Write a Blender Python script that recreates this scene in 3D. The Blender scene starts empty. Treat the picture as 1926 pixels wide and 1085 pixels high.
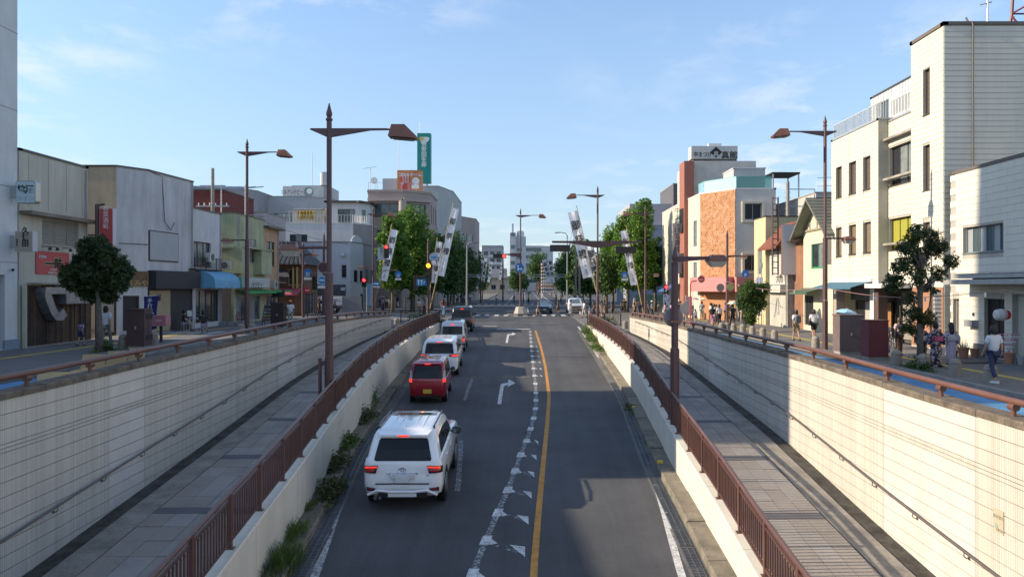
import bpy, bmesh, math, random
import numpy as np
from mathutils import Vector, Matrix
rad = math.radians
sc = bpy.context.scene
COL = sc.collection

# ---------------------------------------------------------------- camera, sky, sun, exposure
F = 1391.0
cd = bpy.data.cameras.new('camera'); cam = bpy.data.objects.new('camera', cd); COL.objects.link(cam)
cam.location = (0, 0, 3.0); cam.rotation_euler = (rad(90), 0, 0)
cd.sensor_width = 36.0; cd.lens = 36.0 * F / 1926.0
cd.shift_x = -22.0 / 1926.0; cd.shift_y = -2.5 / 1926.0
cd.clip_start = 0.1; cd.clip_end = 3000
sc.camera = cam
SUN_EL, SUN_OFF = 26.0, 1.8          # elevation; the sun stands to the left and a little behind the bridge
w = bpy.data.worlds.new('World'); sc.world = w; w.use_nodes = True
nt = w.node_tree; nt.nodes.clear()
L = nt.links.new
def wn(t): return nt.nodes.new(t)
sky = wn('ShaderNodeTexSky'); sky.sky_type = 'NISHITA'; sky.sun_disc = False
sky.sun_elevation = rad(SUN_EL); sky.sun_rotation = rad(-90 - SUN_OFF)
sky.air_density = 1.0; sky.dust_density = 0.25; sky.ozone_density = 2.5
bg = wn('ShaderNodeBackground'); bg.inputs[1].default_value = 0.125
out = wn('ShaderNodeOutputWorld')
tc = wn('ShaderNodeTexCoord'); sep = wn('ShaderNodeSeparateXYZ'); L(tc.outputs['Generated'], sep.inputs[0])
zz = wn('ShaderNodeMath'); zz.operation = 'ADD'; L(sep.outputs[2], zz.inputs[0]); zz.inputs[1].default_value = 0.12
dx = wn('ShaderNodeMath'); dx.operation = 'DIVIDE'; L(sep.outputs[0], dx.inputs[0]); L(zz.outputs[0], dx.inputs[1])
dy = wn('ShaderNodeMath'); dy.operation = 'DIVIDE'; L(sep.outputs[1], dy.inputs[0]); L(zz.outputs[0], dy.inputs[1])
cx = wn('ShaderNodeCombineXYZ'); L(dx.outputs[0], cx.inputs[0]); L(dy.outputs[0], cx.inputs[1])
n1 = wn('ShaderNodeTexNoise'); n1.inputs['Scale'].default_value = 3.0; n1.inputs['Detail'].default_value = 7; n1.inputs['Roughness'].default_value = 0.58
n1.inputs['Distortion'].default_value = 0.25
mp = wn('ShaderNodeMapping'); mp.inputs['Location'].default_value = (3.7, 1.2, 0); mp.inputs['Scale'].default_value = (1.0, 0.9, 1)
L(cx.outputs[0], mp.inputs[0]); L(mp.outputs[0], n1.inputs[0])
r1 = wn('ShaderNodeMapRange'); r1.inputs['From Min'].default_value = 0.50; r1.inputs['From Max'].default_value = 0.70; r1.inputs['To Max'].default_value = 0.9
L(n1.outputs['Fac'], r1.inputs[0])
n2 = wn('ShaderNodeTexNoise'); n2.inputs['Scale'].default_value = 0.35; n2.inputs['Detail'].default_value = 2; L(mp.outputs[0], n2.inputs[0])
r2 = wn('ShaderNodeMapRange'); r2.inputs['From Min'].default_value = 0.40; r2.inputs['From Max'].default_value = 0.58; L(n2.outputs['Fac'], r2.inputs[0])
mm = wn('ShaderNodeMath'); mm.operation = 'MULTIPLY'; L(r1.outputs[0], mm.inputs[0]); L(r2.outputs[0], mm.inputs[1])
hz = wn('ShaderNodeMapRange'); hz.inputs['From Min'].default_value = -0.02; hz.inputs['From Max'].default_value = 0.40
hz.inputs['To Min'].default_value = 0.8; hz.inputs['To Max'].default_value = 0.12; L(sep.outputs[2], hz.inputs[0])
mx = wn('ShaderNodeMix'); mx.data_type = 'RGBA'; L(hz.outputs[0], mx.inputs[0]); L(sky.outputs[0], mx.inputs[6]); mx.inputs[7].default_value = (1.48, 1.88, 2.42, 1)
mc = wn('ShaderNodeMix'); mc.data_type = 'RGBA'; L(mm.outputs[0], mc.inputs[0]); L(mx.outputs[2], mc.inputs[6]); mc.inputs[7].default_value = (3.7, 3.8, 4.1, 1)
L(mc.outputs[2], bg.inputs[0]); L(bg.outputs[0], out.inputs[0])
sd = bpy.data.lights.new('sun', 'SUN'); sd.energy = 3.35; sd.angle = rad(0.53); sd.color = (1.0, 0.84, 0.63)
sun = bpy.data.objects.new('sun', sd); COL.objects.link(sun)
a = rad(SUN_OFF); e = rad(SUN_EL)
sdir = Vector((math.cos(a) * math.cos(e), math.sin(a) * math.cos(e), -math.sin(e)))
sun.rotation_euler = sdir.to_track_quat('-Z', 'Y').to_euler()
sc.view_settings.view_transform = 'Standard'; sc.view_settings.look = 'None'
sc.view_settings.gamma = 1; sc.view_settings.use_curve_mapping = False
sc.view_settings.exposure = 1.12

# ---------------------------------------------------------------- materials
MATS = {}
def M(name, col=(.5, .5, .5), rough=.7, metal=0, var=.12, scale=1.2, bump=0.0, bscale=40, emit=0, coat=0, streak=0.0, trans=0, spec=.5, fine=.06, track=0):
    if name in MATS: return MATS[name]
    m = bpy.data.materials.new(name); m.use_nodes = True; t = m.node_tree; b = t.nodes['Principled BSDF']
    b.inputs['Roughness'].default_value = rough; b.inputs['Metallic'].default_value = metal
    b.inputs['Specular IOR Level'].default_value = spec
    if coat: b.inputs['Coat Weight'].default_value = coat; b.inputs['Coat Roughness'].default_value = .04
    if trans: b.inputs['Transmission Weight'].default_value = trans
    c = (*col, 1)
    if emit:
        b.inputs['Emission Color'].default_value = c; b.inputs['Emission Strength'].default_value = emit
    if var or streak or fine:
        g = t.nodes.new('ShaderNodeNewGeometry')
        def noise(s, d, vec=None, ro=.6):
            n = t.nodes.new('ShaderNodeTexNoise'); n.inputs['Scale'].default_value = s; n.inputs['Detail'].default_value = d; n.inputs['Roughness'].default_value = ro
            t.links.new(vec or g.outputs['Position'], n.inputs['Vector']); return n.outputs['Fac']
        def mul(a_, lo, hi, prev):
            r = t.nodes.new('ShaderNodeMapRange'); r.inputs['From Min'].default_value = .3; r.inputs['From Max'].default_value = .7
            r.inputs['To Min'].default_value = lo; r.inputs['To Max'].default_value = hi; t.links.new(a_, r.inputs[0])
            if prev is None: return r.outputs[0]
            k = t.nodes.new('ShaderNodeMath'); k.operation = 'MULTIPLY'; t.links.new(r.outputs[0], k.inputs[0]); t.links.new(prev, k.inputs[1]); return k.outputs[0]
        f = None
        if var: f = mul(noise(scale, 5), 1 - var, 1 + var * .6, f)
        if fine: f = mul(noise(28, 3), 1 - fine, 1 + fine, f)
        if track:
            mq = t.nodes.new('ShaderNodeMapping'); mq.inputs['Scale'].default_value = (1.5, .05, 1); t.links.new(g.outputs['Position'], mq.inputs[0]); f = mul(noise(1.0, 4, mq.outputs[0], .6), 1 - track, 1 + track, f); f = mul(noise(160, 2), .8, 1.45, f)
        if streak:
            mpn = t.nodes.new('ShaderNodeMapping'); mpn.inputs['Scale'].default_value = (2.4, 2.4, .35); t.links.new(g.outputs['Position'], mpn.inputs[0])
            f = mul(noise(1.0, 6, mpn.outputs[0], .7), 1 - streak*.75, 1 + streak * .25, f)
        h = t.nodes.new('ShaderNodeVectorMath'); h.operation = 'SCALE'; h.inputs[0].default_value = col
        t.links.new(f, h.inputs['Scale']); t.links.new(h.outputs[0], b.inputs['Base Color'])
        if bump:
            bn = t.nodes.new('ShaderNodeBump'); bn.inputs['Strength'].default_value = bump; bn.inputs['Distance'].default_value = .02
            t.links.new(noise(bscale, 4), bn.inputs['Height']); t.links.new(bn.outputs[0], b.inputs['Normal'])
    else: b.inputs['Base Color'].default_value = c
    MATS[name] = m
    return m
def P(name, col, rough=.6, **k): return M(name, col, rough, var=0, fine=0, **k)

# ---------------------------------------------------------------- mesh helpers
class MB:
    def __init__(s): s.v = []; s.f = []; s.mi = []; s.m = 0
    def add(s, vs, fs):
        o = len(s.v); s.v.extend([tuple(p) for p in vs]); s.f.extend([tuple(i + o for i in f) for f in fs]); s.mi.extend([s.m] * len(fs)); return s
    def quad(s, a, b, c, d): return s.add([a, b, c, d], [(0, 1, 2, 3)])
    def box(s, x0, x1, y0, y1, z0, z1):
        return s.add([(x0,y0,z0),(x1,y0,z0),(x1,y1,z0),(x0,y1,z0),(x0,y0,z1),(x1,y0,z1),(x1,y1,z1),(x0,y1,z1)],
                     [(0,3,2,1),(4,5,6,7),(0,1,5,4),(1,2,6,5),(2,3,7,6),(3,0,4,7)])
    def obox(s, c, ux, uy, uz):       # centre and half-axis vectors
        c = Vector(c); ux = Vector(ux); uy = Vector(uy); uz = Vector(uz)
        return s.add([c-ux-uy-uz, c+ux-uy-uz, c+ux+uy-uz, c-ux+uy-uz, c-ux-uy+uz, c+ux-uy+uz, c+ux+uy+uz, c-ux+uy+uz],
                     [(0,3,2,1),(4,5,6,7),(0,1,5,4),(1,2,6,5),(2,3,7,6),(3,0,4,7)])
    def rings(s, R, cap=True, closed=True):
        n = len(R[0]); vs = [p for r in R for p in r]; fs = []
        for i in range(len(R) - 1):
            for j in range(n if closed else n - 1):
                k = (j + 1) % n; fs.append((i*n+j, i*n+k, (i+1)*n+k, (i+1)*n+j))
        if cap: fs.append(tuple(range(n))[::-1]); fs.append(tuple((len(R)-1)*n + i for i in range(n)))
        return s.add(vs, fs)
    def prism(s, poly, z0, z1): return s.rings([[(x, y, z0) for x, y in poly], [(x, y, z1) for x, y in poly]])
    def tube(s, pts, r, n=8, cap=True):
        pts = [Vector(p) for p in pts]; R = []
        rr = r if isinstance(r, (list, tuple)) else [r] * len(pts)
        for i, p in enumerate(pts):
            d = (pts[min(i+1, len(pts)-1)] - pts[max(i-1, 0)]).normalized()
            a = d.cross(Vector((0, 0, 1)) if abs(d.z) < .95 else Vector((0, 1, 0))).normalized(); b = a.cross(d)
            R.append([p + (a * math.cos(t*2*math.pi/n) + b * math.sin(t*2*math.pi/n)) * rr[i] for t in range(n)])
        return s.rings(R, cap)
    def lathe(s, c, prof, n=12, axis='z'):
        R = []
        for r, h in prof:
            ring = []
            for t in range(n):
                a = 2*math.pi*(t+.5)/n; x, y = r*math.cos(a), r*math.sin(a)
                ring.append((c[0]+x, c[1]+y, c[2]+h) if axis == 'z' else (c[0]+x, c[1]-h, c[2]+y) if axis == 'y' else (c[0]+h, c[1]+x, c[2]+y))
            R.append(ring)
        return s.rings(R)
    def build(s, name, mat, parent=None, smooth=False, loc=None, local=False):
        me = bpy.data.meshes.new(name); me.from_pydata(s.v, [], s.f)
        for m in (mat if isinstance(mat, (list, tuple)) else [mat]): me.materials.append(m)
        if any(s.mi): me.polygons.foreach_set('material_index', s.mi)
        if smooth: me.shade_smooth() if hasattr(me, 'shade_smooth') else me.polygons.foreach_set('use_smooth', [True]*len(me.polygons))
        if smooth == 'auto': pass
        me.update()
        return link(name, me, parent, local)
WORLD = {}      # parents whose children keep world coordinates
def link(name, me, parent=None, local=False, loc=(0, 0, 0)):
    o = bpy.data.objects.new(name, me); COL.objects.link(o); o.location = loc
    if parent is not None:
        o.parent = parent
        if parent.name in WORLD: o.matrix_parent_inverse = Matrix.Translation(-Vector(parent.location))
    return o
def tag(o, label=None, cat=None, group=None, kind=None):
    if label: o['label'] = label
    if cat: o['category'] = cat
    if group: o['group'] = group
    if kind: o['kind'] = kind
    return o
def thing(name, label, cat, loc=(0, 0, 0), rz=0, group=None, world=True):
    o = bpy.data.objects.new(name, None); COL.objects.link(o); o.empty_display_size = .2
    o.location = loc; o.rotation_euler = (0, 0, rz)
    if world and not rz: WORLD[o.name] = 1
    return tag(o, label, cat, group)
def dup(o, loc=None, rz=0, label=None, group=None, parent=None):
    c = o.copy(); COL.objects.link(c)
    if parent is not None: c.parent = parent
    else:
        c.location = loc; c.rotation_euler = (0, 0, rz)
        if label: c['label'] = label
        if group: c['group'] = group
    for ch in list(o.children): dup(ch, parent=c)
    return c
def struct(name, mb, mat, smooth=False):
    return tag(mb.build(name, mat, smooth=smooth), kind='structure')
def setmats(o, mats):
    for i, m in enumerate(mats):
        o.material_slots[i].link = 'OBJECT'; o.material_slots[i].material = m
def lin(pts, x):
    if x <= pts[0][0]: return pts[0][1]
    for (a, b), (c, d) in zip(pts, pts[1:]):
        if x <= c: return b + (d-b)*(x-a)/(c-a)
    return pts[-1][1]
def prof(pts, sm=1.2): return lambda y: (lin(pts, y-sm) + lin(pts, y) * 2 + lin(pts, y+sm)) / 4
def ss(t): t = max(0, min(1, t)); return t*t*(3-2*t)
def text(s, size, mat, loc, rot, parent=None, name='lettering', ext=.004, ax='CENTER', ay='CENTER', vertical=False, sx=1.0, lead=1.0, bold=0):
    cu = bpy.data.curves.new('t', 'FONT'); cu.body = '\n'.join(s) if vertical else s
    cu.size = size; cu.align_x = ax; cu.align_y = ay; cu.extrude = ext; cu.resolution_u = 2; cu.space_line = lead; cu.offset = bold
    o = bpy.data.objects.new('t', cu)
    me = bpy.data.meshes.new_from_object(o)
    bpy.data.objects.remove(o); bpy.data.curves.remove(cu)
    me.materials.clear(); me.materials.append(mat)
    me.transform(Matrix.Translation(loc) @ Matrix.Rotation(rot[2], 4, 'Z') @ Matrix.Rotation(rot[1], 4, 'Y') @ Matrix.Rotation(rot[0], 4, 'X') @ Matrix.Diagonal((sx, 1, 1, 1)))
    return link(name, me, parent)
FC = (rad(90), 0, 0)            # faces the bridge
FE = (rad(90), 0, rad(90))      # faces +X, the left side of the street
FW = (rad(90), 0, rad(-90))     # faces -X, the right side

# ---------------------------------------------------------------- lie of the land
R_ = prof([(-20, -3.6), (5, -2.75), (12, -2.42), (18, -2.12), (30, -1.58), (37, -1.25), (45, -.85), (54, -.42), (60, -.2), (70, -.05), (85, 0), (150, 0), (350, 1.3), (900, 4)])
RR = prof([(-20, -4), (5, -2.6), (12, -1.97), (15, -1.68), (20, -1.1), (25, -.78), (29, -.52), (32, -.33), (35, -.15), (45, -.01), (60, 0)])
RL = prof([(-20, -4), (5, -2.5), (12, -1.86), (15.2, -1.54), (19.5, -1.15), (26.4, -.5), (32, -.18), (40, .06), (50, .2), (60, .25)])
TR = prof([(-20, -3.7), (5, -2.3), (8, -1.98), (12, -1.72), (15, -1.38), (20, -1.0), (30, -.37), (36, -.08), (44, .06), (60, .1)])
TL = prof([(-20, -3.2), (5, -1.8), (8, -1.6), (13, -1.17), (17.6, -.82), (21.3, -.66), (27.9, -.15), (35, .12), (42, .22), (60, .32)])
XR = prof([(-20, 3.4), (5, 3.5), (8, 3.65), (12, 3.8), (15, 3.9), (20, 4.05), (30, 4.6), (40, 4.75), (60, 4.85)])
XL = prof([(-20, -4.0), (5, -4.2), (8, -4.4), (13, -4.7), (17, -4.95), (22, -5.45), (27, -5.7), (35, -6.0), (40, -6.1), (60, -6.38)])
WXR = prof([(-20, 7.0), (12, 7.05), (50, 7.2)])
WXL = prof([(-20, -8.4), (12, -8.42), (20, -8.5), (30, -8.7), (50, -9.0)])
WTR = prof([(-20, .95), (10, .98), (14, 1.02), (19, 1.12), (36, 1.12), (50, .95)])
WTL = prof([(-20, 1.1), (12, 1.17), (20, 1.28), (30, 1.38), (40, 1.3), (50, 1.03)])
def far_rise(y): return 1.3 * max(0, y-150) / 200 if y > 150 else 0
def G(x, y):           # pavement level
    if x < -6.3: return (.25 + .2 * ss((-x-9)/4)) * (1 - ss((y-62)/35)) + far_rise(y)
    return far_rise(y)
def A(x, y):           # asphalt level beyond the cut
    if y < 56.5: return G(x, y) - .12
    wgt = ss((abs(x + .75) - 5.4) / 3.5); side = G(x, y) - .12 * (1 - ss((y-75)/12))
    return R_(y) * (1-wgt) + side * wgt
def at(px, py, Y): return Vector(((px-985)*Y/F, Y, 3-(py-540)*Y/F))
def hit(px, py, fz):   # where the line of sight meets a surface z = fz(x, y)
    Y = 6.0; last = None
    while Y < 900:
        p = at(px, py, Y)
        if p.z <= fz(p.x, Y):
            lo, hi = last or Y, Y
            for _ in range(30):
                m = (lo+hi)/2; q = at(px, py, m)
                if q.z <= fz(q.x, m): hi = m
                else: lo = m
            return at(px, py, hi)
        last = Y; Y *= 1.01
    return at(px, py, 900)
def gp(px, py): p = hit(px, py, G); p.z = G(p.x, p.y); return p
def rp(px, py): return hit(px, py, lambda x, y: R_(y))
# ---------------------------------------------------------------- ground, road, ramps, walls of the cut
asphalt = M('asphalt', (.064, .065, .068), .88, var=.3, scale=.35, bump=.5, bscale=90, fine=.15, track=.2)
asphalt2 = M('asphalt_street', (.085, .085, .086), .9, var=.25, scale=.4, bump=.4, bscale=90, fine=.2)
pave = M('pavement_block', (.15, .145, .14), .9, var=.2, scale=1.5, bump=.3, bscale=60, fine=.18)
conc = M('concrete', (.30, .28, .25), .9, var=.22, scale=2, bump=.3, streak=.15)
conc_dirty = M('dirty_concrete', (.065, .058, .048), .95, var=.65, scale=3, bump=.6, fine=.3)
kerbm = M('kerb_stone', (.27, .26, .24), .9, var=.25, scale=2, bump=.3)
blue_lane = M('blue_lane_paint', (.08, .23, .42), .8, var=.3, scale=1.2, fine=.15)
white_paint = M('road_white', (.55, .55, .53), .8, var=.35, scale=5, fine=.25)
worn_paint = M('road_white_worn', (.38, .385, .39), .85, var=.55, scale=9, fine=.35)
orange_paint = M('road_orange', (.50, .23, .04), .8, var=.25, scale=4, fine=.2)
yellow_paint = M('tactile_yellow', (.50, .38, .07), .8, var=.25, scale=2, fine=.15)
def sheet(name, x0, x1, ys, zf, mat, n=1, kind='structure', parent=None, dz=0, thick=0):
    g = MB(); vs = []; fs = []
    fx0 = x0 if callable(x0) else (lambda y: x0); fx1 = x1 if callable(x1) else (lambda y: x1)
    for y in ys:
        for i in range(n+1):
            x = fx0(y) + (fx1(y)-fx0(y))*i/n; vs.append((x, y, zf(x, y)+dz))
    for j in range(len(ys)-1):
        for i in range(n): a = j*(n+1)+i; fs.append((a, a+1, a+n+2, a+n+1))
    g.add(vs, fs)
    if thick:
        def side(i, flip):
            for j in range(len(ys)-1):
                a, b = vs[j*(n+1)+i], vs[(j+1)*(n+1)+i]
                q = [a, b, (b[0], b[1], b[2]-thick), (a[0], a[1], a[2]-thick)]
                g.quad(*(q if flip else q[::-1]))
        side(0, False); side(n, True)
        for j, fl in ((0, False), (len(ys)-1, True)):
            for i in range(n):
                a, b = vs[j*(n+1)+i], vs[j*(n+1)+i+1]
                q = [a, b, (b[0], b[1], b[2]-thick), (a[0], a[1], a[2]-thick)]
                g.quad(*(q if fl else q[::-1]))
    o = g.build(name, mat, parent)
    if kind: tag(o, kind=kind)
    return o
def rng(a, b, s): n = max(1, round((b-a)/s)); return [a + (b-a)*i/n for i in range(n+1)]
YC = rng(-12, 57, 1.0)
# earth under everything, left and right of the cut and beyond
sheet('ground', -700, lambda y: WXL(y)-.3, [-60, -12, 20, 57], lambda x, y: -.35, asphalt2, 2)
sheet('ground', lambda y: WXR(y)+.3, 700, [-60, -12, 20, 57], lambda x, y: -.35, asphalt2, 2)
sheet('ground', -700, 700, [57, 140, 200, 260, 350, 500, 900], lambda x, y: -.35 + max(0, far_rise(y)-.2), asphalt2, 4)
# sunk road
sheet('road', lambda y: XL(y)-.1, lambda y: XR(y)+.1, rng(-12, 57, 1.5), lambda x, y: R_(y), asphalt, 4)
xs = lambda y: None
def grid(name, XS, YS, zf, mat):
    g = MB(); vs = [(x, y, zf(x, y)) for y in YS for x in XS]; n = len(XS)
    g.add(vs, [(j*n+i, j*n+i+1, (j+1)*n+i+1, (j+1)*n+i) for j in range(len(YS)-1) for i in range(n-1)])
    return tag(g.build(name, mat), kind='structure')
grid('road', [-6.48, -5.4, -4.5, -3, -1, 1, 3, 3.9, 4.95], rng(57, 90, 1.5), lambda x, y: R_(y) if abs(x+.75) < 5.45 else A(x, y), asphalt)
grid('cross_street', [-110, -60, -30, -15, -9, -6.48], [82, 86, 90, 96, 104, 118, 132], lambda x, y: G(x, y)-.12*(1-ss((y-75)/12)), asphalt)
grid('cross_street', [4.95, 9, 20, 60, 110], [88, 90, 96, 104, 118, 132], lambda x, y: G(x, y)-.01, asphalt)
grid('road', [-6.48, -3, 0, 3, 4.95], [90, 100, 118, 132], lambda x, y: -.0, asphalt)
grid('far_road', [-8.4, 0, 8.4], [132, 150, 200, 250, 300, 350, 420], lambda x, y: G(x, y), asphalt)
sheet('far_pavement', -16, -8.4, [132, 150, 200, 250, 300, 350], lambda x, y: G(x, y)+.12, pave, thick=.5)
sheet('far_pavement', 8.4, 16, [132, 150, 200, 250, 300, 350], lambda x, y: G(x, y)+.12, pave, thick=.5)
# service lanes beside the cut and their blue cycle strips
sheet('service_lane', 7.3, 13.9, rng(-12, 50, 3), lambda x, y: -.12, asphalt2)
sheet('service_lane', -14.8, lambda y: WXL(y)-.2, rng(-12, 50, 3), lambda x, y: G(x, y)-.12, asphalt2, 4)
sheet('blue_cycle_lane', 11.3, 13.3, rng(-12, 52, 3), lambda x, y: -.116, blue_lane)
sheet('blue_cycle_lane', -14.3, -12.3, rng(-12, 47, 3), lambda x, y: G(x, y)-.112, blue_lane, 3)
sheet('lane_edge_line', 11.12, 11.26, rng(-12, 52, 3), lambda x, y: -.116, white_paint)
sheet('lane_edge_line', -12.26, -12.12, rng(-12, 47, 3), lambda x, y: G(x, y)-.110, white_paint)
# pavements
sheet('pavement', 14.05, 20.2, rng(-12, 50, 5), lambda x, y: 0, pave, thick=.3)
sheet('pavement', 4.95, 20.2, rng(50, 88, 4), lambda x, y: G(x, y), pave, 3, thick=.4)
sheet('pavement', -21.6, -14.95, rng(-12, 47, 3), G, pave, 3, thick=.4)
sheet('pavement', -21.6, -9.15, rng(47, 57, 3), G, pave, 6, thick=.5)
sheet('pavement', -21.6, -6.5, rng(57, 82, 3), G, pave, 8, thick=.5)
sheet('pavement', -40, -9.4, rng(93, 114, 3), lambda x, y: G(x, y)+.12, pave, 8, thick=.5)
sheet('pavement', -60, -21.6, rng(62, 82, 3), lambda x, y: G(x, y)-.03, asphalt2, 5, thick=.5)
def kerb(x0, x1, y0, y1, zf, L_=1.0, parent=None):
    y = y0; k = 0; me = None
    t = thing('kerb', None, None, (x0, y0, 0)); tag(t, kind='structure')
    while y < y1:
        if me is None:
            b = MB().box(0, x1-x0, .008, L_-.008, -.25, .012); o = b.build('kerb_stone', kerbm, t); me = o.data
        else: o = link('kerb_stone', me, t)
        o.location = (x0, y, zf(y) + random.uniform(-.004, .004)); y += L_; k += 1
    return t
random.seed(4)
kerb(13.9, 14.05, 2, 50, lambda y: 0)
kerb(-14.95, -14.8, 8, 47, lambda y: G(-14.9, y))
sheet('tactile_strip', 16.05, 16.35, rng(-12, 86, 3), lambda x, y: .004, yellow_paint)
sheet('tactile_strip', -18.75, -18.45, rng(-12, 47, 3), lambda x, y: G(x, y)+.006, yellow_paint)
sheet('tactile_strip', -18.45, -7, [47.6, 47.95], lambda x, y: G(x, y)+.01, yellow_paint, 10)
sheet('tactile_strip', -18.45, -9.1, [80.2, 80.9], lambda x, y: G(x, y)+.01, yellow_paint, 10)
sheet('tactile_strip', -8.9, -6.6, [51.4, 51.8], lambda x, y: G(x, y)+.01, yellow_paint, 3)
sheet('tactile_strip', 5.2, 7.1, [50.7, 51.2], lambda x, y: G(x, y)+.006, yellow_paint, 1)
sheet('tactile_strip', 8, 16.05, [58.6, 59.0], lambda x, y: G(x, y)+.006, yellow_paint, 1)
# side street markings by the soba flag
for k in range(4):
    sheet('crossing_stripe', -20.5 + k*1.0, -20.05 + k*1.0, [40.2, 42.6], lambda x, y: G(x, y)+.012, white_paint)

# road markings in the cut
EL = [(-12, -3.3), (8, -3.35), (13.5, -3.83), (18, -4.42), (24, -4.95), (32, -5.3), (45, -5.62), (56, -5.8)]
ER = [(-12, 2.5), (8, 2.6), (13.5, 2.9), (18, 3.32), (24, 3.75), (30.5, 4.06), (45, 4.3), (60, 4.42)]
def stripe(name, pts, wd, mat, y0, y1, dz=.006, step=1.0):
    p = prof(pts, .8); sheet(name, lambda y: p(y)-wd/2, lambda y: p(y)+wd/2, rng(y0, y1, step), lambda x, y: R_(y), mat, dz=dz)
stripe('edge_line', EL, .16, M('road_white_old', (.42, .42, .41), .85, var=.4, scale=5, fine=.3), -12, 56); stripe('edge_line', ER, .15, white_paint, -12, 60)
def via(pts): return sorted([(q.y, q.x) for q in (rp(a_, b_) for a_, b_ in pts)])
OR = via([(1003, 1085), (1011, 985), (1020, 890), (1029, 800), (1033, 745), (1026, 690), (1018, 655), (1007, 622)])
stripe('orange_centre_line', [(-12, OR[0][1]-.6)] + OR, .14, orange_paint, -12, OR[-1][0], step=.8)
DS = via([(885, 1085), (912, 1020), (940, 955), (962, 905), (977, 860), (990, 830), (1002, 795), (1008, 765), (1008, 730), (1003, 690), (1000, 660), (997, 622)])
stripe('dashed_boundary_line', [(-12, DS[0][1]-1)] + DS, .13, worn_paint, -12, DS[-1][0], dz=.005)
pd = prof([(-12, DS[0][1]-1)] + DS, .8); po = prof([(-12, OR[0][1]-.6)] + OR, .8)
y = 7.0
while y < DS[-1][0] - .5:
    wdt = .17
    sheet('boundary_dash', lambda v: pd(v)-.1, lambda v: pd(v)+.1, rng(y, y+.5, .25), lambda x, v: R_(v), white_paint, dz=.010)
    x0, x1 = pd(y) + .12, po(y) - .22
    if x1 - x0 > .25:       # worn chevron bar between the lines
        g = MB(); ym = y - .75*(min(1, (x1-x0)))
        def q(x, v, z=.0085): return (x, v, R_(v)+z)
        g.quad(q(x0, y+.28), q(x0, y+.02), q(x1, ym+.0), q(x1, ym+.26)); tag(g.build('chevron_bar', M('road_white_faint', (.36, .36, .37), .85, var=.5, scale=9, fine=.4)), kind='structure')
        g = MB(); d = min(.42, (x1-x0)*.4)
        g.add([q(x1-d*1.1, ym+.55, .012), q(x1, ym-.05, .012), q(x1, ym+.45, .012)], [(0, 1, 2)])
        d *= .55; g.add([q(x0, y+.36, .012), q(x0, y, .012), q(x0+d, y+.08, .012)], [(0, 1, 2)])
        tag(g.build('chevron_tip', white_paint), kind='structure')
    y += 1.62 if y < 30 else 2.2
# lane dashes (very worn), stop lines, arrows
lane = via([(862, 915), (866, 850), (871, 765), (879, 735)])
pl = prof([(10, lane[0][1])] + lane, .5)
for a_, b_ in ((18.5, 23.5), (30, 35)):
    sheet('lane_dash', lambda v: pl(v)-.07, lambda v: pl(v)+.07, rng(a_, b_, 1), lambda x, v: R_(v), worn_paint, dz=.006)
sheet('stop_line', -5.2, -2.2, [60.6, 61.0], lambda x, v: R_(v), white_paint, dz=.006)
sheet('stop_line', -2.1, .5, [57.6, 58.0], lambda x, v: R_(v), white_paint, dz=.006)
patch = M('old_patch', (.20, .175, .15), .9, var=.5, scale=6, fine=.3)
for a_, b_, yy in ((872, 930, 708), (938, 998, 708), (875, 1020, 637)):
    p0, p1 = rp(a_, yy), rp(b_, yy)
    if yy == 637: continue
    sheet('faded_band', p0.x, p1.x, [p0.y-.25, p0.y+.25], lambda x, v: R_(v), patch, dz=.006)
def arrow(px, py, s=1.0, L_=4.2):
    c = rp(px, py); g = MB(); w_ = .075*s
    def q(x, v): yy = c.y + v; return (c.x + x, yy, R_(yy)+.012)
    g.quad(q(-w_, 0), q(w_, 0), q(w_, L_*.62), q(-w_, L_*.72)); g.quad(q(-w_, L_*.72), q(w_, L_*.62), q(.26, L_*.70), q(.26, L_*.78))
    g.add([q(.25, L_*.60), q(.58, L_*.76), q(.25, L_*.92)], [(0, 1, 2)])
    tag(g.build('turn_arrow', white_paint), kind='structure')
arrow(939, 760, 1.0, 6.2); arrow(953, 645, 1.0, 7.0)
# zebra and far markings
k = -6.2
while k < 8.4:
    sheet('zebra_stripe', k, k+.48, [77.5, 81.0], lambda x, v: A(x, v) if abs(x) > 4 else R_(v), white_paint, dz=.012); k += 1.02
sheet('centre_line', .42, .62, [82, 108], lambda x, v: 0, white_paint, dz=.014)
sheet('far_stop_line', -8, -1, [119, 119.8], lambda x, v: 0, white_paint, dz=.014)
sheet('far_stop_line', -12, -3, [101, 101.5], lambda x, v: 0, white_paint, dz=.014)
for k in range(14):
    sheet('far_zebra_stripe', -8+k*1.15, -7.45+k*1.15, [126, 130], lambda x, v: 0, white_paint, dz=.014)
for x_ in (-3.2, .2, 3.4):
    for y_ in range(140, 330, 14): sheet('far_lane_dash', x_, x_+.22, [y_, y_+7], G, white_paint, dz=.02)
sheet('far_lane_line', -.2+5.4, .05+5.4, [134, 330], G, white_paint, dz=.03)
for k in range(10): sheet('side_zebra_stripe', -21.4+k*1.1, -20.8+k*1.1, [89, 92.6], lambda x, v: G(x, v), white_paint, dz=.014)
g = MB(); g.add([(3.6, 84, .014), (4.1, 84, .014), (2.2, 93, .014), (1.9, 93, .014)], [(0, 1, 2, 3)]); tag(g.build('diagonal_line', white_paint), kind='structure')

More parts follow.
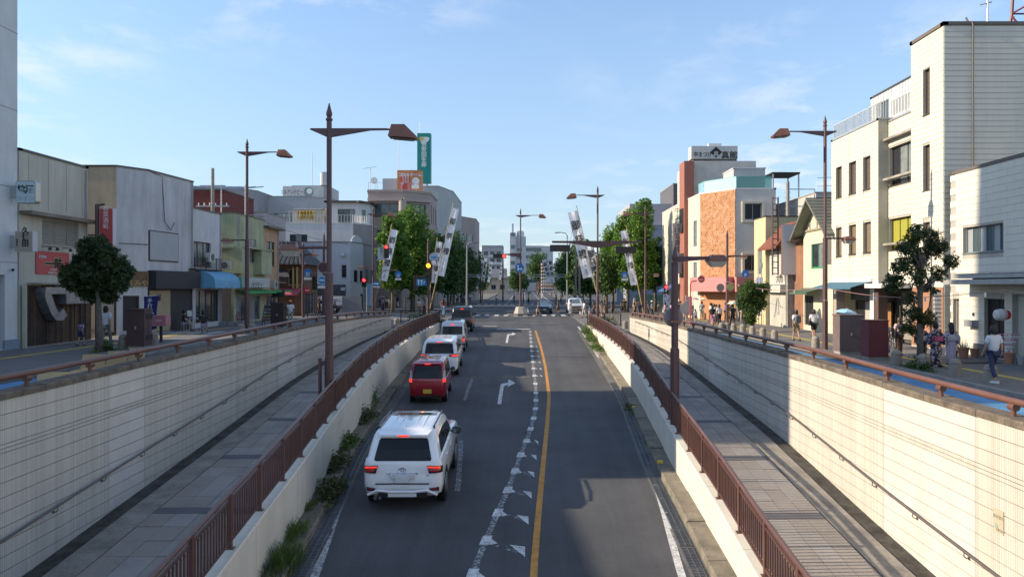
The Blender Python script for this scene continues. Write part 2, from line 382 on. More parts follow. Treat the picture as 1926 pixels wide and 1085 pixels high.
# gutter, gratings and kerb at the foot of the white walls
gratem = M('grating_steel', (.16, .17, .18), .55, metal=.6, var=.3)
for side, X, s in (('left', XL, 1), ('right', XR, -1)):
    def cz(x, y): return R_(y) + .22
    t = thing('wall_foot_kerb', None, None, (X(0), -12, 0)); tag(t, kind='structure')
    y = -10.0
    while y < 56:
        y1 = min(y + 2.0, 56); wd = .42 if s == 1 else .40
        b = MB(); hh = random.uniform(.15, .18)
        a0, a1 = X(y) , X(y1-.02); q0, q1 = a0+s*wd, a1+s*wd
        b.rings([[(a0, y, R_(y)-.1), (q0, y, R_(y)-.1), (q0, y, R_(y)+hh-.02), (q0-s*.03, y, R_(y)+hh), (a0, y, R_(y)+hh)],
                 [(a1, y1-.02, R_(y1)-.1), (q1, y1-.02, R_(y1)-.1), (q1, y1-.02, R_(y1)+hh-.02), (q1-s*.03, y1-.02, R_(y1)+hh), (a1, y1-.02, R_(y1)+hh)]])
        b.build('kerb_block', M('kerb_brown', (.20, .175, .135), .95, var=.4, scale=2, bump=.5, fine=.2), t); y = y1
    sheet('gutter', (lambda y: X(y)+s*.40) if s == 1 else (lambda y: X(y)-.78), (lambda y: X(y)+s*.78) if s == 1 else (lambda y: X(y)-.38), rng(-12, 56, 2), lambda x, y: R_(y), M('gutter_concrete', (.14, .135, .125), .9, var=.35, scale=2, fine=.2), dz=.006)
    gt = thing('gutter_grating', None, None, (X(0), 8, 0)); tag(gt, kind='structure')
    y = 9.0; k = 0
    while y < (34 if s == -1 else 26):
        b = MB(); n = 14
        for i in range(n):
            yy = y + i*.07; xx = X(yy)+s*.60; z = R_(yy)+.012
            b.box(xx-.12, xx+.12, yy, yy+.03, z-.004, z+.010)
        for dx_ in (-.12, 0, .12):
            xx = X(y)+s*.60+dx_; x2 = X(y+.97)+s*.60+dx_
            b.rings([[(xx-.01, y, R_(y)+.008), (xx+.01, y, R_(y)+.008), (xx+.01, y, R_(y)+.024), (xx-.01, y, R_(y)+.024)], [(x2-.01, y+.97, R_(y+.97)+.008), (x2+.01, y+.97, R_(y+.97)+.008), (x2+.01, y+.97, R_(y+.97)+.024), (x2-.01, y+.97, R_(y+.97)+.024)]])
        b.build('grating', gratem, gt); y += 1.0; k += 1
for px, py in ((1238, 868), (1190, 765)):
    c = hit(px, py, lambda x, v: R_(v)+.18); MB().box(c.x-.07, c.x+.09, c.y-.06, c.y+.06, c.z-.02, c.z+.05)
    b = MB().box(c.x-.02, c.x+.13, c.y-.05, c.y+.05, c.z-.03, c.z+.035); tag(b.build('kerb_reflector', P('reflector_yellow', (.75, .5, .05))), 'small yellow reflector on the right kerb, ' + ('nearer the bridge' if py > 800 else 'farther from the bridge'), 'reflector')
c = hit(641, 863, lambda x, v: R_(v)+.18); b = MB().box(c.x-.1, c.x+.05, c.y-.05, c.y+.05, c.z-.03, c.z+.035)
tag(b.build('kerb_reflector', P('reflector_orange', (.75, .35, .03))), 'small orange reflector on the left kerb beside the weeds', 'reflector')

# white painted walls between road and ramps
whitew = M('white_wall_paint', (.68, .63, .52), .8, var=.10, scale=.9, streak=.13, fine=.03, bump=.1, bscale=30)
for s, X, T, Rm in ((-1, XL, TL, RL), (1, XR, TR, RR)):
    t = thing('low_white_wall', 'low white painted wall between the road and the left ramp' if s < 0 else 'low white painted wall between the road and the right ramp, partly sunlit', 'wall', (X(10), 10, -3)); tag(t, kind='thing')
    y = -11.0
    while y < 56.5:
        y1 = min(y+3.0, 56.5); R = []
        for yy in rng(y, y1-.015, .5):
            xa = X(yy); xb = xa + s*.28; z = T(yy); z0 = min(R_(yy), Rm(yy)) - .5
            R.append([(xa, yy, z0), (xb, yy, z0), (xb, yy, z-.02), (xb-s*.015, yy, z), (xa+s*.02, yy, z), (xa, yy, z-.03)])
        if s > 0: R = [r[::-1] for r in R]
        MB().rings(R).build('wall_panel', whitew, t); y = y1
def wornify(m, lo, hi, sc_=14):       # paint worn through to the asphalt
    t = m.node_tree; b = t.nodes['Principled BSDF']; g = t.nodes.new('ShaderNodeNewGeometry'); n = t.nodes.new('ShaderNodeTexNoise'); n.inputs['Scale'].default_value = sc_; n.inputs['Detail'].default_value = 8; n.inputs['Roughness'].default_value = .75; t.links.new(g.outputs['Position'], n.inputs[0])
    r = t.nodes.new('ShaderNodeMapRange'); r.inputs['From Min'].default_value = lo; r.inputs['From Max'].default_value = hi; t.links.new(n.outputs['Fac'], r.inputs[0]); t.links.new(r.outputs[0], b.inputs['Alpha'])
wornify(worn_paint, .40, .62); wornify(white_paint, .30, .46); wornify(orange_paint, .26, .40); wornify(MATS['road_white_faint'], .48, .66, 10); wornify(MATS['road_white_old'], .34, .52); wornify(patch, .4, .6, 5)
# ramps: blocks in rows with a dark band every seventh
slab = M('ramp_block', (.285, .25, .215), .9, var=.14, scale=.8, bump=.2, bscale=50, fine=.12)
slab_b = M('ramp_block_warm', (.31, .28, .25), .9, var=.16, scale=.8, bump=.2, bscale=50, fine=.12)
band = M('ramp_band', (.12, .115, .12), .85, var=.2, scale=1, fine=.1)
for s, X, Rm, WX, nm in ((-1, XL, RL, WXL, 'left'), (1, XR, RR, WXR, 'right')):
    fin = lambda y: X(y)+s*.28
    fout = lambda y: WX(y)-s*.95
    lo, hi = (fout, fin) if s < 0 else (fin, fout)
    sheet('ramp_bed', lambda y: min(X(y), WX(y)), lambda y: max(X(y), WX(y)), rng(-12, 57, 1.5), lambda x, y: Rm(y), conc_dirty, dz=-.035)
    sheet('ramp_margin', (lambda y: WX(y)+.38) if s < 0 else (lambda y: WX(y)-.93), (lambda y: WX(y)+.93) if s < 0 else (lambda y: WX(y)-.38), rng(-12, 50, 1.5), lambda x, y: Rm(y), M('ramp_margin_concrete', (.26, .235, .20), .9, var=.35, scale=2, fine=.2), dz=-.006)
    t = thing('ramp_paving', None, None, (0, 0, -3)); tag(t, kind='structure')
    y = 5.0; k = 0; cnt = 0; meL = {}; far = MB()
    far.m = 0
    while y < 52:
        bandrow = k % 6 == 5; dep = .32 if bandrow else .62; a_, b_ = lo(y), hi(y); n = 1 if bandrow else 5
        if bandrow: a_ += 0
        wd = (b_-a_)/n; ang = math.atan2(Rm(y+dep)-Rm(y), dep)
        for i in range(n):
            if y < 39.5 and cnt < 300:
                key = (bandrow, n); 
                if key not in meL:
                    me = bpy.data.meshes.new('paver'); bb = MB().box(.0, 1, 0, dep-.010, -.06, 0); me.from_pydata(bb.v, [], bb.f); me.materials.append(band if bandrow else slab); meL[key] = me
                o = link('dark_paver' if bandrow else 'paver', meL[key], t); o.location = (a_+i*wd, y, Rm(y)+random.uniform(-.004, .004)); o.scale = (wd-.010, 1, 1); o.rotation_euler = (ang, 0, 0)
                if not bandrow and random.random() < .4: setmats(o, [slab_b])
                cnt += 1
            else:
                far.m = 1 if bandrow else 0
                x0, x1 = a_+i*wd, a_+(i+1)*wd-.01; z0, z1 = Rm(y), Rm(y+dep-.01)
                far.quad((x0, y, z0), (x1, y, z0), (x1, y+dep-.01, z1), (x0, y+dep-.01, z1))
        y += dep; k += 1
    tag(far.build('far_pavers', [slab, band], t), kind='stuff')

# tiled retaining walls
def tile_mat():
    m = M('wall_tile', (.58, .54, .47), .55, var=.10, scale=.35, streak=.13, fine=.04); t = m.node_tree; b = t.nodes['Principled BSDF']
    g = t.nodes.new('ShaderNodeNewGeometry'); sp = t.nodes.new('ShaderNodeSeparateXYZ'); t.links.new(g.outputs['Position'], sp.inputs[0])
    a_ = t.nodes.new('ShaderNodeMath'); a_.operation = 'MULTIPLY'; a_.inputs[1].default_value = 1/.05; t.links.new(sp.outputs[1], a_.inputs[0])
    f = t.nodes.new('ShaderNodeMath'); f.operation = 'FRACT'; t.links.new(a_.outputs[0], f.inputs[0])
    c = t.nodes.new('ShaderNodeMath'); c.operation = 'GREATER_THAN'; c.inputs[1].default_value = .15; t.links.new(f.outputs[0], c.inputs[0])
    mp_ = t.nodes.new('ShaderNodeMapRange'); mp_.inputs['To Min'].default_value = .62; t.links.new(c.outputs[0], mp_.inputs[0])
    fl = t.nodes.new('ShaderNodeMath'); fl.operation = 'FLOOR'; t.links.new(a_.outputs[0], fl.inputs[0])
    wn_ = t.nodes.new('ShaderNodeTexWhiteNoise'); wn_.noise_dimensions = '1D'; t.links.new(fl.outputs[0], wn_.inputs['W'])
    m2 = t.nodes.new('ShaderNodeMapRange'); m2.inputs['To Min'].default_value = .90; m2.inputs['To Max'].default_value = 1.05; t.links.new(wn_.outputs['Value'], m2.inputs[0])
    k1 = t.nodes.new('ShaderNodeMath'); k1.operation = 'MULTIPLY'; t.links.new(mp_.outputs[0], k1.inputs[0]); t.links.new(m2.outputs[0], k1.inputs[1])
    old = b.inputs['Base Color'].links[0].from_socket
    v = t.nodes.new('ShaderNodeVectorMath'); v.operation = 'SCALE'; t.links.new(old, v.inputs[0]); t.links.new(k1.outputs[0], v.inputs['Scale']); t.links.new(v.outputs[0], b.inputs['Base Color'])
    bn = t.nodes.new('ShaderNodeBump'); bn.inputs['Strength'].default_value = .6; bn.inputs['Distance'].default_value = .01; t.links.new(c.outputs[0], bn.inputs['Height']); t.links.new(bn.outputs[0], b.inputs['Normal'])
    return m
tilem = tile_mat()
tile_new = M('wall_tile_renewed', (.59, .555, .505), .5, var=.1, streak=.06, fine=.05)
grout = M('wall_grout', (.16, .14, .12), .95, var=.3)
coping = M('coping_stone', (.155, .125, .095), .95, var=.5, scale=4, bump=.8, bscale=25, fine=.3)
handm = M('handrail_paint', (.13, .105, .095), .45, var=.15, metal=.2)
railm = M('brown_pipe_paint', (.15, .068, .048), .42, var=.22, scale=1.5, fine=.05)
for s, WX, WT, Rm in ((-1, WXL, WTL, RL), (1, WXR, WTR, RR)):
    t = thing('retaining_wall', ('pale ribbed tile retaining wall along the left ramp, in shade' if s < 0 else 'pale ribbed tile retaining wall along the right ramp, mostly sunlit'), 'wall', (WX(10), 10, -3)); tag(t, kind='thing')
    core = MB(); R = []
    for yy in rng(-12, 50, 2):
        xa = WX(yy)+s*.02; xb = xa+s*.28; R.append([(xa, yy, -3.6), (xb, yy, -3.6), (xb, yy, WT(yy)-.002), (xa, yy, WT(yy)-.002)])
    core.rings([r[::-1] for r in R] if s > 0 else R).build('wall_core', grout, t)
    H = [.24, .24, .24, .07, .07] + [.24]*10
    zt = 0
    seg = [(-11, 4), (4, 8.5), (8.5, 11.55), (11.55, 14.5), (14.5, 18.5), (18.5, 22.5), (22.5, 26.5), (26.5, 28.5), (28.5, 34), (34, 40), (40, 42), (42, 50)] if s > 0 else \
          [(-11, 6), (6, 11), (11, 15.1), (15.1, 16.5), (16.5, 22), (22, 26), (26, 28.2), (28.2, 34), (34, 39), (39, 45), (45, 50)]
    renewed = {(11.55, 14.5), (26.5, 28.5), (40, 42)} if s > 0 else {(15.1, 16.5), (26, 28.2)}
    for h in H:
        for (ya, yb) in seg:
            if WT((ya+yb)/2)-zt < Rm(ya)-.05 and WT(yb)-zt < Rm(yb)-.05: continue
            g = MB(); R = []
            for yy in rng(ya+.004, yb-.004, 2.0):
                xa = WX(yy); xb = xa + s*.04; a0 = WT(yy)-zt-.006; b0 = WT(yy)-zt-h+.006
                R.append([(xa, yy, b0), (xb, yy, b0), (xb, yy, a0), (xa, yy, a0)])
            g.rings([r[::-1] for r in R] if s > 0 else R).build('tile_course', tile_new if (ya, yb) in renewed and h > .1 else tilem, t)
        zt += h
    # coping stones
    y = -11.0
    while y < 50.2:
        y1 = min(y+1.5, 50.25); g = MB(); R = []; dz = random.uniform(-.008, .008)
        for yy in (y, y1-.012):
            xa = WX(yy)-s*.03; xb = WX(yy)+s*.40; z = WT(yy)+dz
            R.append([(xa, yy, z), (xb, yy, z), (xb, yy, z+.10), (xa+s*.02, yy, z+.11), (xa, yy, z+.085)])
        g.rings([r[::-1] for r in R] if s > 0 else R).build('coping_stone', coping, t); y = y1
    # end face of the wall
    yy = 50.0; xa = WX(yy); g = MB().box(min(xa, xa+s*.3), max(xa, xa+s*.3), 50.0, 50.2, -.5, WT(50)); g.build('wall_end', tilem, t)
    # low pipe rail on the coping
    r = thing('pipe_rail', 'thick brown pipe rail on stub posts along the ' + ('left' if s < 0 else 'right') + ' retaining wall', 'rail', (WX(10), 10, 1))
    pts = [(WX(v)+s*.17, v, WT(v)+.33) for v in rng(-11, 50, 1)]
    MB().tube(pts, .052, 10).build('pipe', railm, r, smooth=True)
    me = None; y = -10.0
    while y < 50:
        x = WX(y)+s*.17; z = WT(y)
        if me is None:
            o = MB().lathe((0, 0, .08), [(.062, 0), (.04, .03), (.038, .21)], 10).tube([(0, -.07, .25), (0, .07, .25)], .059, 12).build('stub_post', railm, r); me = o.data
        else: o = link('stub_post', me, r)
        o.location = (x, y, z); y += 1.9
    # handrail on the ramp side
    hr = thing('handrail', 'slim dark handrail on brackets along the ' + ('left' if s < 0 else 'right') + ' ramp wall', 'handrail', (WX(10), 10, 0))
    MB().tube([(WX(v)-s*.085, v, Rm(v)+.82) for v in rng(-11, 47, 1)], .021, 8).build('handrail_tube', handm, hr, smooth=True)
    me = None; y = -10.0
    while y < 47:
        if me is None:
            o = MB().tube([(0, 0, .80), (0, 0, .735), (s*.04, 0, .71), (s*.09, 0, .71)], .009, 6).tube([(s*.075, 0, .71), (s*.088, 0, .71)], .03, 8).build('bracket', handm, hr); me = o.data
        else: o = link('bracket', me, hr)
        o.location = (WX(y)-s*.085, y, Rm(y)); y += 1.55
# brown fences on the white walls
fm = M('fence_paint', (.10, .045, .035), .5, var=.2, scale=3)
fm2 = M('fence_rail_paint', (.125, .062, .05), .38, var=.18, scale=2)
for s, X, T in ((-1, XL, TL), (1, XR, TR)):
    t = thing('railing', 'brown metal railing on the low white wall beside the ' + ('left' if s < 0 else 'right') + ' ramp', 'railing', (X(10), 10, -1))
    fx = lambda y: X(y)+s*.14; H = .91
    MB().tube([(fx(v), v, T(v)+H) for v in rng(-11, 56.3, .75)], .042, 8).build('top_rail', fm2, t, smooth=True)
    for z, r in ((H-.12, .02), (.12, .02)):
        R = []
        for v in rng(-11, 56.3, .75): R.append([(fx(v)-.02, v, T(v)+z-.02), (fx(v)+.02, v, T(v)+z-.02), (fx(v)+.02, v, T(v)+z+.02), (fx(v)-.02, v, T(v)+z+.02)])
        MB().rings(R).build('bottom_rail' if z < .5 else 'upper_rail', fm, t)
    pm = bm_ = None; y = 2.3; n = 0; rest = MB()
    while y < 56.4:
        if pm is None: o = MB().box(-.03, .03, -.035, .035, -.05, H-.01).box(-.07, .07, -.05, .05, -.06, .02).build('post', fm2, t); pm = o.data
        else: o = link('post', pm, t)
        o.location = (fx(y), y, T(y)); yb = y + .125
        while yb < min(y+1.56, 56.3):
            if n < 290:
                if bm_ is None: o = MB().box(-.01, .01, -.017, .017, .12, H-.12).build('baluster', fm, t); bm_ = o.data
                else: o = link('baluster', bm_, t)
                o.location = (fx(yb), yb, T(yb)); n += 1
            else: z = T(yb); rest.box(fx(yb)-.01, fx(yb)+.01, yb-.017, yb+.017, z+.12, z+H-.12)
            yb += .125
        y += 1.625
    tag(rest.build('far_balusters', fm, t), kind='stuff')
# short cross fences and planters where the ramps come out
for x0, x1, lab, z in ((4.95, 7.5, 'right', 0), (-9.5, -6.5, 'left', .27)):
    t = thing('cross_fence', f'short dark fence across the planting strip at the head of the {lab} ramp', 'fence', ((x0+x1)/2, 57.2, z))
    MB().box(x0, x1, 57.17, 57.23, z+.95, z+1.0).build('top_rail', fm, t); MB().box(x0, x1, 57.18, 57.22, z+.12, z+.16).build('bottom_rail', fm, t)
    for x in (x0, (x0+x1)/2, x1): MB().box(x-.04, x+.04, 57.16, 57.24, z, z+.97).build('post', fm, t)
    x = x0+.14
    while x < x1: MB().box(x-.01, x+.01, 57.19, 57.21, z+.15, z+.95).build('baluster', fm, t); x += .17
# ---------------------------------------------------------------- building kit
glass_d = P('glass_dark', (.025, .03, .035), .08, spec=.9)
glass_b = P('glass_bluish', (.07, .10, .12), .1, spec=.9)
glass_c = M('glass_curtain', (.20, .22, .22), .2, var=.35, scale=2.5, spec=.8)
glass_y = P('blind_yellow', (.33, .32, .05), .35)
alu = P('aluminium', (.42, .43, .44), .4, metal=.5)
alu_br = P('bronze_aluminium', (.075, .06, .052), .4, metal=.3)
white_f = P('white_frame', (.62, .62, .60), .5)
dark = P('dark_interior', (.012, .012, .013), .6)
class Fac:
    def __init__(s, p0, p1):
        s.p0 = Vector((p0[0], p0[1], 0)); s.p1 = Vector((p1[0], p1[1], 0)); s.L = (s.p1-s.p0).length
        s.u = (s.p1-s.p0)/s.L; s.n = Vector((s.u.y, -s.u.x, 0))
    def P(s, u, z, d=0): q = s.p0 + s.u*u + s.n*d; return Vector((q.x, q.y, z))
    def uz(s, px, py):
        k = (px-985)/F           # X = k*Y ; p0 + t*u
        t = (s.p0.x - k*s.p0.y) / (k*s.u.y - s.u.x); Y = s.p0.y + s.u.y*t
        return t, 3-(py-540)*Y/F
    def box(s, mb, u0, u1, z0, z1, d0, d1):
        a, b = s.P(u0, 0, (d0+d1)/2), s.P(u1, 0, (d0+d1)/2); c = (a+b)/2; c.z = (z0+z1)/2
        mb.obox(c, s.u*(u1-u0)/2, s.n*(d1-d0)/2, (0, 0, (z1-z0)/2)); return mb
    def rect(s, px0, py0, px1, py1):
        u0, za = s.uz(px0, py0); u1, zb = s.uz(px1, py0); _, zc = s.uz(px0, py1); _, zd = s.uz(px1, py1)
        return [min(u0, u1), max(u0, u1), (zc+zd)/2, (za+zb)/2]
def wallface(mb, f, z0, z1, holes, depth=.14):
    us = sorted({0, f.L, *[h[0] for h in holes], *[h[1] for h in holes]}); us = [u for u in us if 0 <= u <= f.L+1e-6]
    zs = sorted({z0, z1, *[h[2] for h in holes], *[h[3] for h in holes]}); zs = [z for z in zs if z0-1e-6 <= z <= z1+1e-6]
    for i in range(len(us)-1):
        for j in range(len(zs)-1):
            uc, zc = (us[i]+us[i+1])/2, (zs[j]+zs[j+1])/2
            if any(h[0] < uc < h[1] and h[2] < zc < h[3] for h in holes): continue
            mb.quad(f.P(us[i], zs[j]), f.P(us[i+1], zs[j]), f.P(us[i+1], zs[j+1]), f.P(us[i], zs[j+1]))
    for u0, u1, a, b in [h[:4] for h in holes]:
        d = -depth
        mb.quad(f.P(u0, a), f.P(u0, a, d), f.P(u0, b, d), f.P(u0, b)); mb.quad(f.P(u1, a, d), f.P(u1, a), f.P(u1, b), f.P(u1, b, d))
        mb.quad(f.P(u0, a, d), f.P(u0, a), f.P(u1, a), f.P(u1, a, d)); mb.quad(f.P(u0, b), f.P(u0, b, d), f.P(u1, b, d), f.P(u1, b))
def window(f, h, par, cols=2, rows=1, fm_=None, pm=None, depth=.14, name='window', fw=.045, sill=True, sm=None):
    u0, u1, z0, z1 = h[:4]; fm_ = fm_ or alu; pm = pm or glass_d; g = MB(); d0, d1 = -depth+.02, -depth+.08
    f.box(g, u0, u0+fw, z0, z1, d0, d1); f.box(g, u1-fw, u1, z0, z1, d0, d1); f.box(g, u0+fw, u1-fw, z0, z0+fw, d0, d1); f.box(g, u0+fw, u1-fw, z1-fw, z1, d0, d1)
    w_, hh = (u1-u0)/cols, (z1-z0)/rows
    for i in range(1, cols): f.box(g, u0+i*w_-fw*.4, u0+i*w_+fw*.4, z0+fw, z1-fw, d0, d1-.01)
    for i in range(1, rows): f.box(g, u0+fw, u1-fw, z0+i*hh-fw*.35, z0+i*hh+fw*.35, d0, d1-.02)
    if sill: f.box(g, u0-.03, u1+.03, z0-.05, z0-.003, -depth*.5, .05)
    o = g.build(name, fm_, par)
    pms = pm if isinstance(pm, list) else [pm]
    for i in range(cols):
        q = MB(); f.box(q, u0+i*w_, u0+(i+1)*w_, z0+.01, z1-.01, -depth-.01, -depth+.03+.006*(i % 2)); 
        p_ = q.build('pane', pms[i % len(pms)], o)
    return o
def building(name, label, poly, z0, z1, wm, wins=(), roofm=None, cop=None, cop_h=.12, cop_o=.05, depth=.14, group=None, faces=None, cat='building'):
    cxx = sum(p[0] for p in poly)/len(poly); cyy = sum(p[1] for p in poly)/len(poly)
    t = thing(name, label, cat, (cxx, cyy, z0), group=group); g = MB(); n = len(poly); Fs = [Fac(poly[i], poly[(i+1) % n]) for i in range(n)]
    wms = wm if isinstance(wm, list) else [wm]; holes = {i: [] for i in range(n)}; todo = []
    for w_ in wins:
        i = w_['f']; f = Fs[i]; h = f.rect(*w_['px']) if 'px' in w_ else list(w_['r'])
        h[0] = max(h[0], .02); h[1] = min(h[1], f.L-.02); h[2] = max(h[2], z0+.01); h[3] = min(h[3], z1-.02)
        holes[i].append(h); todo.append((f, h, {k: v for k, v in w_.items() if k not in ('f', 'px', 'r')}))
    for i, f in enumerate(Fs):
        g.m = min(i, len(wms)-1) if faces is None else faces[i]; wallface(g, f, z0, z1, holes[i], depth)
    g.build('wall', wms, t)
    rf = MB(); rf.add([(x, y, z1-.05) for x, y in poly], [tuple(range(n))]); rf.build('roof', roofm or conc, t)
    if cop:
        c = MB()
        for f in Fs: f.box(c, -cop_o, f.L+cop_o, z1-.02, z1+cop_h, -.18, cop_o)
        c.build('coping', cop, t)
    for f, h, kw in todo: window(f, h, t, depth=depth, **kw)
    return t, Fs
def W(f, a, b, c, d, **k): return dict(f=f, px=(a, b, c, d), **k)
def clad(par, f, z0, z1, ch, holes, mat, u0=0, u1=None, th=.03, name='siding_board', gap=.012, z_to=None):
    u1 = f.L if u1 is None else u1; z = z0
    while z < z1-.02:
        zt = min(z+ch, z1); segs = [(u0, u1)]
        for h in holes:
            if h[2] < zt-.01 and h[3] > z+.01:
                ns = []
                for a_, b_ in segs:
                    if h[1] <= a_ or h[0] >= b_: ns.append((a_, b_)); continue
                    if h[0] > a_: ns.append((a_, h[0]))
                    if h[1] < b_: ns.append((h[1], b_))
                segs = ns
        g = MB()
        for a_, b_ in segs:
            if b_-a_ > .02:
                p = [f.P(a_, z, .002), f.P(b_, z, .002), f.P(b_, zt-gap, .002), f.P(a_, zt-gap, .002)]
                q = [f.P(a_, z, th), f.P(b_, z, th), f.P(b_, zt-gap, th*.8), f.P(a_, zt-gap, th*.8)]
                g.add(p+q, [(4,5,6,7), (0,4,7,3), (1,2,6,5), (3,7,6,2), (0,1,5,4)])
        if g.f:
            o = g.build(name, mat, par)
            if len(segs) > 1: o['kind'] = 'stuff'
        z = zt
def part_box(par, name, mat, x0, x1, y0, y1, z0, z1): return MB().box(x0, x1, y0, y1, z0, z1).build(name, mat, par)
def awning(par, f, u0, u1, z, drop, out_, mat, name='awning', curved=False, val=.18):
    g = MB(); n = 8 if curved else 2
    prof_ = []
    for i in range(n+1):
        t_ = i/n
        prof_.append((out_*math.sin(t_*math.pi/2), z - drop*(1-math.cos(t_*math.pi/2))) if curved else (out_*t_, z-drop*t_))
    prof_.append((out_+.01, z-drop-val))
    m_ = max(2, int((u1-u0)/.55)) if curved else 1
    for k in range(m_):
        a_, b_ = u0+(u1-u0)*k/m_, u0+(u1-u0)*(k+1)/m_
        if curved: mid = (a_+b_)/2
        for (d0, za), (d1, zb) in zip(prof_, prof_[1:]):
            if curved:
                g.quad(f.P(a_, za-.03, d0), f.P(mid, za, d0+.02), f.P(mid, zb, d1+.02), f.P(a_, zb-.03, d1)); g.quad(f.P(mid, za, d0+.02), f.P(b_, za-.03, d0), f.P(b_, zb-.03, d1), f.P(mid, zb, d1+.02))
            else: g.quad(f.P(a_, za, d0), f.P(b_, za, d0), f.P(b_, zb, d1), f.P(a_, zb, d1)); g.quad(f.P(a_, za-.03, d0), f.P(b_, za-.03, d0), f.P(b_, zb-.03, d1), f.P(a_, zb-.03, d1))
    if curved:
        for u in (u0, u1):
            vs = [f.P(u, z_, d_) for d_, z_ in prof_] + [f.P(u, z-drop-val, 0)]
            g.add(vs, [tuple(range(len(vs)))])
    return g.build(name, mat, par)
def rail(par, f, u0, u1, z, h, mat, name='roof_railing', d=-.1, step=.15, posts=1.5, r=.015):
    g = MB(); f.box(g, u0, u1, z+h-.04, z+h, d-.02, d+.02); f.box(g, u0, u1, z+.08, z+.11, d-.012, d+.012)
    u = u0
    while u <= u1+.01: f.box(g, u-.02, u+.02, z-.02, z+h-.04, d-.02, d+.02); u += posts
    o = g.build(name, mat, par); u = u0+step; b = MB()
    while u < u1: f.box(b, u-r*.5, u+r*.5, z+.11, z+h-.04, d-r*.5, d+r*.5); u += step
    if b.f: tag(b.build('baluster_row', mat, o), kind='stuff')
    return o
def ac_unit(x, y, z, rz=0, label='', par=None):
    b = MB().box(-.4, .4, -.15, .15, 0, .6); t = thing('air_conditioner', label, 'air conditioner', (x, y, z), rz, world=False)
    b.build('casing', M('ac_white', (.5, .5, .47), .6, streak=.2), t); MB().lathe((0, -.152, .3), [(.24, 0), (.24, .015)], 16, 'y').build('fan_grille', P('ac_grille', (.1, .1, .1)), t); return t

# ================================================================ LEFT SIDE
wt = M('white_render', (.60, .61, .62), .85, var=.10, scale=.5, streak=.14, bump=.15, bscale=12, fine=.04)
# high block standing beside the bridge (its shade falls across the cut)
tw, TF = building('white_tower_block', 'tall white rendered block at the left edge carrying two projecting sign boxes', [(-38, 18.8), (-21.05, 18.8), (-21.05, 30.75), (-38, 30.75)], -.3, 24.5, wt, depth=.3,
    wins=[dict(f=1, r=(9.0, 11.2, .5, 3.5), cols=1, fm_=alu_br, pm=dark, sill=False), dict(f=1, r=(1.5, 3.2, 9, 11), cols=2), dict(f=1, r=(5, 6.7, 9, 11), cols=2), dict(f=1, r=(1.5, 3.2, 13, 15), cols=2), dict(f=1, r=(5, 6.7, 13, 15), cols=2), dict(f=1, r=(1.5, 3.2, 5, 7), cols=2)], cop=conc)
part_box(tw, 'stair_head', wt, -38, -21.3, 27.4, 30.6, 24.4, 33)
part_box(tw, 'plinth', M('plinth_grey_blue', (.22, .27, .33), .8, var=.3), -21.06, -20.98, 29.9, 30.8, -.2, .85)
g = MB(); 
for z in (4.0, 7.1, 10.3, 13.5, 16.7): g.box(-21.052, -21.044, 18.8, 30.76, z, z+.03)
g.build('panel_joint', P('joint_grey', (.22, .23, .25)), tw)
b = MB().lathe((-20.93, 30.3, 3.65), [(.05, 0), (.06, .09), (.03, .11)], 10); b.build('vent_pipe', dark, tw)
# unseen neighbour nearer the bridge whose roof line shades the near road
building('grey_building_beside_bridge', 'low grey building just outside the left edge, beside the bridge', [(-38, 2), (-21.3, 2), (-21.3, 17.2), (-21.1, 17.2), (-21.1, 18.78), (-38, 18.78)], -.3, 8.6, wt, cop=conc)
def sign_box(name, label, x0, x1, y0, y1, z0, z1, fmat, smat, r=0.0, bracket=True):
    t = thing(name, label, 'sign', ((x0+x1)/2, (y0+y1)/2, z0)); g = MB(); 
    if r:
        R = []
        for y in (y0, y1):
            ring = []
            for (cx_, cz_, a0) in ((x1-r, z1-r, 0), (x0+r, z1-r, 90), (x0+r, z0+r, 180), (x1-r, z0+r, 270)):
                for k in range(5): a_ = rad(a0+k*22.5); ring.append((cx_+r*math.cos(a_), y, cz_+r*math.sin(a_)))
            R.append(ring)
        g.rings([q[::-1] for q in R][::-1])
        g.build('sign_case', smat, t); inset = .04
    else: g.box(x0, x1, y0, y1, z0, z1).build('sign_case', smat, t); inset = .02
    MB().box(x0+inset, x1-inset, y0-.012, y0+.02, z0+inset, z1-inset).build('sign_face', fmat, t)
    return t
ink = P('ink_black', (.015, .015, .015)); wht = P('letter_white', (.75, .75, .73)); redm = P('letter_red', (.5, .03, .03))
s1 = sign_box('projecting_sign', 'rounded white light box sign reading 地酒, upper of two on the white tower block', -20.75, -19.93, 30.2, 30.52, 6.42, 7.34, P('sign_pale', (.42, .55, .58), .3), P('sign_steel', (.45, .45, .42), .25, metal=.7), r=.1)
MB().box(-21.1, -20.72, 30.3, 30.42, 6.65, 7.15).build('bracket', alu, s1)
text('地酒', .33, ink, (-20.34, 30.18, 6.98), FC, s1, bold=.012); text('&', .12, ink, (-20.34, 30.18, 6.84), FC, s1); text('ワイン', .24, P('ink_faded', (.32, .36, .48)), (-20.34, 30.18, 6.6), FC, s1, bold=.004)
s2 = sign_box('projecting_sign', 'square beige light box sign with brush characters 久保田, lower of two on the white tower block', -20.78, -20.05, 30.2, 30.5, 4.45, 5.28, P('sign_beige', (.33, .30, .25), .5), P('sign_white_case', (.5, .5, .52), .5))
MB().box(-21.1, -20.76, 30.3, 30.42, 4.6, 5.1).build('bracket', alu, s2)
text('久保田', .29, ink, (-20.34, 30.18, 5.03), FC, s2, vertical=True, lead=.9, bold=.01); text('特約店', .1, ink, (-20.68, 30.18, 4.82), FC, s2, vertical=True, lead=1)

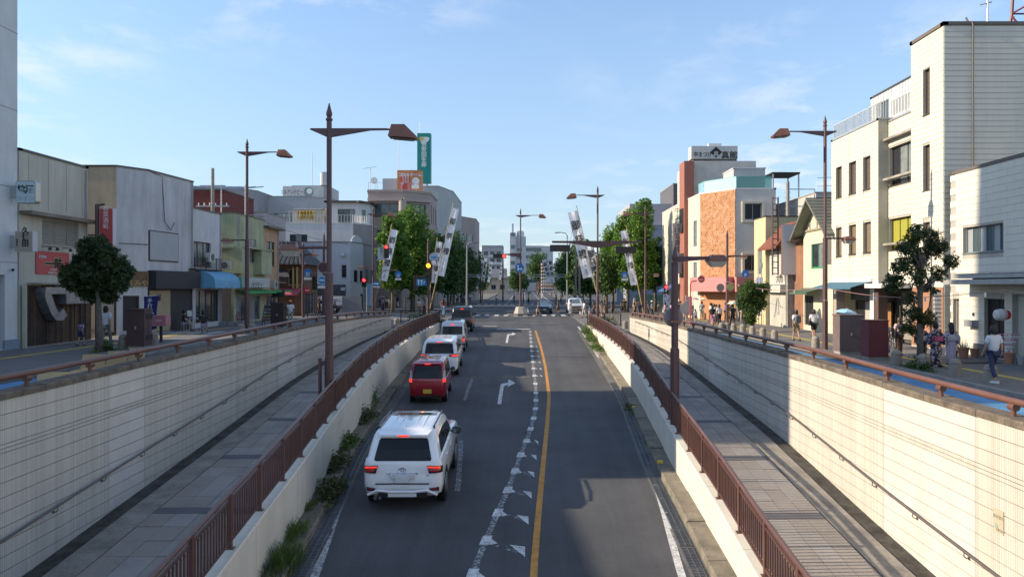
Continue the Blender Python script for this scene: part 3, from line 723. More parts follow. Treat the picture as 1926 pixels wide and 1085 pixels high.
# beige bar with timber fence front
bw = M('beige_render', (.48, .46, .38), .85, var=.12, scale=.5, streak=.25, bump=.1, fine=.04)
b1, B1 = building('beige_bar_building', 'beige two-storey bar with louvred window, red sign and dark timber front', [(-34, 30.8), (-21.02, 30.8), (-21.02, 35.6), (-34, 35.6)], -.3, 8.72, bw, cop=alu_br, cop_h=.08, wins=[W(1, 79, 415, 148, 462, cols=3, fm_=P('louvre_frame', (.35, .33, .28)), pm=M('louvre_back', (.3, .29, .25)))])
f = B1[1]; r_ = f.rect(79, 415, 148, 462); z = r_[2]+.08
while z < r_[3]-.1:
    g = MB()
    for i in range(3):
        a_ = r_[0]+.06+(r_[1]-r_[0])*i/3; bb = r_[0]-.05+(r_[1]-r_[0])*(i+1)/3; g.add([f.P(a_, z+.07, -.1), f.P(bb, z+.07, -.1), f.P(bb, z, -.03), f.P(a_, z, -.03)], [(0, 1, 2, 3)])
    g.build('louvre_slat', P('louvre', (.40, .38, .33)), b1); z += .1
g = MB(); u0, z0 = f.uz(37, 402); f.box(g, 0, f.L+.1, z0-.02, z0+.13, .0, .55); g.build('canopy', M('canopy_brown', (.2, .17, .13), var=.3), b1)
g = MB()
for u in (.6, 1.9, 3.2, 4.4): f.box(g, u-.012, u+.012, 6.4, 8.6, 0, .008)
g.build('panel_joint', P('joint_tan', (.25, .23, .18)), b1)
sgn = thing('wall_sign', 'red rectangular sign with black brush characters on the beige bar wall', 'sign', (-21, 33, 4.5)); h = f.rect(66, 474, 128, 516)
g = MB(); f.box(g, h[0], h[1], h[2], h[3], .01, .05); g.build('panel', M('sign_red', (.45, .07, .07), .5, var=.1), sgn)
gold = P('sign_gold', (.45, .35, .15)); uc = (h[0]+h[1])/2
text('一味', .62, gold, f.P(uc+.05, h[2]+.42, .055), FE, sgn, bold=.05); text('一味', .62, ink, f.P(uc+.05, h[2]+.42, .062), FE, sgn, bold=.02)
text('和菜酒処', .13, wht, f.P(h[0]+.42, h[3]-.25, .06), FE, sgn); text('いちみや', .14, wht, f.P(uc, h[2]+.2, .06), FE, sgn); text('和菜酒処いちみや', .09, wht, f.P(uc, h[2]+.06, .06), FE, sgn)
for i, u in enumerate((h[0]+.45, h[0]+.95, h[0]+1.9)):
    l = thing('spot_lamp', 'small dark spot lamp above the red sign, ' + ('left one', 'middle one', 'right one')[i], 'lamp', tuple(f.P(u, h[3]+.1, 0)))
    MB().tube([f.P(u, h[3]+.2, 0), f.P(u, h[3]+.2, .3), f.P(u, h[3]+.12, .36)], .015, 6).lathe(tuple(f.P(u, h[3]+.05, .36)), [(.08, 0), (.06, .1), (.02, .14)], 10).build('lamp_head', dark, l)
woods = [M('old_wood_%d' % i, c, .9, var=.35, streak=.45, scale=3) for i, c in enumerate([(.055, .032, .02), (.085, .05, .03), (.12, .075, .045), (.04, .028, .02)])]
wf = thing('timber_front', 'dark weathered vertical board front of the beige bar', 'fence', (-20.8, 33, .4)); y = 31.0; random.seed(5)
while y < 35.5:
    wdt = random.choice((.18, .22, .26)); zt = 3.05+random.uniform(-.06, .03)
    MB().box(-20.98, -20.88+random.uniform(0, .035), y, y+wdt-.012, .45+.05, zt).build('board', random.choice(woods), wf); y += wdt
MB().box(-20.96, -20.85, 30.95, 35.6, .40, .5).build('base_rail', conc, wf); MB().box(-20.95, -20.80, 30.88, 30.98, .45, 3.1).build('corner_post', bw, wf)
MB().box(-21.0, -20.4, 31.3, 34.3, 3.12, 3.2).build('rain_hood', M('hood', (.35, .31, .26)), wf)
steel = M('duct_steel', (.33, .35, .37), .4, metal=.75, var=.25, scale=4)
dt = thing('exhaust_duct', 'curved galvanised exhaust duct hanging on the timber front', 'duct', (-20.6, 33, 1.6))
def ductring(y, z, ay, az, s=.21): # square section around a point of the YZ path, normal (ay,az)
    ny, nz = -az, ay; return [(-20.85, y+ny*s, z+nz*s), (-20.45, y+ny*s, z+nz*s), (-20.45, y-ny*s, z-nz*s), (-20.85, y-ny*s, z-nz*s)]
path = [(32.35, 2.72, 1, 0)]; 
pp = [(32.1, 2.62, .9, -.45), (32.0, 2.4, .2, -1), (32.1, 2.1, .25, -1), (32.25, 1.8, .55, -.85), (32.5, 1.66, 1, 0), (32.8, 1.75, .9, .5)]
MB().rings([ductring(y, z, a_, b_) for y, z, a_, b_ in [(32.55, 2.78, .3, .2)][:0]+[(31.75, 2.85, .1, -1), (31.85, 2.55, .25, -1), (32.05, 2.2, .4, -.95), (32.2, 1.95, .4, -.9), (32.45, 1.72, .8, -.5), (32.75, 1.72, .95, .35), (33.0, 1.9, .7, .7)]]).build('duct_bend', steel, dt)
MB().box(-20.85, -20.4, 33.0, 34.7, 2.25, 2.85).build('duct_box', steel, dt); MB().box(-20.85, -20.42, 31.6, 33.0, 2.7, 3.0).build('duct_link', steel, dt)

# grey block with tan flank
gw = M('grey_render', (.50, .50, .51), .9, var=.16, scale=.5, streak=.3, bump=.15, fine=.05)
tan = M('tan_render', (.52, .42, .30), .9, var=.12, scale=.6, streak=.25, fine=.04)
bframe = P('board_frame', (.05, .04, .035), .6)
b2, B2 = building('grey_corner_building', 'grey rendered corner building with tan flank, empty framed signboard and dark fascia', [(-34, 39.5), (-21.75, 39.5), (-20.8, 40.9), (-20.35, 45.5), (-34, 45.5)], -.3, 9.45, [tan, gw, gw, gw, gw], cop=alu_br, cop_h=.07,
    wins=[W(1, 231, 556, 262, 622, cols=1, pm=dark, fm_=alu_br, sill=False)])
f = B2[2]; h = f.rect(279, 436, 334, 492); g = MB(); f.box(g, h[0], h[1], h[2], h[3], .0, .06); g.build('signboard_frame', bframe, b2); g = MB(); f.box(g, h[0]+.06, h[1]-.06, h[2]+.06, h[3]-.06, .03, .075); g.build('blank_panel', M('blank_panel', (.36, .37, .38), .6, var=.06), b2)
g = MB(); h = f.rect(277, 510, 356, 543); f.box(g, 0, f.L, h[2], h[3], .0, .5); g.build('dark_fascia', P('fascia_black', (.025, .027, .032), .6), b2)
g = MB(); h2 = f.rect(277, 543, 356, 622); f.box(g, 0, f.L, .3, h[2], .0, .02); g.build('dark_shopfront', P('shop_dark', (.03, .03, .034), .6), b2)
g = MB(); h3 = f.rect(280, 546, 318, 620); f.box(g, h3[0], h3[1], .5, h3[3], .02, .08); g.build('beige_shutter_panel', M('panel_beige', (.36, .29, .17), .8, var=.1), b2)
g = MB(); h4 = f.rect(292, 553, 299, 566); f.box(g, h4[0], h4[1], h4[2], h4[3], .08, .1); g.build('small_window', dark, b2)
f = B2[1]; g = MB(); h = f.rect(228, 510, 275, 538); f.box(g, 0, f.L, h[2], h[3], .0, .12); g.build('brick_fascia', M('brick_brown', (.16, .10, .05), .8, var=.4, scale=8), b2)
text('いちみや', .42, gold, f.P(.85, h[2]+.12, .13), (rad(90), 0, math.atan2(f.u.y, f.u.x)), b2)
f = B2[0]; g = MB(); h = f.rect(158, 552, 180, 618); f.box(g, h[0], h[1], h[2], h[3]-.2, .0, .05); g.build('tan_panel', tan, b2)  # thin panel in the same tan render as the flank
br = M('brown_brick_tile', (.11, .06, .035), .85, var=.5, scale=10, fine=.3)
g = MB(); f.box(g, f.L-.85, f.L, .3, 3.9, .0, .06); g.build('brick_pier', br, b2)
g = MB(); f.box(g, f.L-.82, f.L-.1, .6, 3.0, .06, .1); g.build('roller_shutter', M('shutter_beige', (.42, .40, .35), .6, var=.1), b2)
for k in range(16): g = MB(); f.box(g, f.L-.8, f.L-.12, .65+k*.145, .77+k*.145, .1, .115); g.build('shutter_slat', M('shutter_beige', (.42, .40, .35)), b2)
g = MB(); f.box(g, f.L-4, f.L, 5.75, 5.82, .0, .03); g.build('ledge', bframe, b2)
MB().tube([(-20.75, 41.0, 9.45), (-20.68, 42.3, 9.3), (-20.55, 42.35, 6.7), (-20.45, 42.9, 6.3), (-20.4, 43.2, 6.75)], .03, 6).build('cable', P('cable_grey', (.14, .14, .15)), b2)
MB().tube([(-21.7, 39.6, 5.35), (-20.82, 40.85, 5.35), (-20.72, 41.2, 5.35), (-20.72, 41.2, 5.9)], .035, 6).build('conduit', P('cable_grey', (.14, .14, .15)), b2)

# white cafe block
cw = M('cafe_render', (.57, .57, .58), .9, var=.14, scale=.7, streak=.25, fine=.05)
b3, B3 = building('cafe_building', 'small white-grey two-storey cafe building with a barrel-shaped blue awning', [(-34, 45.55), (-20.35, 45.55), (-20.25, 49.5), (-34, 49.5)], -.3, 7.86, cw, cop=alu_br, cop_h=.06,
    wins=[W(1, 357, 455, 397, 500, cols=3, pm=[glass_c, glass_c, glass_b], fm_=alu_br), dict(f=1, r=(.3, 3.7, .75, 2.85), cols=4, pm=[glass_d, glass_b, glass_d, glass_d], fm_=alu_br, sill=False)], depth=.2)
f = B3[1]; h = f.rect(357, 485, 406, 503); rail(b3, f, h[0]-.1, h[1]+.1, h[2]-.15, .75, dark, name='balcony_railing', d=.35)
g = MB(); f.box(g, h[0]-.1, h[1]+.1, h[2]-.2, h[2]-.12, 0, .38); g.build('balcony_slab', dark, b3)
bl = M('awning_blue', (.13, .34, .52), .6, var=.08, streak=.1)
o = awning(b3, f, .25, 4.0, 4.05, .75, 1.25, bl, curved=True, val=.35)
text('IRON BONE', .26, P('awning_letter', (.30, .52, .68)), f.P(2.7, 3.0, 1.29), FE, o, sx=1.1)
g = MB(); f.box(g, f.L-.12, f.L, .3, 3.3, -.02, .03); g.build('white_pilaster', white_f, b3)
if 1: MB().box(-34, -20.3, 49.55, 51.3, -.2, 3.2).build('alley_wall', M('alley_brown', (.13, .09, .06)), b3)

# green building
gr1 = M('green_render', (.38, .41, .26), .9, var=.18, scale=.8, streak=.3, fine=.05)
b4, B4 = building('green_shop_building', 'faded green two-storey shop building with katakana sign and green awning', [(-34, 51.4), (-20.15, 51.4), (-20.05, 57.2), (-34, 57.2)], -.3, 8.15, gr1, cop=M('green_trim', (.12, .15, .1)), cop_h=.05,
    wins=[W(1, 467, 450, 482, 494, cols=2, rows=2, pm=glass_c), dict(f=1, r=(.4, 4.9, .55, 2.35), cols=5, pm=[glass_c, glass_d, glass_c, glass_c, glass_d], fm_=alu, sill=False)])
f = B4[1]; g = MB(); h = f.rect(447, 478, 502, 482); f.box(g, 0, f.L, 5.75, 5.85, 0, .7); f.box(g, 3.6, f.L, 3.95, 5.75, 0, .6); f.box(g, 0, 1.3, 3.95, 5.75, 0, .6); g.build('bay', gr1, b4)
aw = M('awning_green', (.03, .28, .08), .6, var=.1); awning(b4, f, .1, 6.0, 2.8, .1, .9, aw, val=.14)
g = MB(); f.box(g, .2, 5.5, 2.95, 3.7, .05, .5); g.build('sign_case', M('sign_turq', (.20, .35, .32), .5), b4); g = MB(); f.box(g, 1.4, 5.5, 2.98, 3.68, .5, .53); g.build('sign_face', M('sign_greyish', (.45, .48, .47), .5), b4)
text('ハラサイクル', .52, P('sign_ink_grey', (.1, .12, .14)), f.P(3.45, 3.14, .54), FE, b4, sx=1.15)
f = B4[0]; g = MB(); f.box(g, f.L-1.35, f.L, 3.9, 4.0, 0, .25); f.box(g, f.L-1.35, f.L, 5.7, 5.85, 0, .3); g.build('ledge', gr1, b4)
# tan house next to it
b5, B5 = building('tan_house', 'narrow tan rendered two-storey house beside the green shop', [(-32, 57.25), (-20.1, 57.25), (-20.1, 60.6), (-32, 60.6)], -.3, 7.75, M('tan_orange', (.46, .30, .19), .9, var=.12, streak=.2), wins=[dict(f=1, r=(.6, 2.4, 4.7, 6.6), cols=2, fm_=alu_br), dict(f=1, r=(.5, 2.8, .4, 2.4), cols=3, fm_=alu)])
f = B5[1]; g = MB(); f.box(g, -.2, f.L+.3, 7.6, 7.75, -2, .45); g.build('eaves', alu_br, b5); g = MB(); f.box(g, 0, f.L+.5, 2.6, 2.75, 0, 1.0); g.build('door_canopy', aw, b5)
# dark old house with pink awning
oldw = M('old_house_brown', (.17, .10, .065), .9, var=.2, streak=.25)
b6, B6 = building('brown_old_house', 'dark brown old tiled-roof house with a pink awning and white light box', [(-30, 66), (-19.8, 66), (-19.8, 71), (-30, 71)], -.3, 5.2, oldw, wins=[dict(f=0, r=(7.2, 8.8, 3.4, 4.6), cols=2, fm_=white_f, pm=glass_c), dict(f=0, r=(9.0, 10, 3.2, 4.6), cols=2, fm_=tan, pm=glass_d), dict(f=1, r=(1, 4, .5, 2.5), cols=3)])
rt = M('roof_tile_dark', (.055, .055, .06), .7, var=.3)
g = MB(); g.add([(-30.5, 65.2, 5.0), (-19.2, 65.2, 5.0), (-19.2, 71.6, 5.0), (-30.5, 71.6, 5.0), (-30.5, 68.4, 7.2), (-20.8, 68.4, 7.2)], [(0, 1, 5, 4), (1, 2, 5), (2, 3, 4, 5), (0, 4, 3), (0, 3, 2, 1)]); g.build('roof', rt, b6)
for k in range(26): 
    x = -30.2+k*.42; g = MB(); g.tube([(x, 65.15, 5.08), (min(x, -20.9), 68.3, 7.24)], .05, 5); g.build('roof_tile_row', rt, b6)
f = B6[0]; awning(b6, f, 7.2, 10.2, 2.9, .5, 1.1, M('awning_pink', (.48, .10, .15), .7, var=.1), val=.1)
g = MB(); f.box(g, 7.0, 8.0, 2.75, 3.5, .3, .6); g.build('light_box', P('light_box_white', (.6, .6, .6)), b6)
g = MB(); g.add([(-23.4, 64.4, 3.9), (-20.4, 64.4, 3.9), (-21.2, 65.9, 4.6), (-22.7, 65.9, 4.6)], [(0, 1, 2, 3)]); f.box(g, 6.8, 9.0, 3.8, 3.95, 0, 1.6); g.build('porch_roof', rt, b6)
g = MB(); f.box(g, 9.4, 9.55, 2.9, 4.8, .05, .2); f.box(g, 9.75, 9.9, 2.9, 4.8, .05, .2); g.build('vertical_sign', gold, b6)
# white building with dark base over the parking lot
pw = M('pale_wall', (.54, .56, .61), .9, var=.08, scale=.4, streak=.08)
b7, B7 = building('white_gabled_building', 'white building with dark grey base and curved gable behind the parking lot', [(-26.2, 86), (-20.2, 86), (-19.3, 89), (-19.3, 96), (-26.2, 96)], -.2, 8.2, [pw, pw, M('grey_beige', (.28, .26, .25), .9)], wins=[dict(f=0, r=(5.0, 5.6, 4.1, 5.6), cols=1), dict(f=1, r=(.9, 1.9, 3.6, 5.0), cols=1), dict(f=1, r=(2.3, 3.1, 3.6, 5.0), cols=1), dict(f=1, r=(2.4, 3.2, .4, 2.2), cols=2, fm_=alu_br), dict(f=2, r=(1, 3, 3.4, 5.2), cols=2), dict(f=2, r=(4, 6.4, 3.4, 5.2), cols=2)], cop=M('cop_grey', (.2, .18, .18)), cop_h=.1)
f = B7[0]; g = MB(); f.box(g, .01, f.L-.5, -.1, 3.3, 0, .05); g.build('dark_base', M('dark_grey_base', (.09, .095, .11), .8), b7)
g = MB(); f.box(g, -2.5, 1.6, 4.9, 5.6, .02, 2.2); f.box(g, -2.5, 1.6, 5.6, 6.2, .02, .9); g.build('lean_to_roof', rt, b7)
f = B7[1]; g = MB(); 
for k in range(8):
    a_ = math.pi*k/8; a2 = math.pi*(k+1)/8; c = f.L*.5
    f.box(g, c+1.2*math.cos(a2), c+1.2*math.cos(a_), 8.1, 8.25+.85*math.sin((a_+a2)/2), -.15, .02)
g.build('curved_gable', pw, b7)
for q, (u, z) in enumerate(((3.0, 5.9), (5.0, 6.6), (5.0, 2.6))): g = MB(); B7[0].box(g, u, u+.45, z, z+.35, .06, .3); g.build('vent_hood', white_f, b7)
lot = thing('parking_wall', 'low grey wall with a white notice board at the parking lot', 'wall', (-21, 84, .2)); MB().box(-24, -18.4, 83.9, 84.1, 0, 2.0).build('wall_slab', M('lot_wall', (.25, .26, .28), .85), lot)
sg = MB().box(-23.0, -20.6, 83.84, 83.9, 1.0, 1.95).build('notice_board', wht, lot)
text('無断駐車禁止', .36, P('sign_blue_ink', (.05, .12, .3)), (-21.8, 83.83, 1.5), FC, sg); text('有料駐車場', .2, P('sign_blue_ink', (.05, .12, .3)), (-21.8, 83.83, 1.15), FC, sg)
g = MB().tube([(-32, 84.5, .3), (-32, 84.5, 2.2), (-24, 84.5, 2.2), (-24, 84.5, .3)], .03, 5); g.build('lot_rail', alu, lot)
# terrace building with penthouse
tb = M('terrace_white', (.58, .58, .57), .9, var=.08, scale=.4, streak=.12)
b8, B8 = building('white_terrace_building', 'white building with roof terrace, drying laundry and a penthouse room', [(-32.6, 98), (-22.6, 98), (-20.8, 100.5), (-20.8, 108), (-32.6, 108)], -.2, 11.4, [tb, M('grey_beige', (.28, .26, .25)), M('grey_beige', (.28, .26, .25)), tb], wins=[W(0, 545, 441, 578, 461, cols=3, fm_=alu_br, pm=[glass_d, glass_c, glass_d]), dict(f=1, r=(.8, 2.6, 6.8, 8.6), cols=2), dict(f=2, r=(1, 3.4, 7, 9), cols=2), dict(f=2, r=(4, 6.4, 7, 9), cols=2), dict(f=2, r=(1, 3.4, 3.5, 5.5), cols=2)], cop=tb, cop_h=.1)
rail(b8, B8[0], 0, 9.9, 11.5, 1.1, white_f, d=-.1, step=.4, posts=2, r=.05); rail(b8, B8[1], 0, 3, 11.5, 1.1, white_f, d=-.1, step=.3, posts=1.4, r=.05)
ph, PH = building('penthouse', 'white roof house with dark window and brown eaves on the terrace building', [(-26.5, 100.5), (-22.4, 100.5), (-21.2, 102), (-21.2, 107), (-26.5, 107)], 11.38, 14.5, tb, wins=[dict(f=0, r=(1.2, 3.6, 11.5, 13.6), cols=3, fm_=alu_br, pm=[glass_d, glass_d, glass_c]), dict(f=1, r=(.5, 1.2, 12, 13.6), cols=1)], cop=alu_br, cop_h=.2, cop_o=.5)
ph2, _ = building('penthouse', 'low cream roof house behind the yellow laundry on the terrace building', [(-31.6, 101), (-27.3, 101), (-27.3, 107), (-31.6, 107)], 11.38, 13.6, M('cream_wall', (.48, .44, .36), .9), cop=tb, cop_h=.1, cop_o=.2)
ln = thing('laundry', 'yellow cloth hanging on a roof terrace line', 'laundry', (-29.5, 99.3, 12)); random.seed(9); R = []
for i in range(25): x = -30.3+i*.09; R.append([(x, 99.3+.12*math.sin(i*1.3), 13.2), (x+.05*math.sin(i), 99.3+.2*math.sin(i*1.3), 12.1+.1*math.sin(i*.9))])
MB().rings(R, cap=False, closed=False).build('cloth', M('cloth_mustard', (.42, .27, .03), .9, var=.2, scale=5), ln); MB().tube([(-31.5, 99.3, 13.2), (-25, 99.3, 13.2)], .03, 5).build('line', alu, ln)
for x in (-31.5, -25): MB().tube([(x, 99.3, 11.4), (x, 99.3, 13.25)], .04, 5).build('line_post', alu, ln)
# pink-grey box and tan box behind the green shop
b9, _ = building('pale_pink_building', 'plain pale pinkish building behind the green shop', [(-36, 84), (-29.6, 84), (-29.6, 92), (-36, 92)], -.2, 11.5, M('pinkish', (.42, .37, .36), .9, streak=.1), cop=conc)
# grey offices with rooftop board
og = M('office_grey', (.38, .40, .42), .85, var=.08, scale=.3, streak=.1)
b10, B10 = building('grey_office_building', 'grey office block with long window band and a white rooftop sign board', [(-45, 130), (-38, 130), (-34.6, 134), (-34.6, 145), (-45, 145)], -.2, 18.9, og, wins=[dict(f=0, r=(.8+i*2.2, 2.7+i*2.2, 14.4, 16.0), cols=1, fm_=white_f, pm=glass_b) for i in range(3)] + [dict(f=0, r=(.8+i*2.2, 2.7+i*2.2, 9.4, 11.0), cols=1, fm_=white_f, pm=glass_b) for i in range(3)], cop=conc, cop_h=.1)
sb = MB().box(-43, -36, 132, 133, 18.9, 21.0).build('sign_board', M('board_white', (.5, .52, .52), .7), b10)
sb.name = 'sign_board'; text('エルアンドピー', .95, ink, (-41.4, 131.95, 19.9), FC, sb, sx=.6)
MB().lathe((-38.4, 131.95, 20.0), [(.85, 0), (.85, .03)], 20, 'y').build('emblem', P('emblem_grey', (.18, .25, .28)), sb); MB().lathe((-38.2, 131.9, 20.1), [(.5, 0), (.5, .03)], 16, 'y').build('emblem_spot', wht, sb)
part_box(b10, 'roof_house', og, -42, -35.5, 134, 142, 18.9, 21.4); MB().lathe((-36.2, 134, 21.4), [(.7, 0), (.7, 2.2), (.5, 2.4)], 14).build('water_tank', alu, b10)
for x in (-38.6, -36.5): MB().tube([(x, 135, 21), (x, 135, 27.5 if x < -38 else 23.5)], .06, 4).build('antenna', alu, b10)
# brown office block with orange board
bo = M('brown_office', (.38, .30, .265), .85, var=.08, scale=.3); bo2 = M('brown_office_light', (.44, .35, .31), .85, var=.08)
b11, B11 = building('brown_office_building', 'mauve-brown corner office block with a pale round pillar and roof railing', [(-22.7, 112), (-22.65, 108), (-22.1, 105), (-17.2, 105), (-13.6, 107.5), (-13.6, 116), (-22.7, 116)], -.2, 16.5, bo, wins=[dict(f=2, r=(.5, 4.4, z, z+1.9), cols=3, pm=[glass_b, glass_c, glass_c], fm_=alu_br) for z in (13.0, 9.2, 5.5)] + [dict(f=3, r=(.6, 3.7, z, z+1.9), cols=4, pm=[glass_b, glass_d, glass_c, glass_b], fm_=alu_br) for z in (13.0, 9.2, 5.5)] + [dict(f=4, r=(1+k*2.5, 2+k*2.5, 12.4, 15.0), cols=1, fm_=alu_br) for k in range(3)], depth=.3, cop=bo, cop_h=.3, cop_o=.1)
MB().lathe((-17.2, 104.9, -.1), [(.55, 0), (.55, 15.3)], 16).build('round_pillar', bo2, b11); g = MB(); B11[2].box(g, 0, B11[2].L, 15.2, 15.6, .0, .4); B11[3].box(g, 0, B11[3].L, 15.2, 15.6, .0, .4); g.build('cornice', bo2, b11)
rail(b11, B11[2], 0, 4.9, 16.8, 1.1, alu, d=-.4, step=1, posts=1.2); rail(b11, B11[3], 0, 4.3, 16.8, 1.1, alu, d=-.4, step=1, posts=1.2); part_box(b11, 'roof_plant', alu, -20.8, -18.2, 109, 111, 16.5, 19.0)
MB().lathe((-21.6, 107, 18.4), [(.05, 0), (.45, .06), (.5, .12)], 12, 'y').tube([(-21.6, 107, 16.5), (-21.6, 107, 18.4)], .05, 5).build('dish', wht, b11)
MB().tube([(-22.3, 107.5, 16.5), (-22.3, 107.5, 20.4)], .05, 4).tube([(-23.3, 107.5, 20.2), (-21.4, 107.5, 20.5)], .03, 4).build('tv_antenna', alu, b11)
ob = thing('rooftop_billboard', 'orange rooftop billboard reading コウキホーム on the brown office block', 'billboard', (-17, 108, 16.6))
orm = M('billboard_orange', (.60, .22, .07), .6, var=.06); MB().box(-18.4, -14.9, 107.6, 109.5, 16.7, 20.0).build('board', orm, ob)
MB().box(-17.9, -16.6, 107.55, 107.6, 16.9, 19.1).build('red_panel', P('billboard_red', (.50, .06, .05)), ob)
text('コウキホーム', .62, wht, (-16.55, 107.55, 19.3), FC, ob, sx=.92, bold=.02)
for i, s_ in enumerate(('あなたの', '住まいの', 'かかりつけ医')): text(s_, .33, wht, (-16.8-i*.38, 107.52, 18.72), FC, ob, vertical=True, lead=.85, bold=.006)
MB().lathe((-15.7, 107.58, 18.4), [(.55, 0), (.55, .03)], 18, 'y').build('round_motif', wht, ob); MB().box(-16.3, -15.2, 107.54, 107.59, 17.3, 17.9).build('white_motif', wht, ob)
for x in (-18.2, -16.4): MB().tube([(x, 107.5, 20), (x, 107.5, 24.3 if x < -18 else 20.4)], .04, 4).build('lightning_rod', alu, ob)
# tall pale block with green tower sign
b12, B12 = building('pale_office_block', 'pale grey slab-like office block behind the brown one, carrying the green tower sign', [(-22, 125), (-14.4, 125), (-12.6, 132), (-12.6, 150), (-22, 150)], -.2, 20.0, M('pale_office', (.42, .43, .41), .85, var=.08, scale=.3, streak=.12), cop=conc)
gs = thing('tower_sign', 'tall green tower sign with white characters 明治安田生命 and leaf mark', 'sign', (-16.8, 125, 20)); MB().box(-18.0, -15.75, 125, 126.4, 20.6, 29.0).build('sign_body', M('sign_green', (.0, .24, .20), .5, var=.04), gs)
for x in (-17.4, -16.4): MB().tube([(x, 125.7, 19.9), (x, 125.7, 20.7)], .12, 6).build('leg', alu, gs)
text('明治安田生命', .92, wht, (-16.87, 124.97, 25.75), FC, gs, vertical=True, lead=.93, bold=.02)
g = MB(); 
def blob(mb, cx_, cz_, rx, rz, tilt, y): mb.add([(cx_+math.cos(t)*rx*math.cos(tilt)-math.sin(t)*rz*math.sin(tilt), y, cz_+math.cos(t)*rx*math.sin(tilt)+math.sin(t)*rz*math.cos(tilt)) for t in [2*math.pi*i/20 for i in range(20)]], [tuple(range(20))])
blob(g, -16.62, 27.75, .8, .42, rad(38), 124.96); blob(g, -17.1, 27.75, .5, .35, rad(-40), 124.955); g.build('leaf_mark', wht, gs); g = MB(); blob(g, -17.3, 28.0, .42, .30, rad(-50), 124.94); g.build('yellow_leaf', P('leaf_yellow', (.6, .5, .05)), gs)
MB().tube([(-17.6, 125.7, 29), (-17.6, 125.7, 31)], .05, 4).build('lightning_rod', alu, gs)
b13, B13 = building('mauve_block', 'distant mauve-brown block right of the pale office block', [(-20, 150), (-14.2, 150), (-10.2, 158), (-10.2, 170), (-20, 170)], -.2, 17.5, bo, wins=[dict(f=1, r=(1+k*2.4, 2.8+k*2.4, z, z+1.6), cols=1, pm=glass_b) for z in (9, 12.5) for k in range(3)], cop=bo2)
# roofs beyond the cafe: red-brown shed and apartment blocks
b14, B14 = building('red_brown_building', 'dark red sheet-metal building with roof scaffolding behind the cafe', [(-36, 72), (-29.2, 72), (-29.2, 80), (-36, 80)], -.2, 12.4, M('rust_red', (.17, .035, .03), .8, var=.2), cop=alu_br)
g = MB(); 
for i in range(7): g.tube([(-30.6+i*.75, 66, 12.0-i*.05), (-30.2+i*.75, 73, 12.9)], .05, 4)
for x in (-31, -27.8, -25.6): g.tube([(x, 68, .3), (x, 68, 12.4)], .06, 4); g.tube([(x, 68, 9.6), (x+2, 68, 9.6)], .04, 4)
g.build('pipe_scaffold', alu, b14)
b15, B15 = building('grey_apartment_block', 'grey apartment block with roof rail far behind the cafe', [(-62, 120), (-47.5, 120), (-45, 125), (-45, 140), (-62, 140)], -.2, 19.2, M('apt_grey', (.27, .28, .30), .85), wins=[dict(f=1, r=(.9+k*2, 1.9+k*2, z, z+1.2), cols=1) for z in (16.8, 13.5) for k in range(2)], cop=conc)
b16, B16 = building('balcony_apartment_block', 'dark apartment block with pale blue balconies far behind the green shop', [(-66, 160), (-64.6, 156), (-57, 160), (-57, 176), (-66, 176)], -.2, 20.5, M('apt_dark', (.12, .13, .15), .85), cop=alu_br)
f = B16[1]
for k in range(6):
    g = MB(); z = 4+k*2.9; f.box(g, .2, f.L-.2, z, z+1.15, 0, 1.0); g.build('balcony', M('balcony_blue', (.32, .38, .44), .7), b16)
    g = MB(); f.box(g, .6, f.L-.6, z+1.2, z+2.5, .02, .06); g.build('balcony_window', glass_d, b16)

# service clutter on the left fronts
for i, (x, y, z, lab) in enumerate(((-20.6, 51.0, 4.2, 'air conditioner on the flank of the green shop building'), (-19.95, 59.2, 2.9, 'air conditioner above the canopy of the tan house'), (-20.0, 47.2, 4.6, 'air conditioner on the cafe balcony'))): ac_unit(x, y, z, 0 if i == 0 else rad(90), lab)
for par, pts in ((b2, [(-20.28, 45.3, 9.4), (-20.28, 45.3, .5)]), (b1, [(-20.94, 35.45, 8.6), (-20.94, 35.45, 3.2)]), (b3, [(-20.18, 49.3, 7.8), (-20.18, 49.3, .5)]), (b4, [(-20.0, 52.0, 8.0), (-20.0, 52.0, 3.8)]), (b5, [(-20.02, 60.4, 7.5), (-20.02, 60.4, .4)]), (b7, [(-24.5, 85.9, 8), (-24.5, 85.9, 3.4)])): MB().tube(pts, .045, 6).build('downpipe', M('pipe_pale', (.35, .34, .33), var=.2), par)
# ================================================================ RIGHT SIDE
cream = M('cream_tile', (.60, .575, .49), .7, var=.06, scale=.5, streak=.06, fine=.03)
creamb = M('cream_back', (.38, .36, .31), .9)
XW = 19.8
r1, R1 = building('cream_tiled_building', 'two-storey cream tiled building at the right edge with sliding window and small eatery door', [(XW+.03, 34.35), (XW+.03, 14), (38, 14), (38, 34.35)], -.3, 8.2, [creamb, cream],
    wins=[W(0, 1812, 424, 1888, 474, cols=6, pm=[P('pane_grey_white', (.30, .33, .34), .25), glass_b], fm_=P('frame_grey', (.16, .19, .20), .4), sill=True), W(0, 1793, 562, 1805, 668, cols=1, pm=P('door_taupe', (.20, .17, .15)), fm_=alu, sill=False), W(0, 1852, 562, 1890, 672, cols=2, pm=[glass_d, dark], fm_=alu_br, sill=False), dict(f=0, r=(4.35, 7.6, .05, 2.7), cols=2, pm=[P('door_cream', (.42, .42, .36)), glass_d], fm_=alu, sill=False)], cop=M('cop_dark', (.12, .10, .09)), cop_h=.12, cop_o=.06, depth=.22)
f = R1[0]; hs = [f.rect(1812, 424, 1888, 474), f.rect(1793, 562, 1805, 668), f.rect(1852, 562, 1890, 672), [4.35, 7.6, .05, 2.7]]
z = 0.05; k = 0
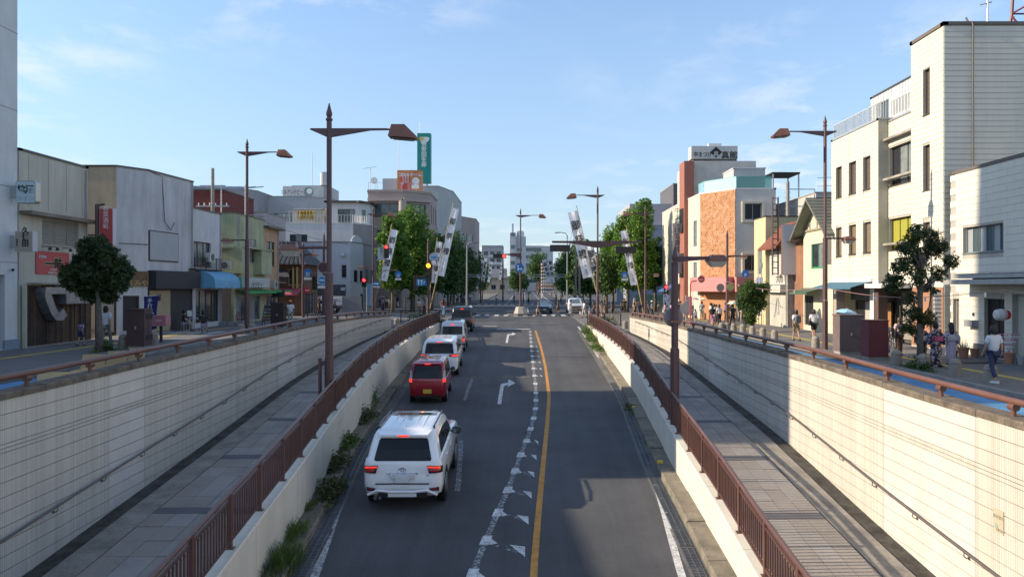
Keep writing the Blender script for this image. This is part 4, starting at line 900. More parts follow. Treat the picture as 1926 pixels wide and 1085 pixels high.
while z < 8.15:      # courses of large tiles
    zt = min(z+.30, 8.18); u = (.45 if k % 2 else 0); g = MB()
    while u < f.L:
        a_, b_ = max(u, 0), min(u+.9, f.L); u += .9
        if b_-a_ < .05: continue
        segs = [(a_, b_)]
        for h in hs:
            if h[2] < zt-.01 and h[3] > z+.01:
                ns = []
                for p_, q_ in segs:
                    if h[1] <= p_ or h[0] >= q_: ns.append((p_, q_)); continue
                    if h[0] > p_: ns.append((p_, h[0]))
                    if h[1] < q_: ns.append((h[1], q_))
                segs = ns
        for p_, q_ in segs:
            if q_-p_ > .04: f.box(g, p_+.005, q_-.005, z+.005, zt-.005, .0, .022)
    tag(g.build('tile_course', cream, r1), kind='stuff'); z += .30; k += 1
g = MB(); h = f.rect(1825, 536, 1926, 546); f.box(g, h[0], f.L, 3.12, 3.32, 0, 1.15); f.box(g, h[0]+.2, f.L, 3.38, 3.52, 0, .9); g.build('canopy', M('canopy_grey', (.35, .35, .33), streak=.2), r1)
for k in range(6): g = MB(); f.box(g, h[0]+.3+k*1.3, h[0]+1.5+k*1.3, 3.50, 3.58, .05, .88); g.build('canopy_sheet', M('canopy_mauve', (.22, .19, .19)), r1)
g = MB(); h = f.rect(1826, 602, 1842, 614); f.box(g, h[0], h[1], h[2], h[3], .02, .32); g.build('letter_box', alu, r1)
g = MB(); h = f.rect(1831, 588, 1834, 594); f.box(g, h[0], h[1], h[2], h[3], .02, .06); g.build('intercom', dark, r1)
g = MB(); h = f.rect(1838, 650, 1850, 672); f.box(g, h[0]-.2, h[1]+.1, .0, .55, .02, .06); g.build('dark_base', M('base_dark_grey', (.10, .10, .10)), r1)
# gap with grey cladding
gp_, GP = building('grey_clad_strip', 'narrow dark grey corrugated infill between the cream and the tall white building', [(XW+.6, 34.8), (XW+.6, 34.38), (30, 34.38), (30, 34.8)], -.3, 8.0, M('clad_grey', (.10, .12, .14), .6))
# tall white sided block
side = M('siding_cream', (.60, .565, .47), .75, var=.06, scale=.4, streak=.10, fine=.03)
sidej = M('siding_joint', (.42, .40, .33), .9)
wt_ = dict(cols=1, fm_=alu_br, pm=P('pane_brown', (.11, .09, .075), .2), sill=True)
tall, TFc = building('tall_white_building', 'tall cream-white building clad in horizontal siding, blank side wall towards the bridge', [(XW, 37.75), (XW, 34.85), (34, 34.85), (34, 37.75)], -.3, 15.35, sidej,
    wins=[W(0, 1737, 130, 1750, 215, **wt_), W(0, 1737, 273, 1750, 358, **wt_), W(0, 1737, 418, 1750, 470, **wt_)], depth=.2, cop=M('cop_brown', (.13, .11, .09)), cop_h=.14, cop_o=.07)
for i, wl in ((0, [(1737, 130, 1750, 215), (1737, 273, 1750, 358), (1737, 418, 1750, 470)]), (1, [])):
    f = TFc[i]; clad(tall, f, .1 if i else 3.0, 15.3, .262, [f.rect(*q) for q in wl], side)
MB().tube([(21.1, 34.78, 15.5), (21.1, 34.72, 15.2), (21.12, 34.74, 9), (21.1, 34.74, 8)], .035, 6).tube([(21.0, 34.9, 15.45), (21.0, 35.1, 15.75), (21.2, 35.2, 15.45)], .05, 6).build('rain_cable', P('cable_brown', (.10, .08, .07)), tall)
f = TFc[0]; g = MB(); h = f.rect(1718, 508, 1776, 640); f.box(g, .1, f.L, .1, 3.0, 0, .05); g.build('ground_floor_wall', M('gf_orange', (.33, .17, .10), .8, var=.1), tall)
# three-storey part
w2 = dict(cols=1, fm_=alu_br, pm=P('pane_tan', (.20, .15, .10), .25), sill=True)
wl = [(1573, 314, 1584, 371), (1597, 305, 1611, 364), (1624, 295, 1638, 356), (1573, 428, 1584, 482), (1597, 423, 1611, 478), (1624, 418, 1639, 475)]
low, LF = building('three_storey_wing', 'three-storey cream sided wing with slim bronze windows and roof balcony', [(XW, 47.5), (XW, 41.25), (30, 41.25), (30, 47.5)], 3.2, 12.35, sidej, wins=[W(0, *q, **(wt_ if q[1] < 400 else w2)) for q in wl], depth=.2, cop=alu, cop_h=.08)
clad(low, LF[0], 3.2, 12.3, .262, [LF[0].rect(*q) for q in wl], side)
g = MB(); LF[0].box(g, 2.55, 2.57, 3.2, 12.3, .03, .036); g.build('vertical_joint', sidej, low)
mid, MF = building('recessed_bay', 'set-back middle bay of the cream sided building with wide bronze windows', [(XW+.55, 41.2), (XW+.55, 37.8), (30, 37.8), (30, 41.2)], 3.2, 12.2, sidej,
    wins=[W(0, 1660, 274, 1716, 347, cols=3, fm_=alu_br, pm=[glass_d, glass_c, glass_c]), W(0, 1661, 410, 1716, 470, cols=3, fm_=alu_br, pm=glass_y)], depth=.25, cop=alu, cop_h=.08)
clad(mid, MF[0], 3.2, 12.15, .262, [MF[0].rect(1660, 274, 1716, 347), MF[0].rect(1661, 410, 1716, 470)], side)
f = MF[0]
for z in (5.3, 8.9, 11.1): g = MB(); f.box(g, 0, f.L, z, z+.12, 0, .35); g.build('ledge', M('ledge_dirty', (.34, .31, .26), var=.4, streak=.3), mid)
for fz, (bt, bf) in enumerate(((low, LF[0]), (mid, MF[0]))): rail(bt, bf, .0, bf.L, 12.42, .95, M('rail_white', (.50, .51, .50), .5), d=-.15, step=.16, posts=1.6, r=.03)
g, GF = building('roof_house', 'white sheet-metal roof house with a window above the roof balcony', [(XW+1.9, 46.2), (XW+1.9, 37.9), (28, 37.9), (28, 46.2)], 12.3, 14.75, M('sheet_white', (.55, .58, .58), .6, streak=.15), wins=[dict(f=0, r=(.7, 2.3, 12.9, 14.2), cols=2, pm=glass_b)], cop=alu_br, cop_h=.08, cop_o=.05)
for k in range(26): q = MB(); GF[0].box(q, k*.32, k*.32+.03, 12.35, 14.7, 0, .03); q.build('rib', M('sheet_white', (.5, .5, .5)), g)
# ground floor of the wing
gf = thing('ground_floor_shops', 'recessed shops with blue awning, pillars and roller shutter under the cream wing', 'shopfront', (20, 43, 0))
part_box(gf, 'back_wall', M('shop_back', (.08, .075, .07)), 21.3, 21.5, 37.8, 47.5, -.1, 3.2)
part_box(gf, 'soffit', conc, 19.9, 21.3, 37.8, 47.4, 3.05, 3.2)
for y, m_ in ((47.1, M('pillar_pinkish', (.36, .30, .27), var=.1)), (42.1, white_f), (41.55, M('pillar_brick', (.10, .06, .05), var=.4, scale=12))): part_box(gf, 'pillar', m_, XW+.02, XW+.55, y-.22, y+.24, -.05, 3.18)
gF = Fac((21.28, 47.4), (21.28, 37.9))
g = MB(); gF.box(g, .2, 5.0, 2.2, 3.0, .02, .4); g.build('sign_band', P('band_grey', (.12, .13, .14)), gf)
window(gF, [.5, 5.0, .1, 2.15], gf, cols=4, fm_=alu_br, pm=[glass_d, P('notice_white', (.4, .4, .38)), glass_d, M('door_wood', (.36, .17, .06))], depth=-.12, name='shop_window', sill=False)
rs = MB(); gF.box(rs, 5.9, 9.3, .1, 2.75, .02, .06); so = rs.build('roller_shutter', M('shutter_grey', (.30, .28, .25), .6, streak=.1), gf)
for k in range(22): q = MB(); gF.box(q, 5.92, 9.28, .12+k*.12, .20+k*.12, .06, .075); q.build('shutter_slat', M('shutter_grey', (.3, .3, .3)), so)
awf = Fac((XW, 47.5), (XW, 37.9)); awning(gf, awf, .05, 5.6, 3.35, .38, 1.3, M('awning_teal', (.05, .14, .20), .7, var=.1), val=.06)
g = MB(); awf.box(g, 0, 5.6, 3.3, 3.45, 0, .15); awf.box(g, 5.6, 9.6, 2.95, 3.2, 0, .5); g.build('awning_case', white_f, gf)
# roof mast and lattice tower
t = thing('roof_mast', 'thin white antenna mast on the roof of the tall white building', 'antenna', (22.9, 36.5, 15.3)); MB().tube([(22.9, 36.5, 15.3), (22.9, 36.5, 18.6)], .045, 6).tube([(22.5, 36.5, 16.9), (23.1, 36.5, 17.05)], .03, 5).build('mast', alu, t)
t = thing('lattice_tower', 'dark red steel lattice tower foot on the roof at the upper right corner', 'tower', (27, 40, 15.3)); g = MB(); lat = P('lattice_red', (.13, .03, .03), .5)
for sx_, sy_ in ((-1, -1), (1, -1), (1, 1), (-1, 1)): MB().tube([(27.9+sx_*1.2, 40+sy_*1.2, 15.3), (27.9+sx_*.9, 40+sy_*.9, 18.1), (27.9+sx_*.8, 40+sy_*.8, 22)], .09, 6).build('leg', lat, t)
for a_, b_ in (((-1, -1), (1, -1)), ((1, -1), (1, 1)), ((1, 1), (-1, 1)), ((-1, 1), (-1, -1))):
    q = MB(); q.tube([(27.9+a_[0]*1.2, 40+a_[1]*1.2, 15.4), (27.9+b_[0]*.9, 40+b_[1]*.9, 18)], .05, 5); q.tube([(27.9+b_[0]*1.2, 40+b_[1]*1.2, 15.4), (27.9+a_[0]*.9, 40+a_[1]*.9, 18)], .05, 5); q.tube([(27.9+a_[0]*.9, 40+a_[1]*.9, 18.1), (27.9+b_[0]*.9, 40+b_[1]*.9, 18.1)], .05, 5); q.build('brace', lat, t)

# yellow gabled house
yl = M('yellow_wall', (.60, .555, .40), .85, var=.06, streak=.08)
y1, YF = building('yellow_gabled_house', 'small pale yellow house with green-grey gabled roof and green window frame', [(XW+.1, 52.6), (XW+.1, 47.6), (27, 47.6), (27, 52.6)], -.3, 6.9, yl, wins=[W(0, 1526, 458, 1549, 503, cols=2, fm_=P('frame_green', (.02, .25, .12)), pm=[glass_d, glass_c]), W(0, 1513, 555, 1530, 612, cols=1, fm_=alu, pm=dark, sill=False)])
rg = M('roof_green_grey', (.16, .17, .14), .8, var=.2)
for sgn_, nm in ((1, 'roof'), (-1, 'roof')):
    yc = 50.1; g = MB(); q = [(XW-.7, yc, 9.0), (28, yc, 9.0), (28, yc+sgn_*3.1, 6.4), (XW-.7, yc+sgn_*3.1, 6.4)]
    g.add(q + [(p[0], p[1], p[2]-.16) for p in q], [(0, 1, 2, 3), (7, 6, 5, 4), (0, 3, 7, 4), (1, 5, 6, 2), (2, 6, 7, 3), (0, 4, 5, 1)]); ro = g.build('roof', rg, y1)
    for k in range(11): s_ = MB(); a_ = k*.28; s_.box(XW-.7, 28, yc+sgn_*a_-.01, yc+sgn_*a_+.02, 9.0-a_*.839-.0, 9.0-a_*.839+.045); s_.build('roof_course', rg, ro)
g = MB(); g.add([(XW+.1, 52.6, 6.9), (XW+.1, 47.6, 6.9), (XW+.1, 50.1, 8.95)], [(0, 1, 2)]); g.build('gable', yl, y1)
g = MB(); YF[0].box(g, -.1, 5.1, 6.85, 7.0, 0, .1); YF[0].box(g, 2.45, 2.55, 7, 8.8, 0, .06); YF[0].box(g, 1.2, 1.3, 7, 7.9, 0, .06); YF[0].box(g, 3.7, 3.8, 7, 7.9, 0, .06); g.build('gable_timber', M('gable_wood', (.28, .24, .16)), y1)
awning(y1, YF[0], .2, 3.4, 2.95, .3, 1.1, M('awning_dark_green', (.05, .10, .06)), val=.12)
g = MB(); YF[0].box(g, 4.2, 4.9, 4.5, 6.5, 0, .05); g.build('shutter_box', M('dark_panel', (.12, .11, .1)), y1)
# rust-coloured slit house and old shuttered shop
ru = M('rust_wall', (.27, .13, .075), .85, var=.2, streak=.2)
o1, OF = building('rust_coloured_house', 'narrow rust-coloured house with brown tile eaves between the old shop and the yellow house', [(XW+.2, 54.6), (XW+.2, 52.7), (27, 52.7), (27, 54.6)], -.3, 6.6, ru); g = MB(); g.add([(XW-.5, 52.6, 6.35), (XW-.5, 54.7, 6.35), (23, 54.7, 7.6), (23, 52.6, 7.6)], [(0, 1, 2, 3), (3, 2, 1, 0)]); g.build('eaves', M('eave_brown', (.20, .08, .05)), o1)
ow = M('old_panel_white', (.50, .49, .44), .8, var=.15, streak=.3)
o2, O2 = building('old_shuttered_shop', 'old closed shop with stained white sign wall, brown hipped eave and graffitied roller shutter', [(XW-.3, 58.6), (XW-.3, 54.7), (27, 54.7), (27, 58.6)], -.3, 6.0, [ow, M('stained_side', (.28, .28, .27), var=.3, streak=.4)])
f = O2[0]; g = MB(); f.box(g, .3, f.L-.15, 3.2, 5.8, 0, .12); g.build('sign_wall', ow, o2); g = MB(); f.box(g, .2, f.L-.1, 2.6, 3.15, 0, .5); g.build('ledge_box', ow, o2)
sh = MB(); f.box(sh, .3, f.L-.1, .0, 2.6, .02, .06); so = sh.build('roller_shutter', M('shutter_old', (.48, .46, .40), .7, streak=.3), o2)
for k in range(20): q = MB(); f.box(q, .32, f.L-.12, .05+k*.127, .14+k*.127, .06, .08); q.build('shutter_slat', M('shutter_old', (.3, .3, .3)), so)
q = MB(); pts = [f.P(1.4, .7, .09), f.P(1.9, 2.1, .09), f.P(1.7, 1.2, .09), f.P(2.4, .9, .09), f.P(2.1, 2.2, .09), f.P(2.7, 1.5, .09)]; q.tube(pts, .035, 4).build('graffiti', P('graffiti_grey', (.22, .24, .26)), o2)
g = MB(); zz_ = 6.0; g.add([f.P(-.2, 6.0, .9), f.P(f.L+.1, 6.0, .9), f.P(f.L+.1, 7.9, -.7), f.P(.9, 7.9, -.7), f.P(-.2, 6.0, -2), f.P(f.L+.1, 6.0, -2), f.P(f.L+.1, 5.85, .9), f.P(-.2, 5.85, .9)], [(0, 1, 2, 3), (0, 3, 4), (1, 5, 2), (7, 6, 1, 0)]); g.build('hipped_eave', M('eave_red_brown', (.18, .06, .035), .8, var=.15), o2)
text('天宝', .55, P('blue_ink', (.08, .15, .35)), f.P(1.0, 4.9, .13), FW, o2, vertical=True); text('六助', .7, ink, f.P(2.6, 3.6, .13), FW, o2, bold=.02)
ps = sign_box('projecting_sign', 'tall blank pale sign box projecting from the old shuttered shop', 19.0, 20.3, 54.35, 54.6, 3.9, 7.6, P('blank_sign', (.50, .53, .56), .4), P('rust_case', (.15, .08, .06)))
lf = thing('sign_frame_tower', 'rusty open ladder-like sign frame rising beside the old shuttered shop', 'sign frame', (18.9, 55, 3)); 
for dx_ in (0, .42): MB().tube([(18.5+dx_, 55, 3.9), (18.5+dx_, 55, 9.7)], .06, 4).build('upright', P('rust_dark', (.07, .035, .03)), lf)
for k in range(14): MB().tube([(18.5, 55, 4+k*.43), (18.92, 55, 4+k*.43)], .03, 4).build('rung', P('rust_dark', (.07, .035, .03)), lf)
mb_ = thing('meter_box', 'yellowish electric meter box with hanging cables on the old shop corner', 'meter box', (20.4, 54.3, 4.2)); MB().box(20.2, 20.8, 54.3, 54.6, 4.1, 4.8).build('box', M('meter_yellow', (.42, .38, .2)), mb_); MB().tube([(20.5, 54.4, 4.1), (20.3, 54.35, 3.0), (20.9, 54.35, 2.6), (20.8, 54.4, 1.4)], .03, 5).build('cable', dark, mb_)
# yellow slim building
y2, Y2 = building('slim_yellow_building', 'slim yellow building with two small windows behind the round street tree', [(XW-.6, 61.6), (XW-.6, 58.7), (27, 58.7), (27, 61.6)], -.3, 8.6, M('yellow_strong', (.56, .48, .29), .85, var=.06, streak=.08), wins=[dict(f=0, r=(.9, 1.9, 4.0, 6.0), cols=1, pm=glass_c, fm_=white_f), dict(f=0, r=(.9, 1.9, .9, 2.6), cols=1, pm=glass_c, fm_=white_f)], cop=alu_br, cop_h=.05)
g = MB(); Y2[0].box(g, .6, 2.2, 2.6, 3.8, 0, .06); g.build('small_sign', P('sign_violet', (.22, .24, .36)), y2)
# long grey-white building behind
lg, LG = building('long_grey_building', 'long pale grey building with round-cornered windows behind the low houses', [(24.5, 62), (46, 62), (46, 80), (24.5, 80)], -.3, 10.9, M('long_grey', (.42, .41, .39), .85, var=.06, streak=.08), wins=[dict(f=0, r=(.3+k*5, 3.8+k*5, 6.7, 8.6), cols=2, pm=[glass_c, glass_b], fm_=P('frame_dark', (.05, .05, .05))) for k in range(4)], cop=conc, cop_h=.08)
g = MB(); 
for k in range(8): LG[0].box(g, k*2.7, k*2.7+.03, 0, 10.8, 0, .01)
g.build('panel_joint', P('joint_lg', (.25, .24, .23)), lg)
part_box(lg, 'lean_roof', M('corrugated_white', (.5, .5, .48), streak=.3), 21, 30, 60.0, 61.9, 5.2, 6.6)
fr = thing('roof_frame', 'steel antenna frame on the roof of the long grey building', 'frame', (27, 63, 10.9))
for x in (26.6, 29, 31.5): MB().tube([(x, 63, 10.9), (x, 63, 12.9)], .05, 4).build('post', alu, fr)
for z in (11.6, 12.8): MB().tube([(26.6, 63, z), (34, 63, z)], .03, 4).build('bar', alu, fr)

# corner photo studio: orange brick facet, red pylon, white tower with sign board
stu = M('studio_white', (.55, .51, .42), .85, var=.05, streak=.06); stu_g = M('studio_grey_side', (.50, .49, .47), .85, var=.05, streak=.06)
orb = M('orange_tile_wall', (.44, .22, .11), .85, var=.2, scale=6, bump=.4, bscale=14, fine=.25)
poly = [(16.5, 88), (16.4, 74.5), (16.5, 73), (16.62, 69.6), (18.9, 66), (22.5, 66), (22.5, 88)]
st, SF = building('corner_studio_building', 'three-storey corner building with orange tiled facet, red pylon, white walls and pink shop canopy', poly, -.3, 11.75, [stu, stu, stu, orb, stu_g, stu_g, stu_g],
    wins=[W(0, 1270, 408, 1285, 500, cols=2, rows=2, pm=glass_c, fm_=alu), dict(f=2, r=(1.0, 2.2, 7.0, 9.4), cols=1, pm=glass_c, fm_=alu), dict(f=2, r=(1.0, 2.2, 3.4, 5.4), cols=1, pm=glass_c, fm_=alu), W(4, 1400, 383, 1432, 413, cols=2, pm=glass_d, fm_=alu), W(4, 1400, 480, 1429, 509, cols=2, pm=glass_d, fm_=alu), dict(f=4, r=(.3, 3.3, .1, 2.4), cols=3, pm=[glass_d, P('poster_cream', (.5, .45, .35)), glass_d], sill=False)], cop=white_f, cop_h=.1, cop_o=.04)
f = SF[4]
for q in ((1400, 383, 1432, 413), (1400, 480, 1429, 509)):
    h = f.rect(*q); g = MB(); f.box(g, h[0]-.25, h[1]+.25, h[3]+.02, h[3]+.2, 0, .2); f.box(g, h[0]-.25, h[1]+.25, h[2]-.25, h[2]-.06, 0, .2); f.box(g, h[0]-.25, h[0]-.02, h[2]-.06, h[3]+.02, 0, .2); f.box(g, h[1]+.02, h[1]+.25, h[2]-.06, h[3]+.02, 0, .2); g.build('window_surround', stu, st)
f = SF[3]; random.seed(3); tm = [M('orange_tile_%d' % i, c, .8, var=.1) for i, c in enumerate([(.47, .235, .115), (.42, .20, .095), (.50, .27, .15)])]
z = 2.7; row = 0       # rough split-face tiles, one strip per course
while z < 11.6:
    g = MB(); u = -.15*(row % 2)
    while u < f.L:
        a_, b_ = max(0, u), min(f.L, u+.34); g.m = random.randrange(3)
        if b_-a_ > .03: f.box(g, a_+.006, b_-.006, z+.006, z+.20, 0, .02+random.random()*.05)
        u += .34
    tag(g.build('tile_course', tm, st), kind='stuff'); z += .21; row += 1
pyl = M('pylon_red', (.31, .12, .085), .8, var=.08); part_box(st, 'red_pylon', pyl, 16.05, 17.02, 73.9, 76.2, -.1, 15.6)
for z in (9.4-.9, 4.0): g = MB().box(15.9, 16.06, 74.2, 75.6, z, z+2.4); g.build('dark_window_bay', glass_d, st)
tw_, TW = building('studio_tower', 'white roof tower carrying the sign board on the corner studio building', [(17.04, 74.5), (23.4, 74.5), (23.4, 82), (17.04, 82)], 11.6, 15.7, M('tower_white', (.50, .48, .44), .85, streak=.08))
bb = thing('rooftop_sign', 'white rooftop sign board with brush lettering and black diamond emblem', 'billboard', (19.5, 75, 15.9)); MB().box(17.0, 21.7, 75.0, 76.4, 16.0, 17.3).build('board', M('board_grey_white', (.50, .50, .48), .7), bb)
for k in range(24): MB().box(17.2+k*.19, 17.28+k*.19, 75.1, 76.2, 15.7, 16.0).build('louvre', conc, bb)
text('中まつげ', .62, ink, (18.15, 74.97, 16.4), FC, bb, sx=.75, bold=.008); text('真館', .8, ink, (20.85, 74.97, 16.33), FC, bb, sx=1.05, bold=.008)
g = MB(); g.add([(19.5+.62*a_, 74.965, 16.66+.56*b_) for a_, b_ in ((0, -1), (1, 0), (0, 1), (-1, 0))], [(0, 1, 2, 3)]); g.build('diamond_emblem', ink, bb); text('兵', .55, wht, (19.5, 74.955, 16.45), FC, bb)
part_box(st, 'roof_dome', white_f, 18.9, 20.2, 75.5, 76.2, 17.3, 17.65).name = 'roof_dome'
box2, _ = building('stair_box', 'white stair box on the roof of the corner studio', [(19.3, 68), (22.2, 68), (22.2, 71.5), (19.3, 71.5)], 11.7, 13.9, stu_g, cop=white_f, cop_h=.08, cop_o=.06)
gl = P('glass_green', (.25, .50, .45), .15, trans=.6); rg_ = thing('glass_parapet', 'green glass parapet round the roof terrace of the corner studio', 'glass railing', (19, 67, 11.8))
for a_, b_ in (((16.9, 71.5), (17.0, 69.7)), ((17.0, 69.7), (19.1, 66.4)), ((19.1, 66.4), (22.3, 66.4))):
    q = Fac(a_, b_); g = MB(); q.box(g, .02, q.L-.02, 11.9, 12.9, -.01, .01); g.build('glass_panel', gl, rg_); g = MB(); q.box(g, 0, q.L, 12.9, 12.95, -.03, .03); g.build('rail', P('rail_teal', (.15, .4, .35)), rg_)
pg = thing('roof_pergola', 'dark pergola roof with glass screen on the studio roof corner', 'pergola', (23.4, 67, 11.8))
MB().box(22.4, 24.9, 66.6, 69.5, 13.2, 13.35).build('roof_sheet', dark, pg)
for x, y in ((22.5, 66.7), (24.8, 66.7), (24.8, 69.4)): MB().box(x-.05, x+.05, y-.05, y+.05, 10.8, 13.2).build('post', alu, pg)
pink = M('canopy_pink', (.52, .21, .20), .7, var=.06)
cn = thing('pink_canopy', 'pink fabric shop canopy wrapping the corner of the studio building', 'canopy', (17.5, 67, 3)); 
for i, (a_, b_) in enumerate((((16.35, 70.5), (16.35, 69.2)), ((16.35, 69.2), (18.6, 65.5)), ((18.6, 65.5), (22.4, 65.5)))):
    q = Fac(a_, b_); g = MB(); q.box(g, -.02, q.L+.02, 2.6, 3.9 if i == 1 else 3.9, 0, .9 if i else .5); g.build('canopy_side', pink, cn)
text('喫茶・軽食', .5, P('canopy_ink', (.62, .4, .36)), (20.4, 64.57, 3.0), FC, cn)
sg_ = sign_box('vertical_banner_sign', 'narrow white vertical sign with black brush lettering on the studio building', 15.45, 16.35, 76.5, 76.7, 4.4, 9.6, P('sign_offwhite', (.50, .49, .45)), P('sign_edge', (.1, .1, .1)))
text('中まつげ写真館', .7, ink, (15.9, 76.47, 8.85), FC, sg_, vertical=True, lead=.95)
g = Fac((16.4, 82), (16.4, 77)); awt = thing('blue_awning', 'blue and white striped shop awning on the studio side street wall', 'awning', (16, 80, 3)); awning(awt, g, 0, 5, 3.4, .7, 1.5, M('awning_navy', (.06, .12, .30)), val=.15)
# beyond: slate-blue building, tall dark slab, pale block
sl, SLF = building('slate_blue_building', 'blue-grey flat building across the side street behind the trees', [(17, 118), (24.5, 118), (38, 118), (38, 135), (17, 135)], -.2, 12.8, M('slate_blue', (.27, .30, .36), .85, var=.05, scale=.3), wins=[dict(f=0, r=(1.2+2.2*k, 2.6+2.2*k, 9, 10.4), cols=2, pm=glass_b) for k in range(3)], cop=conc)
part_box(sl, 'upper_block', M('pale_mauve', (.40, .38, .40)), 17.2, 30, 120, 134, 12.8, 16.5)
ds, DSF = building('dark_slab_block', 'tall dark slab block seen behind the red pylon', [(24, 118.5), (30, 118.5), (30, 130), (24, 130)], 12.8, 19.5, M('slab_dark', (.10, .10, .11)), cop=conc)
gn = thing('construction_screen', 'green construction screen fence on the far right corner', 'fence', (17, 96, 0))
for k in range(5): MB().box(14.5+k*1.3, 15.75+k*1.3, 96, 96.05, .1, 2.0).build('screen_panel', M('screen_green', (.12, .28, .22), .7), gn)
yb = thing('yellow_sign', 'yellow vertical sign board on the slate-blue building', 'sign', (16.3, 97, 2.6)); MB().box(14.9, 16.2, 96.6, 96.8, 2.6, 5.0).build('board', P('sign_yellow', (.72, .58, .02)), yb); text('P', 1.0, redm, (15.55, 96.58, 3.4), FC, yb)
# far end of the street
fm1 = M('far_white', (.50, .51, .52), .85, var=.04, scale=.1)
e1, E1 = building('far_white_office', 'large white office building with stair tower at the far end of the street', [(-3.6, 335), (8.5, 335), (13.5, 341), (13.5, 360), (-3.6, 360)], .5, 21.6, fm1, wins=[dict(f=0, r=(4.6, 11.6, z, z+1.6), cols=6, pm=glass_b) for z in (5, 8.6, 12.2, 15.8, 19.2)] + [dict(f=0, r=(.6, 2.8, z, z+1.6), cols=2, pm=glass_b) for z in (5, 8.6, 12.2, 15.8, 19.2)], depth=.4, cop=conc)
part_box(e1, 'stair_tower', fm1, -6.2, -3.6, 334, 345, .5, 27.5); part_box(e1, 'chimney', fm1, -5.4, -4.6, 338, 340, 27.5, 32)
part_box(e1, 'tower_top', fm1, -3.6, 1.0, 336, 345, 21.6, 26); 
for z in (6, 9.6, 13.2, 16.8, 20.4, 26): g = MB().box(-5.8, -4, 333.9, 334, z, z+1.6); g.build('window', glass_b, e1)
MB().lathe((-1.5, 340, 26), [(1.8, 0), (1.8, 2), (1.2, 2.8)], 14).build('water_tank', white_f, e1)
e2, E2 = building('far_grey_apartments', 'grey apartment tower at the far end left of the road', [(-17, 300), (-8.5, 300), (-8.5, 315), (-17, 315)], .5, 19.8, M('far_grey', (.33, .34, .36), .85), wins=[dict(f=0, r=(a_, a_+1.8, z, z+1.5), cols=1, pm=glass_b) for z in (4, 7, 10, 13, 16) for a_ in (.8, 3.4, 6.0)], depth=.4, cop=conc)
for z in (4, 7, 10, 13, 16): g = MB(); E2[0].box(g, 3.0, 8.3, z-.9, z+.1, 0, .8); g.build('balcony', fm1, e2)
e3, _ = building('far_tan_house', 'tan tiled-roof house at the far end of the street', [(-16, 250), (-5.5, 250), (-5.5, 262), (-16, 262)], .5, 6.2, M('far_tan', (.42, .35, .26)), wins=[dict(f=0, r=(a_, a_+1.6, 2.2, 3.8), cols=2) for a_ in (1.5, 5, 8)])
g = MB(); g.add([(-16.6, 249, 6.1), (-5, 249, 6.1), (-5, 263, 6.1), (-16.6, 263, 6.1), (-13, 256, 9.3), (-8.5, 256, 9.3)], [(0, 1, 5, 4), (1, 2, 5), (2, 3, 4, 5), (3, 0, 4)]); g.build('roof', M('far_roof', (.13, .13, .15)), e3)
e4, _ = building('far_orange_shop', 'low orange and white shop front at the far end right of the road', [(5, 300), (12, 300), (12, 306), (5, 306)], .6, 4.6, M('far_orange', (.55, .20, .12)), wins=[dict(f=0, r=(.5, 6.5, .8, 2.6), cols=5, pm=glass_b)])
hl = MB()
for (x0, x1, y, h, m_) in ((-60, -18, 320, 12, 'a'), (16, 60, 320, 11, 'b'), (-130, -62, 340, 9, 'c'), (62, 140, 330, 9, 'd'), (-30, 30, 420, 8, 'e')):
    random.seed(hash(m_) % 7 if False else ord(m_)); x = x0
    while x < x1:
        w_ = random.uniform(8, 14); hh = h*random.uniform(.5, 1.05); c_ = random.choice([(.40, .40, .40), (.46, .43, .38), (.33, .30, .28), (.42, .44, .46)])
        bx, BF = building('far_house', 'distant %s building in the far skyline' % random.choice(['grey', 'pale', 'beige']), [(x, y), (x+w_-.5, y), (x+w_-.5, y+12), (x, y+12)], .5, 1.5+hh, M('far_%d' % random.randrange(5), c_), wins=[dict(f=0, r=(1+q*2.4, 2.4+q*2.4, 2+z_*3, 3.3+z_*3), cols=1) for q in range(int((w_-2)/2.4)) for z_ in range(int((hh-1.5)/3))], depth=.2, group='distant buildings of the far skyline')
        bx['label'] = 'small distant building in the far skyline at street end'
        x += w_
# wooded hill line
g = MB(); n = 60; R = []
for i in range(n+1):
    x = -900+1800*i/n; R.append([(x, 880, -1), (x, 900, 10+7*math.sin(i*.7)*math.sin(i*.23+1)), (x, 960, -1)])
tag(g.rings(R, cap=False, closed=False).build('hills', M('hill_green', (.07, .10, .09), .95)), kind='structure')
# lantern stand at the far right
lt = thing('lantern_tower', 'festival tower of rows of white paper lanterns beside the far road', 'lantern tower', (8, 200, .6))
lm = M('paper_lantern', (.55, .50, .45), .7, var=0, fine=0); me = None
for r_i in range(9):
    MB().tube([(4.7, 200, 1.5+r_i*.92), (10.6, 200, 1.5+r_i*.92)], .06, 4).build('lantern_rail', P('lantern_wood', (.1, .05, .03)), lt)
    for k in range(11):
        if me is None: o = MB().lathe((0, 0, -.75), [(.08, 0), (.2, .06), (.24, .3), (.2, .56), (.08, .62)], 8).build('lantern', lm, lt); me = o.data
        else: o = link('lantern', me, lt)
        o.location = (4.95+k*.54, 199.9, 1.5+r_i*.92+.7)
for x in (4.7, 7.6, 10.6): MB().tube([(x, 200.1, .6), (x, 200.1, 9.9)], .12, 5).build('post', P('lantern_wood', (.1, .05, .03)), lt)
